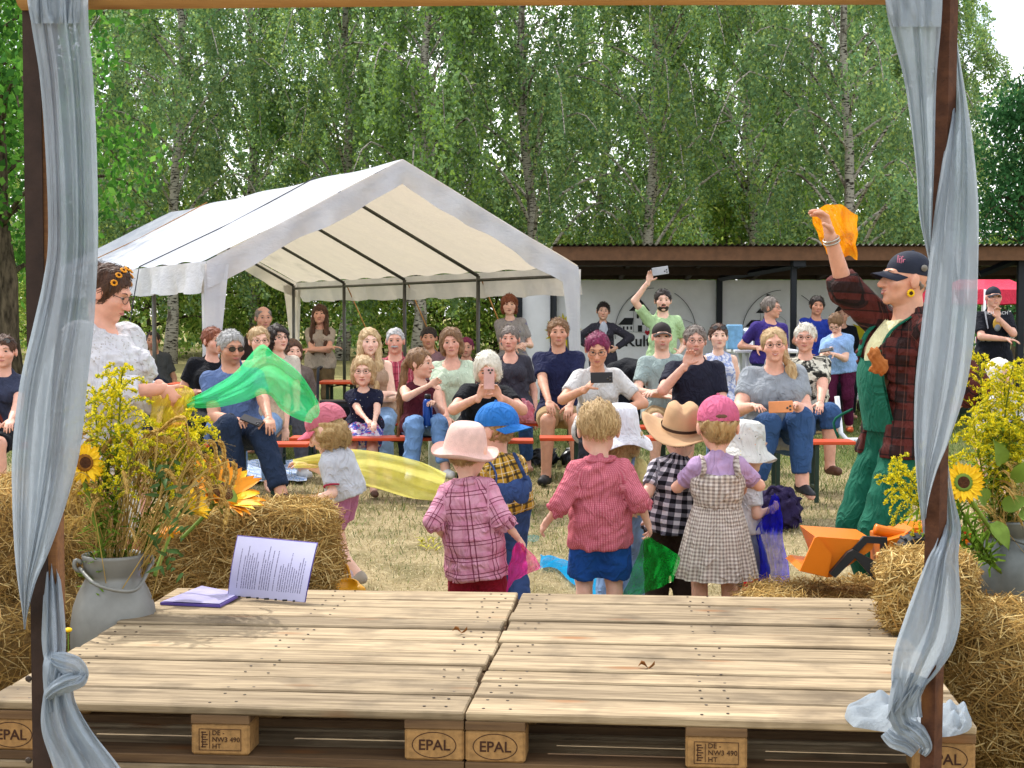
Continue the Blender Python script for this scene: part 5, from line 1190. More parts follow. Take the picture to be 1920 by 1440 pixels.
        if style == 'pony':
            sd_ = opt.get('side', 0); p0 = e(0, -.10, .045); p1 = p0 - hf * .035 + A(0, 0, -.05); p2 = p1 + A(0, 0, -ln * .5) + rt * sd_ * .6 ; p3 = p1 + A(0, 0, -ln) + rt * sd_ + fw * opt.get('fw', 0)
            if opt.get('front'): p1 = e(.05, -.10, -.02); p2 = N + rt * sd_ * .75 + fw * .06 + up * .0; p3 = N + rt * sd_ + fw * .15 * w ** .5 - up * (ln - .12)
            Fr.cone(p0, p1, .022 * k, .028 * k, .015); Fr.cone(p1, p2, .028 * k, .034 * k, .02); Fr.cone(p2, p3, .034 * k, .012 * k, .02)
        if style == 'bun': Fr.ell(e(0, -.09, .075), r3(.035, .035, .03), R_, .01)
        fr_ = opt.get('fringe', 0)
        Fr.ell(e(0, .095, -.024 - .045 * fr_), r3(.076 if style not in ('bob', 'long', 'curly') else .064, .075, .094), R_, .008, True)
        Fr.clip(e(0, 0, opt.get('nape', -.05)), -R_[:, 2] + R_[:, 1] * .15) if style in ('short', 'buzz', 'bun') or 'nape' in opt else None
        if style in ('short', 'buzz'): Fr.cone(e(0, .06, -.12), e(0, -.10, -.13), .06 * k, .06 * k, .01, True)
        if style == 'buzz' and opt.get('bald'): Fr.ell(e(0, .03, .12), r3(.07, .10, .05), R_, .01, True)
        if opt.get('hat'): Fr.clip(e(0, 0, opt['hat'] if opt['hat'] != 1 else .004), R_[:, 2])
        Fr.wrinkle(.010 if style == 'curly' else .006, .04 if style != 'long' else .05, seed, (1, 1, 3 if style in ('long', 'pony') else 1.3))
        V, Fc = Fr.mesh()
        if q > 0 and style not in ('buzz', 'bald'):
            r_ = np.random.default_rng(seed); ns = 900 if q == 2 else 320; zz = (V - O) @ R_[:, 2]; cand = np.flatnonzero(zz < (-.03 if opt.get('hat') else 9)); ii = cand[r_.integers(0, len(cand), ns)]; X = V[ii]; nn = X - (O + R_[:, 2] * .02); nn[:, 2] *= np.where(X[:, 2] < O[2] - .08, 0, 1); nn /= np.linalg.norm(nn, axis=1)[:, None] + 1e-6
            D = np.tile(-R_[:, 2] * 1.0 - R_[:, 1] * .45, (ns, 1)) + r_.normal(0, .38 if style != 'curly' else .9, (ns, 3)); D -= nn * (D * nn).sum(1)[:, None] * .9; D /= np.linalg.norm(D, axis=1)[:, None] + 1e-6; S_ = np.cross(D, nn)
            v2, f2 = ribbons(X + nn * .003, D, S_, r_.uniform(.010, .028, ns), .0016 if q == 2 else .0022, nn * .004); V, Fc = joinm([(V, Fc), (v2, f2)])
        world_obj('hair', V, Fc, HR[hc_], root)
    if beard and beard != 'stubble':
        R_ = E['R']; e = lambda x, y, z: O + R_ @ (A(x, y, z) * k); r3 = lambda *r: A(*r) * k; Fb = Field(O - .14, O + .14, hh)
        if beard == 'full':
            Fb.ell(e(0, .030, -.072), r3(.062, .064, .050), R_, .01); Fb.ell(e(0, .098, -.047), r3(.028, .010, .007), R_, .01); Fb.clip(e(0, 0, -.045), R_[:, 2] - R_[:, 1] * .10); Fb.ell(e(0, .106, -.060), r3(.016, .025, .004), R_, .003, True)
        else: Fb.ell(e(0, .103, -.046), r3(.034, .010, .009), R_, .006); [Fb.cone(e(s * .028, .098, -.048), e(s * .036, .088, -.072), .007 * k, .004 * k, .006) for s in (-1, 1)]
        Fb.wrinkle(.003, .02, seed); V, Fc = Fb.mesh(); world_obj('beard' if beard == 'full' else 'moustache', V, Fc, HR[hair[0] if beard == 'full' else 'grey'], root)
    # ---- clothes
    def cuv(V):
        lv = (V - P) @ RB; fs = 1 if math.cos(yaw) >= -.3 else -1; U = np.stack([np.arctan2(lv[:, 0], lv[:, 1] * fs / .72 + 1e-6) * .135 * B * w ** .7, lv[:, 2], 0 * lv[:, 2]], 1)
        for s in (-1, 1):
            a = arms[s]; segs = []
            for (p, q_, o_) in ((sh[s], a['el'], 0), (a['el'], a['wr'], la1)):
                d = q_ - p; L_ = np.linalg.norm(d); d = d / L_; t = (V - p) @ d; ds = np.linalg.norm(V - p - np.clip(t, 0, L_)[:, None] * d, axis=1); segs.append((ds, t + o_, (V - p) @ unit(np.cross(d, fw) + 1e-6)))
            n2 = segs[1][0] < segs[0][0]; ds = np.where(n2, segs[1][0], segs[0][0]); inside = (ds < .085 * B * w ** .5) & (((V - sh[s]) @ (rt * s)) > .015 * B)
            U[inside, 0] = np.where(n2, segs[1][2], segs[0][2])[inside]; U[inside, 1] = np.where(n2, segs[1][1], segs[0][1])[inside]
        return {'cuv': ('FLOAT_VECTOR', U)}
    ctx = dict(P=P, N=N, O=O, up=up, rt=rt, fw=fw, RB=RB, sh=sh, hj=hj, arms=arms, lg=lg, B=B, w=w, k=k, E=E, root=root, lo=lo, hi=hi, hc=hc, cuv=cuv, torso=torso, legc=legc, armc=armc, seed=seed, hobj=hobj, q=q, sgn=sgn)
    PF = [None]
    if bottom:
        kind, m_ = bottom[0], bottom[1]; opt = bottom[2] if len(bottom) > 2 else {}
        Fp = Field(lo, hi, hc)
        if kind == 'trousers':
            Fp.ell(P + up * .01, A(.158 * bf, .112 * bf, .115) * B + .008, RB, .04 * B); Fp.ell(P + (N - P) * .2, A(.145 * bf, .100 * w, .1) * B + .006, RB, .04)
            Fp.clip(P + up * opt.get('waist', .10) * B, up)
            for s in (-1, 1): legc(Fp, s, opt.get('g', .007 + .006 * B), opt.get('len', .97), True, opt.get('flare', .004))
        else:   # skirt / dress skirt
            hem = P - A(0, 0, opt.get('drop', .35) * B); b0 = P + up * .13 * B
            if sit:
                for s in (-1, 1): legc(Fp, s, .018, .36, True, .01)
                Fp.ell(P + up * .01, A(.16 * bf, .115 * bf, .115) * B + .01, RB, .04 * B)
            else: Fp.cone(b0, hem, .10 * B * bf + .01, opt.get('r', .2) * B, .02, cut0=True, cut1=True, fl=(unit(fw), .78))
        Fp.wrinkle((.0024 + .0024 * B) * opt.get('wr', 1), .10, seed + 50, (1.6, 1, .8)); PF[0] = Fp.F.copy(); V, Fc = Fp.mesh(); lv = (V - P) @ RB
        world_obj('trousers' if kind == 'trousers' and opt.get('len', 1) > .6 else 'shorts' if kind == 'trousers' else 'skirt', V, Fc, m_, root, attrs={'cuv': ('FLOAT_VECTOR', np.stack([lv[:, 0], lv[:, 2], lv[:, 1]], 1))})
    if top:
        m_, sl = top[0], top[1]; opt = top[2] if len(top) > 2 else {}; gg = opt.get('g', .009 + .004 * B)
        Ft = Field(lo, hi, hc); torso(Ft, gg)
        if opt.get('boxy'): Ft.cone(P + (N - P) * .62, P - up * opt.get('hem', .1) * B, (.135 * bf) * B + gg, (.168 * bf) * B + gg, .04, cut1=True, fl=(fw, .8))
        Ft.cone(N - up * .03 * B, N + up * opt.get('collar', .012) * B, nr + .018 * B, nr + .012 * B, .02)
        Ft.wrinkle((.0024 + .0034 * B) * opt.get('wr', 1), .085, seed + 9, (1, 1, .65))
        if PF[0] is not None:
            lim = sum((Ft.ax[i] - P[i]).reshape([-1 if j == i else 1 for j in range(3)]) * fw[i] for i in range(3)) - .125 * B * w if sit else np.float32(-1)
            Ft.F = np.minimum(Ft.F, np.maximum(PF[0] - .008 - .004 * B, lim)).astype(np.float32)
        Ft.clip(P - up * opt.get('hem', .06) * B, -up)
        for s in (-1, 1):
            if sl > 0: armc(Ft, s, gg + opt.get('slg', .003), sl, True, .03)
        Ft.wrinkle((.0008 + .0010 * B) * opt.get('wr', 1), .06, seed + 19, (1, 1, 1))
        nk = opt.get('neck', .075) * B
        if opt.get('open'): Ft.cone(N + fw * (.14 * w ** .5) * B, P - up * .3 * B + fw * .2 * w ** .5 * B, opt['open'] * B, opt['open'] * 1.3 * B, .01, True)
        if nk > 0: Ft.ell(N + fw * .055 * B + up * .028 * B, A(nk, nk * .9, nk * opt.get('v', .8)), RB, .008, True)
        if sl == 0:
            for s in (-1, 1): Ft.ell(sh[s] + rt * s * .035 * B, A(.05, .09, .10) * B, RB, .01, True)
        V, Fc = Ft.mesh()
        world_obj(opt.get('name', 'shirt'), V, Fc, m_, root, attrs=cuv(V))
    if shoes:
        sm, style = shoes
        for s in (-1, 1):
            l = lg[s]; Fs = Field(np.minimum(l['he'], l['to']) - .1 * B - .02, np.maximum(l['an'], l['to']) + .12 * B + .02, max(hc * .9, .008))
            Fs.cone(l['he'] + A(0, 0, .004), l['to'] + A(0, 0, .0), .043 * B, .036 * B, .03 * B)
            if style != 'sandal': Fs.cone(l['he'], l['an'] + A(0, 0, .02 * B), .044 * B, .042 * B, .02, cut1=True)
            Fs.clip(A(0, 0, max(l['he'][2] - .038 * B, .001)), A(0, 0, -1)); V, Fc = Fs.mesh(); 
            if len(V): world_obj('shoe' if style != 'sandal' else 'sandal', V, Fc, sm, root)
        if style == 'sock':
            for s in (-1, 1): l = lg[s]; Fs = Field(np.minimum(l['kn'], l['an']) - .1, np.maximum(l['kn'], l['an']) + .1, .009); Fs.cone(l['an'] - A(0, 0, .02), l['an'] + (l['kn'] - l['an']) * .22, .04 * B, .043 * B, .01, cut1=True); V, Fc = Fs.mesh(); world_obj('sock', V, Fc, cloth_mat('lilac_sock', '#c9b8cc'), root)
    if extra: extra(ctx)
    return ctx
# ---- headwear in head coordinates (right, forward, up)
def cap(ctx, m_, m2=None, brim=True, back=False, name='cap', tilt=0.0, size=1.0):
    m = MB(); s = -1 if back else 1
    def fn(p, a): return A(p[0], p[1] * 1.2 - .014, p[2])
    pr = [(.0865 * math.cos(t) * size, .038 + .092 * math.sin(t) * size) for t in np.linspace(-.15, 1.5, 12)] + [(.0, .131 * size)]
    m.lathe(pr, n=28, fn=fn, cap=False); m.ell((0, -.014, .131 * size), (.008, .008, .004), n=8, m=4)
    P = []
    for t in np.linspace(0, 1, 6):
        for u in np.linspace(-1, 1, 13): P.append(A(.082 * size * u * (1 - .10 * t), s * (.100 * size * math.sqrt(max(1 - (u * .93) ** 2, 0)) * (1) + .075 * t * math.sqrt(max(1 - (u * .8) ** 2, 0))) - .014, .030 - .022 * t - .022 * u * u))
    P = np.array(P); Fq = grid_faces(13, 6)
    if s < 0: Fq = Fq[:, ::-1]
    o = ctx['hobj'](name, m.mesh(name, m_, True), 0, 0, .004, 1.0, 1, Matrix.Rotation(tilt, 4, 'X'))
    if brim:
        me = raw_mesh('brim', np.vstack([P, P - A(0, 0, .003)]), np.vstack([Fq, Fq[:, ::-1] + len(P)]), True, None, [m2 or m_]); b = add_obj('brim', me, o)
    return o
def sunhat(ctx, m_, pr, name='sun_hat', wave=.008, tilt=0.0, oval=1.14, band=None, roll=0.0, brimfn=None):
    m = MB()
    def fn(p, a):
        r = math.hypot(p[0], p[1]); q = A(p[0], p[1] * oval - .012, p[2] + (wave * math.sin(3 * a + 1) * max(r - .1, 0) / .05))
        return brimfn(q, a, r) if brimfn else q
    m.lathe(pr, n=36, fn=fn, cap=False); o = ctx['hobj'](name, m.mesh(name, m_, True), 0, 0, 0, 1.0, 1, Matrix.Rotation(tilt, 4, 'X') @ Matrix.Rotation(roll, 4, 'Y'))
    if band: b = MB(); b.lathe([(band[0], band[2]), (band[1], band[2] + .02)], n=36, fn=fn, cap=False); add_obj('hat_band', b.mesh('hat_band', band[3], True), o)
    return o
def decal(ctx, nm, strokes, m_, cx=0, cz=.0, off=.155, sc_=1.0, r=.004):
    """simple printed drawing on the chest: strokes in chest coordinates (right, up)"""
    m = MB(); c = ctx['P'] + (ctx['N'] - ctx['P']) * .6
    for s in strokes: m.tube([c + ctx['rt'] * (cx + x * sc_) + ctx['up'] * (cz + z * sc_) + ctx['fw'] * (off - 1.8 * (cx + x * sc_) ** 2) for x, z in s], r, 5, flat=.3)
    m.obj(nm, m_, ctx['root'])
def phone(label, c, d, n, s=1.0, m_=None, lens=True):
    """phone at c, long side d, back facing n"""
    d, n = unit(d), unit(n); n = unit(n - d * (n @ d)); x = np.cross(d, n); R = np.stack([d, x, n], 1)
    b = empty('phone', A(*c) - A(0, 0, .04), label, 'phone'); MB().box(c, (.150 * s, .073 * s, .010), R, bev=.003).obj('case', m_ or M_rimd, b)
    MB().box(A(*c) - n * .0056, (.142 * s, .066 * s, .002), R).obj('screen', M_lens, b)
    for i, (a, e) in enumerate(((.058, .02), (.058, -.002), (.040, .009))): MB().lathe([(.0075, .0), (.0075, .003), (.0, .0031)], A(*c) + R @ A(a * s, e * s, .005), 12, R).obj('lens', M_lens, b, True)
    return b
# ================================================================== BENCHES AND TABLES
M_or = mat('orange_lacquer', '#c9481c', .35, var=.15, vs=6, bump=.08, bs=20); M_leg = mat('green_leg_steel', '#20352a', .5, metal=.2, bump=.05)
def bench(px0, px1, Y, label, z=.46, d=.25, rot=0.0, name='beer_bench', cat='bench', group='orange beer benches'):
    xa, xb = tx(px0, Y), tx(px1, Y); L = xb - xa; c = A((xa + xb) / 2, Y, 0); b = empty(name, c, label, cat, group, rot)
    MB().box((0, 0, z - .0125), (L, d, .025), bev=.004).obj('seat' if cat == 'bench' else 'tabletop', M_or, b, local=True)
    for sx in (-1, 1):
        x = sx * max(L / 2 - .28, .12)
        m = MB(); m.box((x, -d * .36, z / 2 - .01), (.03, .03, z - .035)); m.box((x, d * .36, z / 2 - .01), (.03, .03, z - .035)); m.box((x, 0, z - .045), (.03, d * .72 - .03, .03)); m.box((x, 0, .12), (.03, d * .72 - .03, .02)); m.obj('leg_frame', M_leg, b, local=True)
        MB().tube([A(x, 0, z - .06), A(x - sx * .2, 0, z - .03)], .008, 6).obj('strut', M_leg, b, local=True)
    return b
bench(385, 580, 11.2, 'orange bench under the grey-haired man in jeans', group=None); bench(545, 850, 11.75, 'orange bench under the little girl and the girl with the ponytail')
bench(830, 1000, 11.5, 'orange bench under the white-haired woman with the phone'); bench(1012, 1250, 11.75, 'nearest orange bench with an empty end right of the blue cap'); bench(965, 1180, 13.3, 'orange bench carrying the pink plastic bag')
bench(985, 1130, 14.6, 'orange bench under the man in the navy polo shirt'); bench(1180, 1400, 12.9, 'orange bench under the two seated men'); bench(1385, 1600, 11.4, 'orange bench under the two women at the right')
bench(640, 900, 13.4, 'orange bench behind the girl with the ponytail'); bench(320, 430, 13.2, 'orange bench under the woman in black'); bench(-160, 60, 11.1, 'orange bench under the woman at the left edge')
bench(470, 640, 13.9, 'orange bench under the woman with curly dark hair'); bench(180, 330, 19.2, 'far bench under the man in the grey t-shirt'); bench(930, 1010, 14.3, 'short end of bench under the woman in the grey v-neck')
bench(320, 420, 15.6, 'orange table behind the woman in black', .70, .5, 0, 'beer_table', 'table', None); bench(600, 680, 15.6, 'orange table end beside the walking frame', .72, .5, 0, 'beer_table', 'table', None)

# ================================================================== GARMENT CLOTHS
cm = cloth_mat
NAVYFL = cm('navy_floral', '#171a30', pattern=('spots', 24, .20, ['#c85a6a', '#d8d4c0', '#5a7ab8'])); SKFL = cm('floral_skirt', '#d8d4de', pattern=('blotch', 26, '#3a58b0', '#c84a78'))
BW = cm('black_white_foliage', '#d5d0be', pattern=('blotch', 16, '#22221f', '#6a675c')); WBL = cm('white_blue_print', '#d6d8e2', pattern=('blotch', 30, '#8e9cc4', '#d0cede')); LBLUE = cm('light_blue_spotted', '#8fb0dc', pattern=('spots', 26, .16, ['#4a62a8', '#dfe6f2']))
REDPL = cm('red_plaid', '#b04a5a', pattern=('plaid', [(0, .06, .2, 0, '#7a2436', .7), (1, .06, .2, 0, '#7a2436', .7), (0, .06, .08, .5, '#e0b8b8', .7)])); LGREEN = cm('pale_green_dots', '#bccab0', pattern=('spots', 34, .24, ['#e8ecdc'])); LACE = cm('beige_lace', '#c2b8a8', pattern=('spots', 60, .2, ['#8f8578']))
KPLAID = cm('pink_plaid', '#d69aae', pattern=('plaid', [(0, .062, .30, 0, '#c77d98', .5), (1, .066, .30, 0, '#c77d98', .5), (0, .062, .055, .0, '#6a1c38', .85), (0, .062, .055, .22, '#6a1c38', .85), (1, .066, .055, .0, '#6a1c38', .85), (1, .066, .055, .22, '#6a1c38', .85)]))
YPLAID = cm('yellow_plaid', '#cda23c', pattern=('plaid', [(0, .045, .22, 0, '#3a3226', .85), (1, .045, .22, 0, '#3a3226', .85), (0, .045, .07, .55, '#e8dcb8', .8), (1, .045, .07, .55, '#e8dcb8', .8)])); GING = cm('black_gingham', '#d8d4dc', pattern=('gingham', .036, '#6a6872', '#15141c')); GING2 = cm('beige_gingham', '#dcd2c6', pattern=('gingham', .0155, '#b8aca2', '#8d8078'))
STRIPE = cm('red_pinstripe', '#d0808a', pattern=('plaid', [(0, .0072, .5, 0, '#b04a5c', .8), (1, .0072, .4, 0, '#b04a5c', .5)])); BRPL = cm('brown_red_plaid', '#2e1d1b', pattern=('plaid', [(0, .075, .35, 0, '#5e2a24', .65), (1, .075, .35, 0, '#5e2a24', .65), (0, .075, .06, .6, '#1a1412', .9), (1, .075, .06, .6, '#1a1412', .9), (0, .075, .04, .17, '#8a5a4a', .35)]))
SWEAT = cm('white_openwork_knit', '#c9c7ca', pattern=('lace', .011, '#a9a29e')); JEAN = cm('blue_jeans', '#33507a'); JEAND = cm('dark_jeans', '#1f2c42'); JEANL = cm('light_jeans', '#7f9cbf'); BLACK = cm('black_cloth', '#101218'); KHAKI = cm('khaki', '#a88d66'); WHITE = cm('white_cotton', '#c8c6c4'); NAVY = cm('navy_cotton', '#1d2140'); DKNAVY = cm('dark_navy_cotton', '#1e1f2e')
SHB, SHW, SHS = mat('black_shoe', '#16161a', .6), mat('white_shoe', '#d2d0cc', .6), mat('brown_sandal', '#5a3a2a', .6)

# ================================================================== AUDIENCE
def strap(ctx, a, b, m_, r=.014):
    n = 9; c = ctx; m = MB(); pts = []
    for t in np.linspace(0, 1, n):
        p = c['N'] + c['rt'] * (a[0] + (b[0] - a[0]) * t) * c['B'] + c['up'] * (a[1] + (b[1] - a[1]) * t) * c['B']; pts.append(p + c['fw'] * (.06 + .09 * math.sin(math.pi * min(t * .75 + .2, 1))) * c['B'] * c['w'] ** .8)
    m.tube(pts, r, 6, flat=.3); m.obj('strap', m_, c['root'], True)
person('woman at the left edge in a navy t-shirt with sunglasses on her head', (8, 660), 11.0, hip=-8, yaw=5, skin='pink', hair=('brown', 'bun'), glasses='up', top=(cm('slate_navy', '#353a4e'), .30), bottom=('trousers', BLACK, {'len': .45}), L=(-14, 798, -.46), R=(20, 790, -.46), shoes=(SHB, 'x'), smile=0, extra=lambda c: strap(c, (-.15, -.0), (.12, -.45), mat('red_strap', '#7a2c1e')))
person('woman with long grey-blond hair behind the outstretched white sleeve', (250, 646), 12.5, hip=250, hy=35, hair=('grey', 'long', {'len': .16}), top=(NAVY, .3), bottom=('trousers', JEAND), face=True, q=0)
person('dark-haired man in a grey t-shirt sitting far back by the tree trunk', (287, 639), 19, hip=292, skin='tan', fem=False, hair=('dark', 'buzz'), top=(cm('charcoal', '#4a4d50'), .35), bottom=('trousers', JEAND), q=0, beard='stubble')
person('woman with reddish tied hair in black behind the grey-haired man', (400, 640), 13.0, yaw=25, hy=45, hip=385, w=1.25, skin='pink', hair=('red', 'bun'), top=(BLACK, .28), bottom=('trousers', BLACK), L=(372, 735, -.2), face=True, q=1)
person('grey-haired man in sunglasses, blue shirt and dark jeans on the front bench', (433, 652), 10.9, yaw=14, hy=34, hp=8, hip=440, H=1.76, w=1.15, skin='tan', fem=False, hair=('grey', 'short'), glasses='sun', smile=0, top=(cm('blue_chambray', '#566a92'), .33, {'collar': .03}), bottom=('trousers', JEAND, {'len': .95, 'flare': .012}), shoes=(SHB, 'x'), L=(436, 786, -.38, .5), R=(505, 788, -.42, .6), legs={'L': (447, 918, -.42), 'R': (528, 925, -.55)}, beard='stubble', q=1, brows='salt', extra=lambda c: MB().tube([c['arms'][-1]['wr'] - c['arms'][-1]['d'] * .03 + .033 * (math.cos(a) * unit(np.cross(c['arms'][-1]['d'], A(0, 0, 1))) + math.sin(a) * np.cross(c['arms'][-1]['d'], unit(np.cross(c['arms'][-1]['d'], A(0, 0, 1))))) for a in np.linspace(0, 6.283, 17)], .007, 6, cap=False).obj('wristwatch', M_rimd, c['root'], True))
phone('dark phone held by the grey-haired man in jeans', at(472, 788, 10.44), (1, -.2, -.35), (.2, -.6, 1), 1, M_rimd)
person('older balding man in a dark shirt standing behind the curly-haired woman', (494, 597), 15.3, sit=False, hy=22, H=1.62, skin='tan', fem=False, hair=('salt', 'buzz', {'bald': 1}), top=(cm('dark_brown_shirt', '#2e2420'), .4, {'collar': .03}), bottom=('trousers', JEAND), q=0, smile=0, brows='salt')
person('blond woman in glasses half hidden behind the green scarf', (486, 640), 12.4, hip=490, hy=20, hair=('blond', 'bun'), glasses='thin', top=(cm('beige_knit', '#b9a48a'), .4), bottom=('trousers', JEANL), q=1)
person('woman with curly dark hair and glasses looking up to the right', (521, 636), 13.4, hip=528, yaw=15, hy=38, hp=-8, skin='fair', hair=('dark', 'curly'), glasses='thin', top=(LACE, .36), bottom=('trousers', cm('grey_slacks', '#5a5c66')), L=(520, 770, -.3), R=(556, 768, -.3), q=1, shoes=(SHW, 'x'))
person('person with brown hair mostly hidden behind the curly-haired woman', (549, 660), 15, hip=552, hy=25, hair=('brown', 'bob'), top=(cm('taupe', '#6d6058'), .4), bottom=('trousers', BLACK), q=0)
person('young woman with very long brown hair standing with folded arms', (600, 590), 18, sit=False, hp=-4, H=1.62, skin='pink', hair=('brown', 'long', {'len': .42, 'fringe': .9}), top=(cm('pale_floral_tee', '#b3a698', pattern=('spots', 22, .2, ['#6a6468', '#8d7f86'])), .30, {'hem': .1}), bottom=('trousers', cm('olive_trousers', '#6b5a40')), L=(622, 652, -.22, .3, (-.6, -.3, -.6)), R=(578, 656, -.26, .3, (.6, -.3, -.6)), q=1)
person('little blond girl with round glasses in a navy floral dress', (681, 697), 12.0, hip=683, H=1.22, kid=True, skin='kid', hair=('blond', 'bob'), glasses='thin', smile=0, top=(NAVYFL, .30), bottom=('skirt', SKFL), L=(692, 793, -.30, .5), R=(702, 796, -.32, .5), seat=.47, shoes=(SHS, 'sandal'), q=1)
person('smiling woman with long straight blond hair in a beige top', (693, 642), 13.0, hip=706, hy=12, skin='fair', hair=('blond', 'long', {'len': .36}), smile=1, top=(cm('beige_tank', '#a98d76'), 0, {'neck': .09}), bottom=('trousers', JEANL, {'len': .9}), L=(735, 738, -.28, .4), R=(712, 750, -.3, .4), q=1, brows='brown')
person('grey man with a moustache in a red checked shirt', (741, 640), 13.9, hip=741, w=1.15, skin='pink', fem=False, hair=('grey', 'buzz'), beard='moustache', smile=0, top=(REDPL, .4, {'collar': .03}), bottom=('trousers', JEAND), q=1, brows='grey')
person('girl with a very long ponytail in a burgundy top holding a bottle', (788, 682), 11.7, hip=790, yaw=10, hy=68, H=1.42, kid=True, skin='kid', hair=('ltbrown', 'pony', {'len': .55, 'side': -.05}), smile=0, top=(cm('burgundy', '#4a1722'), 0, {'neck': .07}), bottom=('trousers', cm('wide_light_jeans', '#6a8cb8'), {'len': .93, 'flare': .012, 'wr': 1.5}), L=(806, 722, -.24, .8, (-1, -.2, -.6)), R=(814, 757, -.30, .9), shoes=(SHW, 'x'), legs={'L': (770, 885, -.40), 'R': (835, 880, -.45)}, seat=.47, q=1)
b = empty('water_bottle', at(802, 800, 11.38), 'dark blue metal water bottle held by the girl with the ponytail', 'bottle'); c0 = at(802, 798, 11.36)
MB().lathe([(0, 0), (.036, 0), (.037, .01), (.037, .17), (.028, .195)], c0, 20).obj('flask', mat('blue_enamel', '#123f8c', .25, metal=.5, bump=.02), b, True); MB().lathe([(.024, .195), (.024, .225), (.02, .232), (0, .233)], c0, 16).obj('lid', M_rimd, b, True)
person('dark-haired man far back left of the woman in pale green', (804, 634), 17, hip=806, skin='tan', fem=False, hair=('dark', 'short', {'fringe': .5}), top=(cm('mauve', '#8a6a70'), .4), bottom=('trousers', BLACK), q=0, smile=0)
person('woman with short light brown hair in a pale green v-neck top', (846, 643), 12.6, hip=850, hr=6, w=1.15, skin='pink', hair=('ltbrown', 'bob'), smile=0, top=(LGREEN, .44, {'neck': .085, 'v': 1.5}), bottom=('trousers', cm('pale_slacks', '#b9c2ae')), L=(838, 785, -.35), R=(868, 788, -.35), shoes=(SHB, 'x'), q=1)
person('woman with dyed red hair far back behind the woman in pale green', (874, 652), 17.5, hip=876, skin='pink', hair=('magenta', 'short'), top=(cm('plum', '#5a3a4a'), .4), bottom=('trousers', BLACK), q=0)
person('woman with a white-blond bob bent over filming with her phone', (914, 692, -.40), 11.4, hip=905, hp=24, w=1.15, skin='pink', hair=('white', 'bob'), smile=0, top=(BLACK, .30, {'neck': .08}), bottom=('trousers', BLACK), L=(899, 744, -.66, .75, (-1, -.1, -.7), (.45, -.1, 1)), R=(936, 744, -.66, .75, (1, -.1, -.7), (-.45, -.1, 1)), shoes=(SHB, 'x'), q=1)
phone('pink phone held up by the white-haired woman', at(917, 710, 10.58), (0, .1, 1), (0, -1, .1), 1, mat('pink_case', '#c99a92', .4))
person('woman with short brown hair in a charcoal v-neck shirt', (956, 636), 14.0, hip=962, hy=-8, skin='pink', hair=('salt', 'short', {'fringe': .3}), smile=0, top=(cm('charcoal_vneck', '#3c3b44'), .36, {'neck': .08, 'v': 1.5}), bottom=('trousers', JEAN), q=1, brows='brown')
person('standing woman with a red-brown bob in a grey printed t-shirt', (955, 572), 17.4, sit=False, H=1.64, skin='fair', hair=('red', 'bob', {'fringe': .7}), smile=0, top=(cm('grey_print_tee', '#98928e', pattern=('blotch', 9, '#98928e', '#77748c')), .34, {'hem': .12}), bottom=('trousers', JEAN), L=(968, 650, -.24, .6), R=(984, 646, -.2, .6), q=1, shoes=(SHB, 'x'), hip=962)
person('man in a navy polo shirt and khaki shorts leaning on his knee', (1047, 624), 13.0, hip=1050, H=1.78, w=1.08, skin='tan', fem=False, hair=('ltbrown', 'short'), smile=0, top=(NAVY, .34, {'collar': .03, 'neck': .06}), bottom=('trousers', KHAKI, {'len': .46, 'flare': .012}), L=(1030, 758, -.46, .5), R=(1068, 765, -.42, .5), shoes=(SHB, 'x'), q=1)
def pinkbag():
    b = empty('plastic_bag', at(985, 770, 13.2), 'crumpled pink plastic bag lying on the bench', 'bag'); F_ = Field(at(985, 770, 13.2) - A(.3, .2, .15), at(985, 770, 13.2) + A(.3, .2, .25), .012); c = at(978, 780, 13.2); c[2] = .50
    F_.ell(c + A(.0, 0, .04), A(.1, .09, .10)); F_.ell(c + A(.16, -.02, -.01), A(.12, .07, .03)); F_.wrinkle(.03, .06, 3); F_.clip(A(0, 0, .463), A(0, 0, -1)); V, Fc = F_.mesh(); world_obj('bag_body', V, Fc, mat('pink_film', '#e08a94', .35, bump=.3, bs=40), b, False)
pinkbag()
person('woman with hands on hips in a dark patterned cardigan by the wall', (1131, 584), 20, sit=False, H=1.6, skin='fair', hair=('dark', 'bun'), smile=0, hr=-4, top=(cm('dark_cardigan', '#34323a', pattern=('spots', 20, .25, ['#5c5862', '#77727c'])), .98, {'hem': .16, 'neck': .06, 'name': 'cardigan'}), bottom=('trousers', BLACK), L=(1110, 652, -.08, .5, (-1, .1, -.1)), R=(1156, 652, -.08, .5, (1, .1, -.1)), q=1, extra=lambda c: MB().ell(c['P'] + (c['N'] - c['P']) * .68 + c['fw'] * .112, (.062, .04, .16), c['RB']).obj('undershirt', cm('pale_grey_tee', '#b8bcc6'), c['root']))
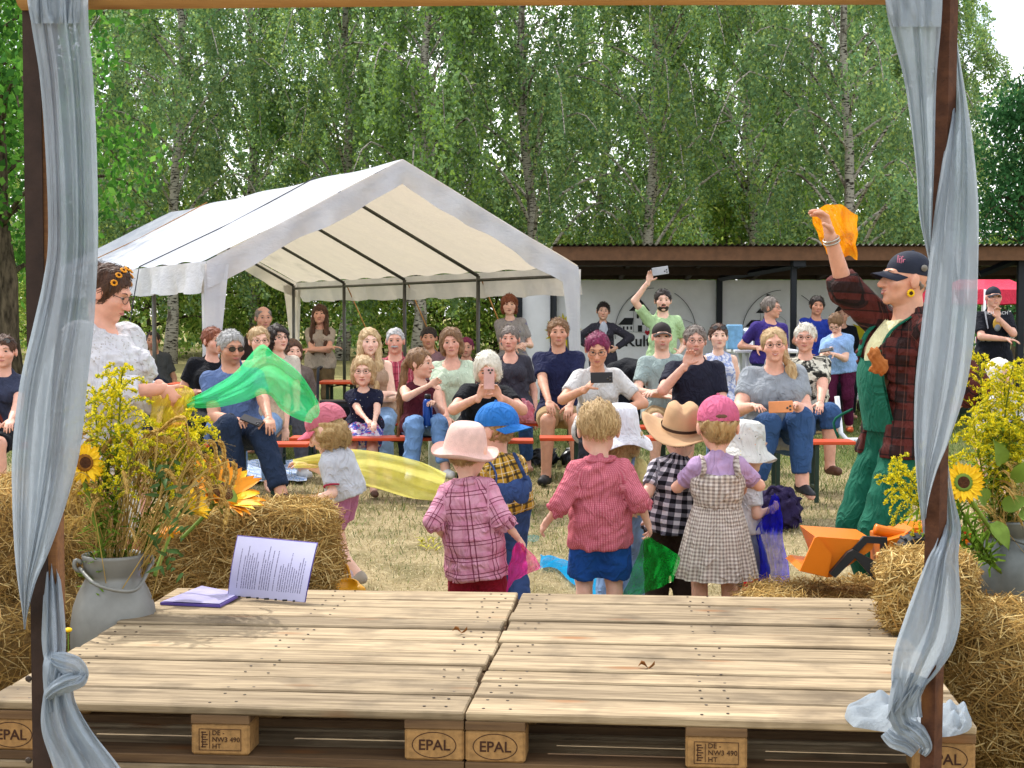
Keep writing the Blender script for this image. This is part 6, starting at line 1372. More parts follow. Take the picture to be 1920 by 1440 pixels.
person('woman with magenta updo and glasses filming in a white t-shirt', (1120, 655, -.26), 11.2, hip=1122, hp=20, hy=-4, H=1.68, skin='tan', hair=('magenta', 'bun'), brows='dark', glasses='thin', smile=.5, top=(WHITE, .34, {'neck': .07}), bottom=('trousers', cm('anthracite_leggings', '#2a2b33')), L=(1100, 728, -.55, .75, (-1, 0, -.8), (.7, -.1, .8)), R=(1158, 770, -.40, .5, (1, .2, -.4)), shoes=(SHB, 'x'), legs={'L': (1095, 905, -.4), 'R': (1160, 905, -.4)}, q=1,
    extra=lambda c: decal(c, 'print', [[(.00 + .05 * math.cos(a), .0 + .055 * math.sin(a)) for a in np.linspace(.3, 5.9, 14)], [(-.03, .05), (.02, .08), (.06, .06)], [(.0, .0), (.02, .012), (.04, 0), (.02, -.012), (.0, 0)], [(-.06, .03), (-.03, -.03), (-.05, -.06)], [(.01, -.03), (.03, -.04), (.05, -.03)], [(-.04, -.08), (.05, -.085)]], M_ink, .02, -.09, .16, 1.1, .005))
phone('black phone held sideways by the magenta-haired woman', at(1128, 708, 10.5), (1, 0, .02), (0, -1, .1), 1, M_rimd)
person('bearded man in a light green t-shirt raising a phone above his head', (1243, 564), 16.6, sit=False, H=1.72, skin='fair', fem=False, hair=('dark', 'short'), beard='full', smile=.5, top=(cm('pale_lime_tee', '#aecb98'), .34, {'hem': .1}), bottom=('trousers', JEAND), L=(1216, 528, -.15, .6, (-1, 0, -.2), (.25, -.1, 1)), R=(1272, 662, -.1), q=1)
phone('silver phone held high by the bearded man', at(1238, 508, 16.35), (1, 0, .15), (0, -1, .1), 1.15, mat('silver_case', '#a8aaae', .35))
cmk = person('man in a dark cap and mint grey t-shirt with folded arms', (1241, 632), 13.2, hip=1246, H=1.76, skin='fair', fem=False, hair=('dark', 'buzz', {'hat': 1}), beard='stubble', smile=.5, top=(cm('mint_grey_tee', '#93a3a0'), .36), bottom=('trousers', KHAKI, {'len': .46, 'flare': .012}), L=(1245, 742, -.30, .4, (-1, 0, -.6)), R=(1228, 735, -.34, .4), shoes=(SHB, 'x'), q=1, extra=lambda c: cap(c, mat('dark_brown_cap', '#241d1a', .8), tilt=.14))
person('man with dark-rimmed glasses touching his nose in a dark navy t-shirt', (1303, 640), 12.2, hip=1305, H=1.80, w=1.22, skin='pink', fem=False, hair=('salt', 'short'), glasses='dark', beard='stubble', smile=0, top=(DKNAVY, .36, {'hem': .1}), bottom=('trousers', cm('navy_shorts', '#232a45'), {'len': .5}), L=(1286, 684, -.30, .75, (-.8, -.2, -1), (.35, -.1, 1)), R=(1345, 775, -.36, .4), shoes=(SHB, 'x'), q=1)
person('woman with sunglasses pushed up in a sleeveless white and blue top', (1347, 632), 14.0, hip=1350, hp=-4, skin='fair', hair=('brown', 'bun'), glasses='up', smile=0, top=(WBL, 0, {'neck': .06}), bottom=('trousers', JEANL), q=1)
person('man in a purple t-shirt turned away behind the white table', (1446, 578), 17.0, sit=False, yaw=15, hy=62, H=1.7, w=1.1, skin='pink', fem=False, hair=('salt', 'short'), glasses='thin', smile=0, top=(cm('purple_tee', '#3d2f78'), .36), bottom=('trousers', JEAND), hip=1440, L=(1420, 652, -.12, .3), q=1)
person('stout woman with a blond ponytail in a grey t-shirt holding a phone', (1452, 648, -.16), 10.7, hip=1452, hy=-8, hr=4, H=1.7, w=1.62, skin='pink', hair=('blond', 'pony', {'len': .42, 'side': .15, 'front': 1}), glasses='thin', smile=1, top=(cm('heather_grey_tee', '#8d9298'), .31, {'neck': .08}), bottom=('trousers', JEAN, {'len': .93}), L=(1412, 762, -.50, .6), R=(1492, 760, -.48, .6), legs={'L': (1418, 915, -.42), 'R': (1504, 905, -.45)}, shoes=(SHB, 'x'), q=1, brows='ltbrown',
    extra=lambda c: decal(c, 'print', [[(-.07, .02), (-.05, -.03), (0, -.045), (.05, -.03), (.075, .02)], [(-.03, -.06), (0, -.075), (.04, -.06)], [(.05, .03), (.04, -.01)], [(-.02, .0), (-.02, -.03)], [(.01, .005), (.01, -.03)]], mat('faded_print', '#5d626c', .8), .0, -.10, .20, 1.0, .004))
phone('phone in an orange and beige case held by the stout blond woman', at(1464, 763, 10.1), (1, -.15, .05), (.0, -1, .25), 1.05, mat('orange_case', '#d98a52', .4))
person('older woman with short pale hair in a black and white leaf-print blouse', (1510, 634), 12.4, hip=1514, hy=-15, H=1.64, w=1.35, skin='pink', hair=('white', 'short', {'fringe': .2}), glasses='thin', smile=.5, top=(BW, .36, {'hem': .12}), bottom=('trousers', JEAN, {'len': .64, 'flare': .012}), L=(1500, 765, -.35), R=(1538, 758, -.42, .3), legs={'L': (1505, 880, -.3), 'R': (1556, 872, -.38)}, shoes=(SHS, 'sandal'), q=1, brows='grey')
person('man with a quiff in a royal blue t-shirt leaning by the wall', (1532, 574), 19, sit=False, H=1.64, hr=-6, skin='tan', fem=False, hair=('dark', 'short'), smile=0, top=(cm('royal_blue_tee', '#20358c'), .36), bottom=('trousers', JEAND), L=(1512, 660, -.05), q=1, hip=1524)
person('dark-haired person in black behind the woman looking at her phone', (1579, 590), 20.5, sit=False, H=1.56, hy=-10, skin='tan', fem=False, hair=('dark', 'short'), smile=0, top=(BLACK, .5), bottom=('trousers', BLACK), q=0, hip=1584)
person('woman in a light blue t-shirt and burgundy leggings looking at her phone', (1567, 607), 18.2, sit=False, yaw=-18, hy=-28, hp=38, H=1.56, w=1.32, skin='fair', hair=('ltbrown', 'bun'), glasses='dark', smile=0, top=(LBLUE, .34, {'hem': .14}), bottom=('trousers', cm('burgundy_leggings', '#4a1030'), {'g': .008}), L=(1552, 658, -.3, .6), R=(1562, 664, -.3, .6), hip=1576, shoes=(mat('orange_shoe', '#c8582a'), 'x'), q=1)
phone('dark phone in the hands of the woman in burgundy leggings', at(1550, 656, 17.8), (1, -.2, .2), (0, -.5, 1), 1, M_rimd)
person('person in a pale pink shirt mostly hidden behind the raised-arm performer', (1648, 598), 18.5, sit=False, H=1.6, hy=-60, yaw=-40, skin='fair', hair=('ltbrown', 'short'), top=(cm('pale_pink_shirt', '#d0b2c8'), .4, {'hem': .14}), bottom=('trousers', JEAND), q=0)
def apron(c):
    t = c['P'] + (c['N'] - c['P']) * .32 + c['fw'] * .158
    for s_, dz, sz in (('ANZ DUMMES', .0, .062), ('ICH MACH', .30, .05)):
        X = c['rt']; M = np.eye(4); M[:3, :3] = np.stack([c['rt'], c['up'], c['fw']], 1); M[:3, 3] = t + c['up'] * dz; text('lettering', s_, None, sz, mat('white_print', '#dcdde0', .6, bump=0), c['root'], M=Matrix(M.tolist()))
    MB().ell(t + c['up'] * .19, (.05, .02, .075), c['RB']).ell(t + c['up'] * .16, (.04, .024, .05), c['RB'], mi=1).obj('print', [mat('ochre_print', '#b8953a'), mat('grey_print', '#7d8894')], c['root'], True)
    cap(c, mat('navy_cap', '#181b2a', .8), tilt=.12)
    m = MB(); m.tube([c['N'] - c['rt'] * .12 + c['fw'] * .10, c['P'] + (c['N'] - c['P']) * .6 - c['rt'] * .10 + c['fw'] * .14], .02, 6, flat=.3).obj('strap', mat('silver_strap', '#b8bac2', .5), c['root'])
person('grinning man in a dark cap and printed black shirt with his hand on his chin', (1863, 558), 17.5, sit=False, H=1.76, w=1.15, skin='pink', fem=False, hair=('dark', 'buzz', {'hat': 1}), smile=1, top=(cm('black_shirt', '#14161f'), .4, {'hem': .22, 'boxy': 1, 'collar': .03}), bottom=('trousers', KHAKI), L=(1886, 636, -.26, .3, (-1, -.2, -.5)), R=(1871, 596, -.26, .7, (.8, -.1, -1), (-.15, -.1, 1)), q=1, extra=apron)
person('person with white-blond hair half hidden behind the goldenrod at the right', (1876, 702), 12.0, hip=1882, hy=30, skin='fair', hair=('white', 'bob'), top=(WHITE, .4), bottom=('trousers', BLACK), q=0, seat=.42)

# ================================================================== PERFORMERS
def flowerband(c):
    e = lambda x, y, z: c['O'] + c['E']['R'] @ (A(x, y, z) * c['k'])
    arc = [e(.092 * math.cos(t), .040 + .0 * t, .030 + .100 * math.sin(t)) for t in np.linspace(-.1, math.pi + .1, 22)]
    MB().tube(arc, .0035, 6).obj('headband', mat('brown_band', '#3a2a20'), c['root'], True)
    for t in np.linspace(.35, math.pi - .35, 7):
        o = e(.098 * math.cos(t), .044, .030 + .107 * math.sin(t)); m = MB(); n_ = unit(o - c['O']); u = unit(np.cross(n_, A(0, .3, 1.))); v = np.cross(n_, u)
        for kk in range(9): a = kk * .698; m.ell(o + (u * math.cos(a) + v * math.sin(a)) * .011, (.006, .006, .004), n=6, m=4)
        m.ell(o + n_ * .002, (.006, .006, .006), mi=1, n=6, m=4); m.obj('band_flower', [mat('band_petal', '#e0961c'), M_disc], c['root'], True)
perf = person('performer in a white openwork sweater with a flower headband leaning over the flowers', (203, 550), 6.6, sit=False, yaw=62, hy=82, hp=22, H=1.60, w=1.35, skin='pink', hair=('brown', 'bun'), glasses='thin', smile=0, top=(SWEAT, .80, {'hem': .12, 'g': .024, 'slg': .016, 'wr': 1.4}), bottom=('skirt', cm('cream_apron', '#d8d2c2'), {'drop': .42, 'r': .26}), L=(306, 728, -.16, .85, (-.2, -.4, -1), (.75, -.1, -.75)), R=(318, 752, .12, .8), q=2, hip=186, group='performers with scarves', extra=flowerband)
def presenter(c):
    cap(c, mat('navy_cap_cloth', '#1c2232', .8, bump=.4, bs=200))
    e = lambda x, y, z: c['O'] + c['E']['R'] @ (A(x, y, z) * c['k'])
    M = np.eye(4); R_ = c['E']['R']; M[:3, :3] = np.stack([-R_[:, 1], R_[:, 2], R_[:, 0]], 1) ; M[:3, 3] = e(.066, .058, .068); text('lettering', 'life', None, .045, mat('pink_thread', '#c8708a', .7, bump=0), c['root'], M=Matrix(M.tolist()) @ Matrix.Rotation(.35, 4, 'Y'))
    MB().lathe([(.014, 0), (.014, .004), (0, .0045)], e(.088, -.04, .06), 14, np.stack([R_[:, 1], R_[:, 2], R_[:, 0]], 1)).obj('badge', mat('grey_badge', '#7d7a72'), c['root'], True)
    m = MB(); o = e(.083, .002, -.055)
    for kk in range(10): a = kk * .628; m.ell(o + (R_[:, 1] * math.cos(a) + R_[:, 2] * math.sin(a)) * .012, (.006, .006, .006), n=6, m=4)
    m.ell(o + R_[:, 0] * .004, (.008, .008, .008), mi=1, n=8, m=5); m.obj('earring', [M_petal[0], M_disc], c['root'], True)
    # dungaree bib, cream shirt front and straps
    P, N, fw, rt, up = c['P'], c['N'], c['fw'], c['rt'], c['up']; GREEN = cm('green_drill', '#17604a'); CREAM = cm('cream_shirt', '#ddd8a8')
    def panel(nm, pts, m_, th=.01):
        G = np.stack([catmull(np.array(r), 9) for r in pts]); G = np.stack([catmull(G[:, j], 13) for j in range(9)], 1).reshape(-1, 3); world_obj(nm, np.vstack([G, G - fw * th]), np.vstack([grid_faces(9, 13), grid_faces(9, 13)[:, ::-1] + len(G)]), m_, c['root'])
    f = lambda x, t, d: P + (N - P) * t + rt * x + fw * d
    panel('shirt_front', [[f(-.07, .98, .075), f(0, .96, .10), f(.07, .98, .075)], [f(-.07, .75, .15), f(0, .75, .175), f(.07, .75, .15)], [f(-.08, .45, .165), f(0, .45, .185), f(.08, .45, .165)]], CREAM)
    panel('bib', [[f(-.10, .62, .168), f(0, .58, .19), f(.10, .62, .168)], [f(-.12, .4, .168), f(0, .4, .20), f(.12, .4, .168)], [f(-.14, -.06, .11), f(0, -.06, .165), f(.14, -.06, .11)]], GREEN)
    for s in (-1, 1): MB().tube(catmull([f(s * .09, .62, .182), f(s * .10, .85, .14), f(s * .10, 1.0, .05)], 10), .016, 6, flat=.35).obj('strap', GREEN, c['root'], True)
    MB().tube(catmull([f(-.13, .12, .17), f(-.16, .0, .24), f(-.15, -.16, .22)], 8), .006, 6).obj('tie', GREEN, c['root'], True)
    a = c['arms'][-1]; ax = a['d']; x_ = unit(np.cross(ax, A(0, 0, 1))); y_ = np.cross(ax, x_)
    for dd in (.0, .014): MB().tube([a['wr'] - ax * (.02 + dd) + .034 * (math.cos(t) * x_ + math.sin(t) * y_) for t in np.linspace(0, 6.283, 19)], .004, 6, cap=False).obj('bracelet', mat('silver_bracelet', '#b8b4a8', .3, metal=.8), c['root'], True)
prs = person('performer in a dark cap, plaid shirt and green dungarees raising an orange scarf', (1698, 527), 6.6, sit=False, yaw=-76, hy=-82, hp=-8, H=1.74, w=1.12, skin='tan', fem=False, hair=('salt', 'buzz', {'hat': 1}), smile=1, top=(BRPL, .62, {'hem': .13, 'g': .022, 'slg': .008, 'wr': 1.6, 'neck': .08, 'v': 1.6, 'name': 'plaid_shirt', 'open': .085}), bottom=('trousers', cm('green_drill', '#17604a'), {'len': .97, 'flare': .016, 'g': .016, 'wr': .8}), L=(1556, 440, .0, .85, (-.5, .3, -.7), (-.3, -.1, 1)), R=(1745, 790, -.05), q=2, hip=1694, group='performers with scarves', extra=presenter, bust=True)
# ================================================================== CHILDREN
KG = 'children with scarves'
def trim(c):
    for s in (-1, 1):
        a = c['arms'][s]; d = unit(a['el'] - c['sh'][s]); p = c['sh'][s] + (a['el'] - c['sh'][s]) * .74; x = unit(np.cross(d, A(.1, .2, 1))); y = np.cross(d, x); r = .049 * c['B'] + .012
        MB().tube([p + r * (x * math.cos(t) + y * math.sin(t)) for t in np.linspace(0, 6.283, 19)], .005, 6, cap=False).obj('sleeve_trim', cm('red_trim', '#a8304a'), c['root'], True)
    cap(c, cm('rose_cap', '#c06a78'), cm('rose_brim', '#d8697c'), tilt=.10, size=1.14)
person('running girl in a pink cap, white t-shirt and mauve shorts', (612, 806), 7.75, sit=False, yaw=-112, hy=-104, hp=28, H=1.02, kid=True, skin='kid', hair=('kblond', 'bob', {'hat': .05}), top=(cm('white_tee', '#bcbec4'), .37, {'hem': .10, 'boxy': 1, 'g': .016}), bottom=('trousers', cm('mauve_shorts', '#a8688a'), {'len': .36, 'flare': .03, 'g': .011}), L=(590, 934, -.22, .5, (.4, 0, -1)), R=(566, 871, .16, .8, (0, 0, -1)), legs={'L': (672, 1078, -.05), 'R': (655, 1070, .18)}, shoes=(mat('taupe_trainer', '#9a8f80', .7), 'sock'), q=2, hip=(645, .53), group=KG, extra=trim)
def fedora(c):
    sunhat(c, mat('pale_pink_straw', '#e0bcb0', .9, var=.12, vs=30, bump=.6, bs=220, bd=.004), [(0, .120), (.03, .126), (.055, .124), (.070, .112), (.080, .088), (.087, .055), (.093, .022), (.096, .008), (.112, -.006), (.128, -.012), (.140, -.004), (.142, .006)], 'straw_hat', .012, .14, 1.12, None, -.14)
def rolled(c, m_):
    for s in (-1, 1):
        a = c['arms'][s]; d = unit(a['wr'] - a['el']); p = a['el'] + d * .02; x = unit(np.cross(d, A(.1, .2, 1))); y = np.cross(d, x); r = .039 * c['B'] + .018
        F_ = Field(p - .09, p + .09, .0065); F_.cone(p - d * .02, p + d * .024, r, r * 1.06, .01, cut0=True, cut1=True); F_.wrinkle(.006, .04, 5); V, Fc = F_.mesh(); world_obj('rolled_cuff', V, Fc, m_, c['root'], attrs={'cuv': ('FLOAT_VECTOR', np.stack([(V - p) @ x + .02, (V - p) @ d + .02, 0 * V[:, 0]], 1))})
def collar(c, m_):
    pts = [c['N'] + c['up'] * .012 + (c['rt'] * math.cos(t) * .056 + c['fw'] * math.sin(t) * .05) for t in np.linspace(-3.6, .46, 20)]; m = MB(); m.tube(pts, .011, 8); V = np.vstack(m.V); world_obj('collar', V, m.F, m_, c['root'], attrs=c['cuv'](V))
person('small child in a pink plaid shirt and pale straw hat seen from behind', (874, 846), 6.15, sit=False, yaw=172, hy=155, hp=4, H=.95, kid=True, skin='kid', hair=('kblond', 'short', {'hat': 1, 'nape': -.07}), top=(KPLAID, .55, {'hem': .30, 'boxy': 1, 'g': .012, 'wr': 1.6, 'neck': 0}), bottom=('trousers', cm('crimson_shorts', '#8c1830'), {'len': .5, 'flare': .02}), L=(832, 1005, .02, .4), R=(972, 1010, -.03, .8), q=2, hip=888, group=KG, face=False, extra=lambda c: (fedora(c), rolled(c, KPLAID), collar(c, KPLAID)), w=1.15, shoes=(mat('white_trainer', '#cfcdd0'), 'sock'))
def dung(c, m_, bib=True):
    B, P, N, fw, rt, up = c['B'], c['P'], c['N'], c['fw'], c['rt'], c['up']; F_ = Field(c['lo'], c['hi'], .009)
    F_.ell(P + (N - P) * .30, A(.165, .125, .16) * B + .027, c['RB'], .03); F_.clip(P + (N - P) * .56, up); F_.wrinkle(.006, .08, 3); V, Fc = F_.mesh(); world_obj('bib', V, Fc, m_, c['root'], attrs=c['cuv'](V))
    for s in (-1, 1): MB().tube(catmull([P + (N - P) * .52 + rt * s * .075 - fw * .085, P + (N - P) * .8 + rt * s * .06 - fw * .088, N + rt * s * .062 + up * .01 - fw * .02, P + (N - P) * .8 + rt * s * .06 + fw * .085], 16), .013, 6, flat=.35).obj('strap', m_, c['root'], True)
DENIM = cm('child_denim', '#3c5688'); DENIML = cm('child_light_denim', '#7d9cc4')
person('boy in a blue cap, yellow plaid shirt and denim dungarees looking left', (928, 808), 6.9, sit=False, yaw=-158, hy=-118, hp=12, H=1.02, kid=True, skin='kid', hair=('kblond', 'short', {'hat': .03}), top=(YPLAID, .45, {'collar': .02, 'g': .010}), bottom=('trousers', DENIM, {'flare': .016, 'g': .011}), L=(920, 985, .15), R=(975, 975, .05), q=2, hip=952, group=KG, extra=lambda c: (dung(c, DENIM), cap(c, cm('azure_cap', '#2a6fb8'), back=True, size=1.08, tilt=.15)), shoes=(mat('sandal_grey', '#8d7a72'), 'sock'))
person('blond boy in a red striped shirt and blue shorts seen from behind', (1122, 806), 6.3, sit=False, yaw=182, H=1.06, kid=True, skin='kid', fem=False, hair=('kblond', 'short', {'nape': -.012, 'th': .008}), top=(STRIPE, .60, {'hem': .20, 'boxy': 1, 'g': .011, 'wr': 1.8, 'neck': 0, 'slg': .005}), bottom=('trousers', cm('bright_blue_shorts', '#1d4f9c'), {'len': .46, 'flare': .022, 'g': .014}), L=(1026, 978, .02, .45), R=(1214, 980, -.02, .85), q=2, hip=1128, group=KG, face=False, extra=lambda c: (rolled(c, STRIPE), collar(c, STRIPE)), shoes=(mat('white_trainer', '#cfcdd0'), 'sock'))
def whitehat(c): sunhat(c, cm('white_sun_hat', '#dcdce2'), [(0, .135), (.05, .133), (.080, .115), (.090, .07), (.095, .02), (.108, -.01), (.130, -.035), (.158, -.060), (.159, -.064)], 'sun_hat', .02, .06, 1.12)
person('child in a white floppy sun hat and light denim behind the boy in red', (1163, 808), 6.95, sit=False, yaw=172, H=1.0, kid=True, skin='kid', hair=('kblond', 'bob', {'hat': 1}), top=(cm('lemon_tee', '#cfc382'), .35), bottom=('trousers', DENIML, {'flare': .016, 'g': .011}), L=(1120, 960, .1), R=(1192, 955, -.05, .8), q=2, hip=1165, group=KG, face=False, extra=lambda c: (whitehat(c), dung(c, DENIML)), shoes=(mat('sandal_grey', '#8d7a72'), 'sock'))
def cowboy(c):
    def br(q, a, r):
        if r > .095: q = q + A(0, 0, .55 * (r - .095) * abs(math.cos(a)) ** 1.5 - .12 * (r - .095) * abs(math.sin(a)))
        elif q[2] > .085: q = q + A(0, 0, -.022 * math.exp(-(q[0] / .022) ** 2) * (q[2] - .085) / .05) ; 
        return q
    sunhat(c, mat('tan_felt', '#b8946f', .92, var=.15, vs=9, bump=.25, bs=150), [(0, .150), (.03, .150), (.055, .147), (.070, .135), (.080, .10), (.088, .05), (.093, .025), (.096, .020), (.130, .016), (.165, .015), (.185, .018), (.186, .014), (.16, .010), (.10, .014)], 'cowboy_hat', .01, .42, 1.18, (.0905, .0945, .028, mat('dark_hat_band', '#3a2a22', .7)), -.06, br)
person('child in a tan cowboy hat and black checked shirt seen from behind', (1276, 812), 6.6, sit=False, yaw=178, hp=10, H=1.0, kid=True, skin='kid', hair=('brown', 'short', {'hat': 1}), top=(GING, .36, {'hem': .12, 'boxy': 1, 'g': .012, 'wr': 1.5, 'neck': 0, 'collar': .03}), bottom=('trousers', cm('dark_brown_trousers', '#2b2019'), {'flare': .014, 'g': .011}), L=(1195, 950, .0, .5), R=(1330, 950, .1), q=2, hip=1262, group=KG, face=False, extra=cowboy, shoes=(mat('brown_boot', '#3a261a'), 'x'), w=1.12)
def dress(c):
    cap(c, cm('pink_floral_cap', '#cc6484', pattern=None), size=1.08, tilt=-.05)
    P, N, fw, rt, up, B = c['P'], c['N'], c['fw'], c['rt'], c['up'], c['B']; F_ = Field(c['lo'] - .1, c['hi'] + .1, .0075)
    F_.ell(P + (N - P) * .55, A(.150, .115, .19) * B + .020, c['RB'], .03); F_.cone(P + (N - P) * .3, P + (N - P) * .2, .115 * B + .014, .125 * B + .012, .03, fl=(fw, .8)); F_.clip(P + (N - P) * .76, up); F_.clip(P + (N - P) * .18, -up); F_.wrinkle(.004, .06, 8)
    V, Fc = F_.mesh(); world_obj('bodice', V, Fc, GING2, c['root'], attrs=c['cuv'](V))
    nu, nv = 96, 30; V = []; hem = P - A(0, 0, .0) - up * .235
    for v in np.linspace(0, 1, nv):
        for u in np.linspace(0, 2 * math.pi, nu):
            r = (.088 + .085 * v ** .8) + .0065 * (.3 + v) * math.sin(u * 15 + 1.1 * math.sin(v * 3)) * (1 if v < .98 else 1); V.append(P + up * (.075 - .325 * v) + rt * r * math.cos(u) + fw * r * .74 * math.sin(u))
    V = np.array(V); lv = (V - P) @ c['RB']; uu = np.tile(np.linspace(0, 2 * math.pi, nu), nv) * .155; vv = np.repeat(np.linspace(0, 1, nv), nu) * .325
    world_obj('gathered_skirt', V, grid_faces(nu, nv), GING2, c['root'], attrs={'cuv': ('FLOAT_VECTOR', np.stack([uu, vv, 0 * uu], 1))})
    for s in (-1, 1):
        m = MB(); m.tube(catmull([P + (N - P) * .74 + rt * s * .075 - fw * .070, P + (N - P) * .9 + rt * s * .066 - fw * .072, N + rt * s * .068 + up * .008 - fw * .01, P + (N - P) * .85 + rt * s * .07 + fw * .07], 16), .016, 8, flat=.3); V = np.vstack(m.V); world_obj('strap', V, m.F, GING2, c['root'], attrs=c['cuv'](V))
    e = lambda x, y, z: c['O'] + c['E']['R'] @ (A(x, y, z) * c['k']); MB().ell(e(0, -.116, .052), (.026, .008, .013), c['E']['R']).obj('cap_opening', mat('cap_gap_hair', '#6a4a34'), c['root'], True)
person('girl in a pink cap, lilac t-shirt and beige gingham dress seen from behind', (1346, 800), 6.37, sit=False, yaw=180, H=1.05, kid=True, skin='kid', hair=('kblond', 'short', {'hat': .03, 'nape': -.06, 'th': .009}), top=(cm('lilac_tee', '#b89abf'), .37, {'neck': 0, 'hem': -.16, 'g': .009}), bottom=None, L=(1296, 905, .17, .5, (-1, -.6, -.5)), R=(1398, 908, .17, .5, (1, -.6, -.5)), q=2, hip=1347, group=KG, face=False, extra=dress, shoes=(mat('brown_sandal_kid', '#6a4a3a'), 'sandal'))
HATP = cm('vehicle_print_hat', '#dcdcd6', pattern=('spots', 30, .22, ['#2a4a7a', '#3a3a38', '#c8b040']))
def printhat(c):
    pr = [(0, .130), (.05, .128), (.080, .112), (.089, .07), (.094, .02), (.105, -.008), (.135, -.035), (.150, -.050), (.151, -.053)]; o = sunhat(c, HATP, pr, 'sun_hat', .015, .05, 1.12); me = o.data; n = len(me.vertices); a = np.empty(n * 3, np.float32); me.vertices.foreach_get('co', a); at_ = me.attributes.new('cuv', 'FLOAT_VECTOR', 'POINT'); at_.data.foreach_set('vector', a)
person('small child in a printed white sun hat beside the girl in gingham', (1398, 838), 6.8, sit=False, yaw=128, hy=112, hp=10, H=.93, kid=True, skin='kid', hair=('kblond', 'short', {'hat': 1}), top=(cm('white_tee_kid', '#d2d0d4'), .36, {'hem': .1}), bottom=('trousers', cm('grey_blue_trousers', '#6f7890'), {'len': .7}), R=(1448, 953, -.02, .9, (0, -.4, -1)), L=(1400, 960, .1), q=2, hip=1385, group=KG, extra=printhat, shoes=(SHS, 'sandal'))

# ================================================================== SCARVES
def sc_mat(n, c, o=.55): return sheer_mat('sheer_' + n, c, o, .5)
cloth('scarf', 'green sheer scarf billowing from the hand of the performer at the left', [[(348, 750, -.06), (350, 757, -.05), (352, 764, -.06)], [(392, 727, 0), (400, 745, .03), (405, 763, 0)], [(440, 698, .02), (450, 722, .06), (458, 752, .02)], [(486, 646, .06), (498, 688, .1), (500, 738, .05)], [(516, 662, .1), (540, 705, .12), (530, 768, .08)], [(556, 694, .14), (578, 735, .14), (560, 786, .1)], [(598, 752, .16), (600, 775, .14), (584, 792, .12)]], sc_mat('green', '#55e89a', .72), 6.5, .035, 2.2, 1)
cloth('scarf', 'long pale yellow sheer scarf trailing behind the running girl', [[(548, 862, 0), (550, 870, 0), (552, 878, 0)], [(596, 852, .05), (600, 866, .05), (600, 880, .05)], [(655, 843, .1), (660, 875, .1), (655, 905, .1)], [(720, 850, .12), (725, 885, .14), (712, 918, .12)], [(785, 866, .15), (780, 902, .18), (765, 934, .15)], [(838, 888, .2), (830, 915, .2), (818, 940, .2)]], sc_mat('yellow', '#efe884', .72), 7.85, .03, 1.6, 2)
cloth('scarf', 'bright yellow scarf gathered in the hands of the performer in white', [[(286, 742, 0), (318, 726, -.03), (352, 724, -.03), (366, 738, 0)], [(282, 775, 0), (310, 765, -.05), (340, 765, -.04), (362, 765, 0)], [(286, 805, 0), (305, 815, -.05), (330, 805, -.04), (350, 790, 0)], [(280, 835, .03), (300, 838, 0), (318, 835, 0), (330, 825, 0)]], sc_mat('bright_yellow', '#efd93a', .7), 6.5, .03, 2.2, 3)
cloth('scarf', 'orange scarf held high in the raised hand of the performer at the right', [[(1520, 400, .02), (1545, 386, 0), (1575, 384, .02), (1607, 404, .05)], [(1528, 428, .06), (1552, 425, .08), (1580, 428, .08), (1608, 432, .08)], [(1540, 455, .06), (1562, 455, .09), (1588, 452, .09), (1606, 462, .08)], [(1552, 478, .05), (1572, 484, .08), (1592, 480, .08), (1609, 488, .08)]], sc_mat('orange', '#f5a21a', .84), 6.62, .012, 2.0, 4)
cloth('scarf', 'hot pink scarf hanging from the hand of the child in pink plaid', [[(966, 1018, 0), (972, 1016, -.01), (980, 1020, 0)], [(958, 1045, 0), (978, 1042, -.02), (1000, 1040, 0)], [(952, 1075, 0), (975, 1070, -.02), (1013, 1062, .02)], [(950, 1115, 0), (962, 1092, -.02), (990, 1076, .02)]], sc_mat('pink', '#ff3fae', .62), 6.1, .02, 1.8, 5)
cloth('scarf', 'green scarf hanging from the hand of the boy in red', [[(1208, 1008, 0), (1214, 1006, -.01), (1222, 1010, 0)], [(1196, 1040, 0), (1222, 1035, -.03), (1252, 1028, 0)], [(1180, 1085, 0), (1225, 1075, -.03), (1274, 1046, .03)], [(1166, 1120, 0), (1208, 1112, -.03), (1262, 1090, .03)]], sc_mat('leaf_green', '#16a83c', .68), 6.25, .025, 2.2, 6)
cloth('scarf', 'deep blue scarf hanging from the fist of the small child', [[(1444, 932, 0), (1452, 926, -.02), (1460, 934, 0)], [(1438, 960, 0), (1450, 958, -.02), (1466, 960, 0)], [(1418, 990, 0), (1445, 1000, -.03), (1468, 1000, .02)], [(1424, 1050, 0), (1448, 1060, -.03), (1478, 1060, .02)], [(1420, 1118, 0), (1448, 1118, -.03), (1484, 1100, .02)]], sc_mat('blue', '#1e22d8', .66), 6.75, .028, 2.4, 7)
def lying(label, pts, m_, hgt, seed):
    rows = np.stack([catmull(np.array([(x, y, 0) for x, y in r], float), 40) for r in pts]); P = np.stack([catmull(rows[:, j], 24) for j in range(40)], 1); V = []
    for i in range(24):
        for j in range(40): V.append(ground(P[i, j, 0], P[i, j, 1], .012) + A(0, 0, hgt * abs(math.sin(j * .33 + seed + .2 * i)) * math.sin(math.pi * (i + .5) / 24)))
    tag(world_obj('scarf', V, grid_faces(40, 24), m_), label, 'scarf')
lying('turquoise scarf lying on the grass beside the boy in red', [[(1013, 1042), (1045, 1046), (1085, 1062), (1130, 1085)], [(1014, 1052), (1045, 1058), (1080, 1078), (1125, 1105)], [(1012, 1066), (1042, 1066), (1075, 1096), (1120, 1122)]], sc_mat('turquoise', '#10a8e6', .8), .03, 1)
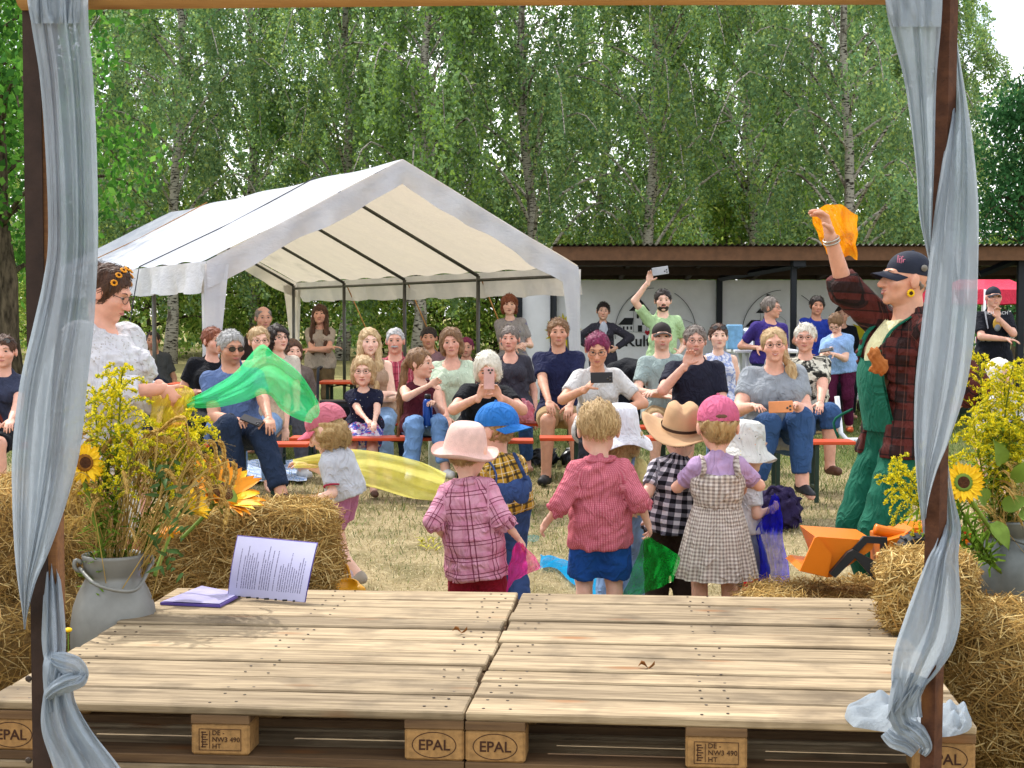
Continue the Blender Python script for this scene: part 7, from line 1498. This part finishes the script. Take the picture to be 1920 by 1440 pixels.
lying('faint teal scarf lying flat on the grass behind the pink one', [[(985, 1005), (1000, 1003), (1012, 1006)], [(984, 1014), (1000, 1016), (1010, 1014)]], sc_mat('teal', '#4a9aa0', .4), .015, 2)
cloth('scarf', 'red scarf hanging in front of the girl in gingham near her feet', [[(1393, 1085, 0), (1408, 1080, 0), (1422, 1085, 0)], [(1392, 1120, 0), (1408, 1125, -.02), (1424, 1128, 0)], [(1390, 1150, 0), (1408, 1155, -.02), (1424, 1155, 0)]], sc_mat('red', '#e01420', .8), 6.6, .015, 1.5, 9)

# ================================================================== PAPERS, TOYS, BAGS
M_purple = mat('purple_folder', '#5a4a9a', .45, var=.1, bump=.03)
def print_mat():
    m = NT('printed_sheet'); a_ = m.n('Attribute', attribute_name='cuv'); sep = m.n('SeparateXYZ'); m.l(a_.outputs['Vector'], sep.inputs[0]); u, v = sep.outputs[0], sep.outputs[1]
    ln = m.math('LESS_THAN', m.math('FRACT', m.math('MULTIPLY', u, 34.0)), .42)
    mp_ = m.n('Mapping', i_Scale=(34, 60, 1)); m.l(a_.outputs['Vector'], mp_.inputs[0]); wd = m.math('GREATER_THAN', m.noise(1.0, 2, mp_.outputs[0]), .42)
    fl = m.n('Math', operation='FLOOR'); m.l(m.math('MULTIPLY', u, 34.0), fl.inputs[0]); wn = m.n('TexWhiteNoise', noise_dimensions='1D'); m.l(fl.outputs[0], wn.inputs['W'])
    lim = m.math('LESS_THAN', v, m.math('ADD', .45, m.math('MULTIPLY', wn.outputs['Value'], .45))); gap = m.math('GREATER_THAN', wn.outputs['Value'], .12); inb = m.math('MULTIPLY', m.math('GREATER_THAN', v, .14), m.math('MULTIPLY', m.math('GREATER_THAN', u, .09), m.math('LESS_THAN', u, .93)))
    f = m.math('MULTIPLY', m.math('MULTIPLY', ln, wd), m.math('MULTIPLY', m.math('MULTIPLY', lim, gap), inb)); c = m.mix(m.math('MULTIPLY', f, .75), '#b3b2d0', '#4a4862'); 
    return m.end(m.bsdf(c, .25, 0, m.bump(m.noise(6, 3), .25, .01), .5))
bd = empty('ring_folder', ground(450, 1125, STAGE_Z), 'open purple ring folder with a printed sheet standing on the stage', 'folder')
q = [ground(*p, STAGE_Z + .004) for p in ((300, 1134), (413, 1139), (452, 1118), (378, 1103))]
world_obj('cover', np.array(q + [p + A(0, 0, .008) for p in q]), [[3, 2, 1, 0], [4, 5, 6, 7], [0, 1, 5, 4], [1, 2, 6, 5], [2, 3, 7, 6], [3, 0, 4, 7]], M_purple, bd, False)
qc = sum(q) / 4; world_obj('page', np.array([qc + (p - qc) * .95 + A(0, 0, .011) for p in q]), [[0, 1, 2, 3]], mat('lilac_page', '#b9b4dc', .3), bd, False)
def sheet(nm, off, m_, grow):
    V = []; nu, nv = 12, 20
    BL, BR = ground(428, 1116, STAGE_Z + .012), ground(571, 1129, STAGE_Z + .012); TL, TR = at(446, 1005, BL[1] + .10), at(594, 1019, BR[1] + .12)
    for v in np.linspace(-grow, 1 + grow, nv):
        for u in np.linspace(-grow, 1 + grow, nu):
            a = BL * (1 - u) + BR * u; b_ = TL * (1 - u) + TR * u; t = min(max(v, 0), 1); V.append(a * (1 - v) + b_ * v + A(0, -.035 * math.sin(math.pi * min(t, 1)) * .6 + off, 0))
    U = [(u, v, 0) for v in np.linspace(0, 1, nv) for u in np.linspace(0, 1, nu)]; return world_obj(nm, V, grid_faces(nu, nv), m_, bd, attrs={'cuv': ('FLOAT_VECTOR', U)})
sheet('cover', .006, M_purple, .012); sheet('printed_sheet', 0, print_mat(), 0)
for i in range(7):
    c = ground(450 + i * 17, 1121 + i * 1.35, STAGE_Z + .014); MB().box(c + A(0, -.012, .006), (.016 if i % 2 else .008, .002, .006)).obj('punch_hole', M_ink, bd)

# toy wheel loader
M_toy = mat('orange_toy_plastic', '#e07812', .35, var=.1, vs=4, bump=.04); M_toyb = mat('black_toy_plastic', '#26282a', .45, var=.2, bump=.08); M_toyy = mat('yellow_toy_plastic', '#d99a1a', .35, var=.12, vs=5, bump=.04)
ZT = .345; toy = empty('toy_wheel_loader', (tx(1700, 5.95), 5.95, ZT), 'orange ride-on toy wheel loader with black arms on the straw', 'toy')
T_ = lambda x, y, Y: at(x, y, Y)
def plate(nm, pts, Y0, Y1, m_, bev=0):
    P0 = [T_(x, y, Y0) for x, y in pts]; P1 = [p + A(0, Y1 - Y0, 0) for p in P0]; n = len(pts); world_obj(nm, P0 + P1, [list(range(n)), list(range(2 * n - 1, n - 1, -1))] + [[i, n + i, n + (i + 1) % n, (i + 1) % n] for i in range(n)], m_, toy, False)
# bucket: back, floor, cheeks
for y0, y1 in ((5.72, 5.735), (6.05, 6.065)): plate('bucket_cheek', [(1500, 1070), (1528, 1008), (1534, 1006), (1560, 1040), (1552, 1082)], y0, y1, M_toy)
plate('bucket_back', [(1528, 1006), (1640, 1014), (1636, 1030), (1560, 1082), (1552, 1083), (1500, 1071), (1510, 1064), (1552, 1070)], 5.74, 6.05, M_toy)
for Y0 in (5.70, 5.98):
    plate('lift_arm', [(1556, 1076), (1590, 1036), (1600, 1031), (1648, 1056), (1660, 1066), (1656, 1086), (1640, 1088), (1604, 1046), (1566, 1084)], Y0, Y0 + .03, M_toyb); plate('lift_arm', [(1588, 1040), (1620, 1006), (1664, 1008), (1662, 1070), (1652, 1070), (1652, 1020), (1626, 1018), (1598, 1048)], Y0 + .03, Y0 + .05, M_toyb)
MB().lathe([(0, 0), (.022, 0), (.022, .04), (0, .04)], T_(1648, 1074, 5.68), 16, np.array([[1, 0, 0], [0, 0, 1], [0, -1, 0.]])).obj('pivot', M_toyb, toy, True)
MB().tube(catmull([T_(1640, 992, 5.86), T_(1660, 997, 5.86), T_(1700, 1004, 5.86)], 8), .022, 10).obj('handle_bar', M_toy, toy, True)
plate('chassis', [(1662, 1014), (1700, 1004), (1730, 1010), (1850, 1016), (1856, 1046), (1690, 1082), (1664, 1090)], 5.78, 6.05, M_toy); plate('bonnet', [(1690, 1006), (1712, 990), (1800, 984), (1806, 1018), (1700, 1020)], 5.82, 6.0, M_toy); plate('seat_box', [(1800, 990), (1822, 994), (1824, 1018), (1800, 1018)], 5.8, 6.02, mat('red_orange_plastic', '#d8441a', .35))
for wx, wy, Y0 in ((1718, 1040, 5.66), (1830, 1062, 5.60), (1718, 1040, 6.06), (1830, 1050, 6.06)):
    c = T_(wx, wy, Y0); r = c[2] - ZT if False else .078; Rw = np.array([[1, 0, 0], [0, 0, 1], [0, -1, 0.]]); wv = empty('wheel', c, None); wv.parent = toy; wv.matrix_basis = wm(toy).inverted() @ Matrix.Translation(tuple(c))
    m = MB(); m.lathe([(.03, 0), (r * .86, 0), (r, .014), (r, .066), (r * .86, .08), (.03, .08)], c - A(0, .04, 0), 28, Rw.T @ np.diag([1, 1, 1.]) if False else np.array([[1, 0, 0], [0, 0, 1], [0, 1, 0.]])); 
    for kk in range(14): a = kk * .449; m.box(c + A(math.cos(a) * r, 0, math.sin(a) * r), (.012, .07, .010), np.array([[math.cos(a), 0, -math.sin(a)], [0, 1, 0], [math.sin(a), 0, math.cos(a)]]), bev=.002)
    V = np.vstack(m.V); world_obj('tyre', V, m.F, M_toyb, wv, False); MB().lathe([(.0, -.004), (.034, -.004), (.036, .012)], c - A(0, .04, 0), 18, np.array([[1, 0, 0], [0, 0, 1], [0, 1, 0.]])).obj('rim', M_toyy, wv, True)
# yellow slatted toy crate and scoop by the bale
cr2 = empty('toy_crate', ground(625, 1130), 'yellow plastic toy crate and scoop under the end of the straw bale', 'toy'); yb = 6.15
c0 = A(tx(618, yb), yb, .26)
for i in range(6): MB().box((tx(590 + i * 11, yb - .09), yb - .09, .26), (.014, .012, .26), bev=.003).obj('slat', M_toyy, cr2)
for z in (.13, .27, .385): MB().box((tx(618, yb), yb - .09, z), (.15, .010, .02), bev=.003).obj('rail', M_toyy, cr2)
MB().box((tx(606, yb), yb + .02, .25), (.10, .18, .28), bev=.01).obj('bin', M_toyy, cr2)
MB().tube(catmull([T_(632, 1082, 6.05), T_(640, 1056, 6.05), T_(652, 1064, 6.05), T_(658, 1096, 6.05)], 12), .006, 7).obj('handle', M_toyy, cr2, True)
F_ = Field(T_(655, 1100, 6.0) - .14, T_(655, 1100, 6.0) + .14, .007); F_.ell(T_(650, 1100, 6.0), A(.055, .05, .035)); F_.cone(T_(650, 1100, 6.0), T_(676, 1108, 5.98), .03, .022, .01); F_.ell(T_(650, 1094, 5.97), A(.045, .045, .028), None, .005, True); V, Fc = F_.mesh(); world_obj('scoop', V, Fc, M_toyy, cr2)

def bag(label, px, py, Y, dims, m_, seed, name='bag', handles=True):
    c = at(px, py, Y); c[2] = 0; b = empty(name, c, label, 'bag'); F_ = Field(c - A(dims[0], dims[1], .05), c + A(dims[0], dims[1], dims[2] * 1.6), .013)
    F_.ell(c + A(0, 0, dims[2] * .4), A(dims[0] * .5, dims[1] * .5, dims[2] * .55)); F_.ell(c + A(.02, 0, dims[2] * .75), A(dims[0] * .38, dims[1] * .35, dims[2] * .35)); F_.wrinkle(.02, .09, seed); F_.clip(A(0, 0, .002), A(0, 0, -1)); V, Fc = F_.mesh(); world_obj('bag_body', V, Fc, m_, b)
    if handles: MB().tube(catmull([c + A(-dims[0] * .2, -.03, dims[2] * .9), c + A(-.03, -.06, dims[2] * 1.15), c + A(dims[0] * .2, -.03, dims[2] * .9)], 12), .012, 6).obj('handle', m_, b, True)
bag('dark purple cloth bag on the grass in front of the stout blond woman', 1454, 925, 10.0, (.34, .28, .24), cm('aubergine_bag', '#241a3c'), 4); bag('black backpack lying on the grass at the left edge', 14, 945, 9.2, (.34, .3, .12), cm('black_bag', '#15171d'), 5, 'backpack')
for i, (px, py) in enumerate(((1018, 862), (1070, 858))): bag(('larger' if i == 0 else 'smaller') + ' black plastic bag on the grass behind the bench leg', px, py, 14.2, (.26 - .07 * i, .2, .14), mat('black_film', '#17181c', .3, bump=.3, bs=30), 6 + i, 'plastic_bag', False)
def stroller():
    b = empty('stroller', (tx(1180, 14.2), 14.2, 0), 'black folded pushchair behind the magenta-haired woman', 'stroller'); c = A(tx(1178, 14.2), 14.2, 0)
    F_ = Field(c + A(-.4, -.35, .3), c + A(.4, .4, 1.15), .02); F_.ell(c + A(0, 0, .84), A(.24, .22, .14)); F_.ell(c + A(.02, .05, .62), A(.22, .16, .22)); F_.ell(c + A(0, -.1, .5), A(.2, .2, .06)); F_.wrinkle(.015, .12, 2); V, Fc = F_.mesh(); world_obj('hood', V, Fc, BLACK, b)
    for sx in (-1, 1):
        MB().tube([c + A(sx * .22, .1, .9), c + A(sx * .24, -.1, .45), c + A(sx * .25, -.3, .1)], .015, 7).obj('frame', M_steel, b, True)
        for y in (-.3, .3): m = MB(); m.lathe([(.03, 0), (.10, 0), (.11, .01), (.11, .03), (.10, .04), (.03, .04)], c + A(sx * .27, y, .11), 20, np.array([[0, 0, 1], [1, 0, 0], [0, 1, 0.]])); m.obj('wheel', M_toyb, b, True)
        MB().tube([c + A(sx * .24, -.05, .45), c + A(sx * .25, .3, .1)], .013, 7).obj('frame', M_steel, b, True)
stroller()
def rollator():
    Y = 14.6; b = empty('walking_frame', (tx(640, Y), Y, 0), 'dark wheeled walking frame beside the little blond girl', 'walking frame'); c = A(tx(640, Y), Y, 0)
    for sx in (-1, 1):
        MB().tube(catmull([c + A(sx * .22, .12, .88), c + A(sx * .22, .0, .86), c + A(sx * .22, -.05, .6), c + A(sx * .22, -.25, .1)], 14), .014, 7).obj('side_frame', M_steel, b, True); MB().tube([c + A(sx * .22, 0, .55), c + A(sx * .22, .28, .1)], .013, 7).obj('rear_leg', M_steel, b, True); MB().tube([c + A(sx * .22, .1, .88), c + A(sx * .22, .24, .88)], .02, 8).obj('grip', M_rimd, b, True)
        for y in (-.25, .28): MB().lathe([(.02, 0), (.08, 0), (.09, .01), (.09, .025), (.02, .03)], c + A(sx * .24, y, .09), 18, np.array([[0, 0, 1], [1, 0, 0], [0, 1, 0.]])).obj('wheel', M_toyb, b, True)
    MB().box(c + A(0, .02, .56), (.42, .2, .04), bev=.01).obj('seat', M_rimd, b); MB().box(c + A(0, -.08, .45), (.36, .12, .2), bev=.03).obj('basket', BLACK, b)
rollator()
BLK = cm('blue_striped_blanket', '#3a78b8', pattern=('stripes', 1, .03, .5, '#dfe6ee')); V = []; U = []
for v in np.linspace(0, 1, 14):
    for u in np.linspace(0, 1, 24): p = ground(385 + 190 * u + 8 * v, 905 - 40 * v, .01) ; V.append(p + A(0, 0, .01 + .01 * abs(math.sin(u * 17 + v * 6)))); U.append((u * .7, v * .5, 0))
tag(world_obj('picnic_blanket', V, grid_faces(24, 14), BLK, attrs={'cuv': ('FLOAT_VECTOR', U)}), 'blue and white striped blanket on the grass behind the jeans', 'blanket')
hs = empty('toy_horse', at(1645, 760, 6.55) * A(1, 1, 0), 'small brown toy horse tucked into the green dungarees', 'toy'); F_ = Field(at(1645, 675, 6.3) - .12, at(1645, 675, 6.3) + .12, .006); F_.cone(at(1652, 688, 6.3), at(1640, 664, 6.3), .032, .024, .01); F_.cone(at(1640, 664, 6.3), at(1632, 672, 6.3), .02, .014, .01); F_.cone(at(1650, 690, 6.3), at(1636, 694, 6.3), .02, .014, .01); F_.cone(at(1640, 660, 6.3), at(1636, 652, 6.3), .008, .005, .004); F_.cone(at(1645, 660, 6.3), at(1645, 652, 6.3), .008, .005, .004); F_.cone(at(1652, 690, 6.3), at(1652, 702, 6.3), .013, .010, .006); F_.wrinkle(.004, .02, 2); V, Fc = F_.mesh(); world_obj('plush_body', V, Fc, mat('brown_plush', '#a8622a', .9, bump=.5, bs=120), hs)
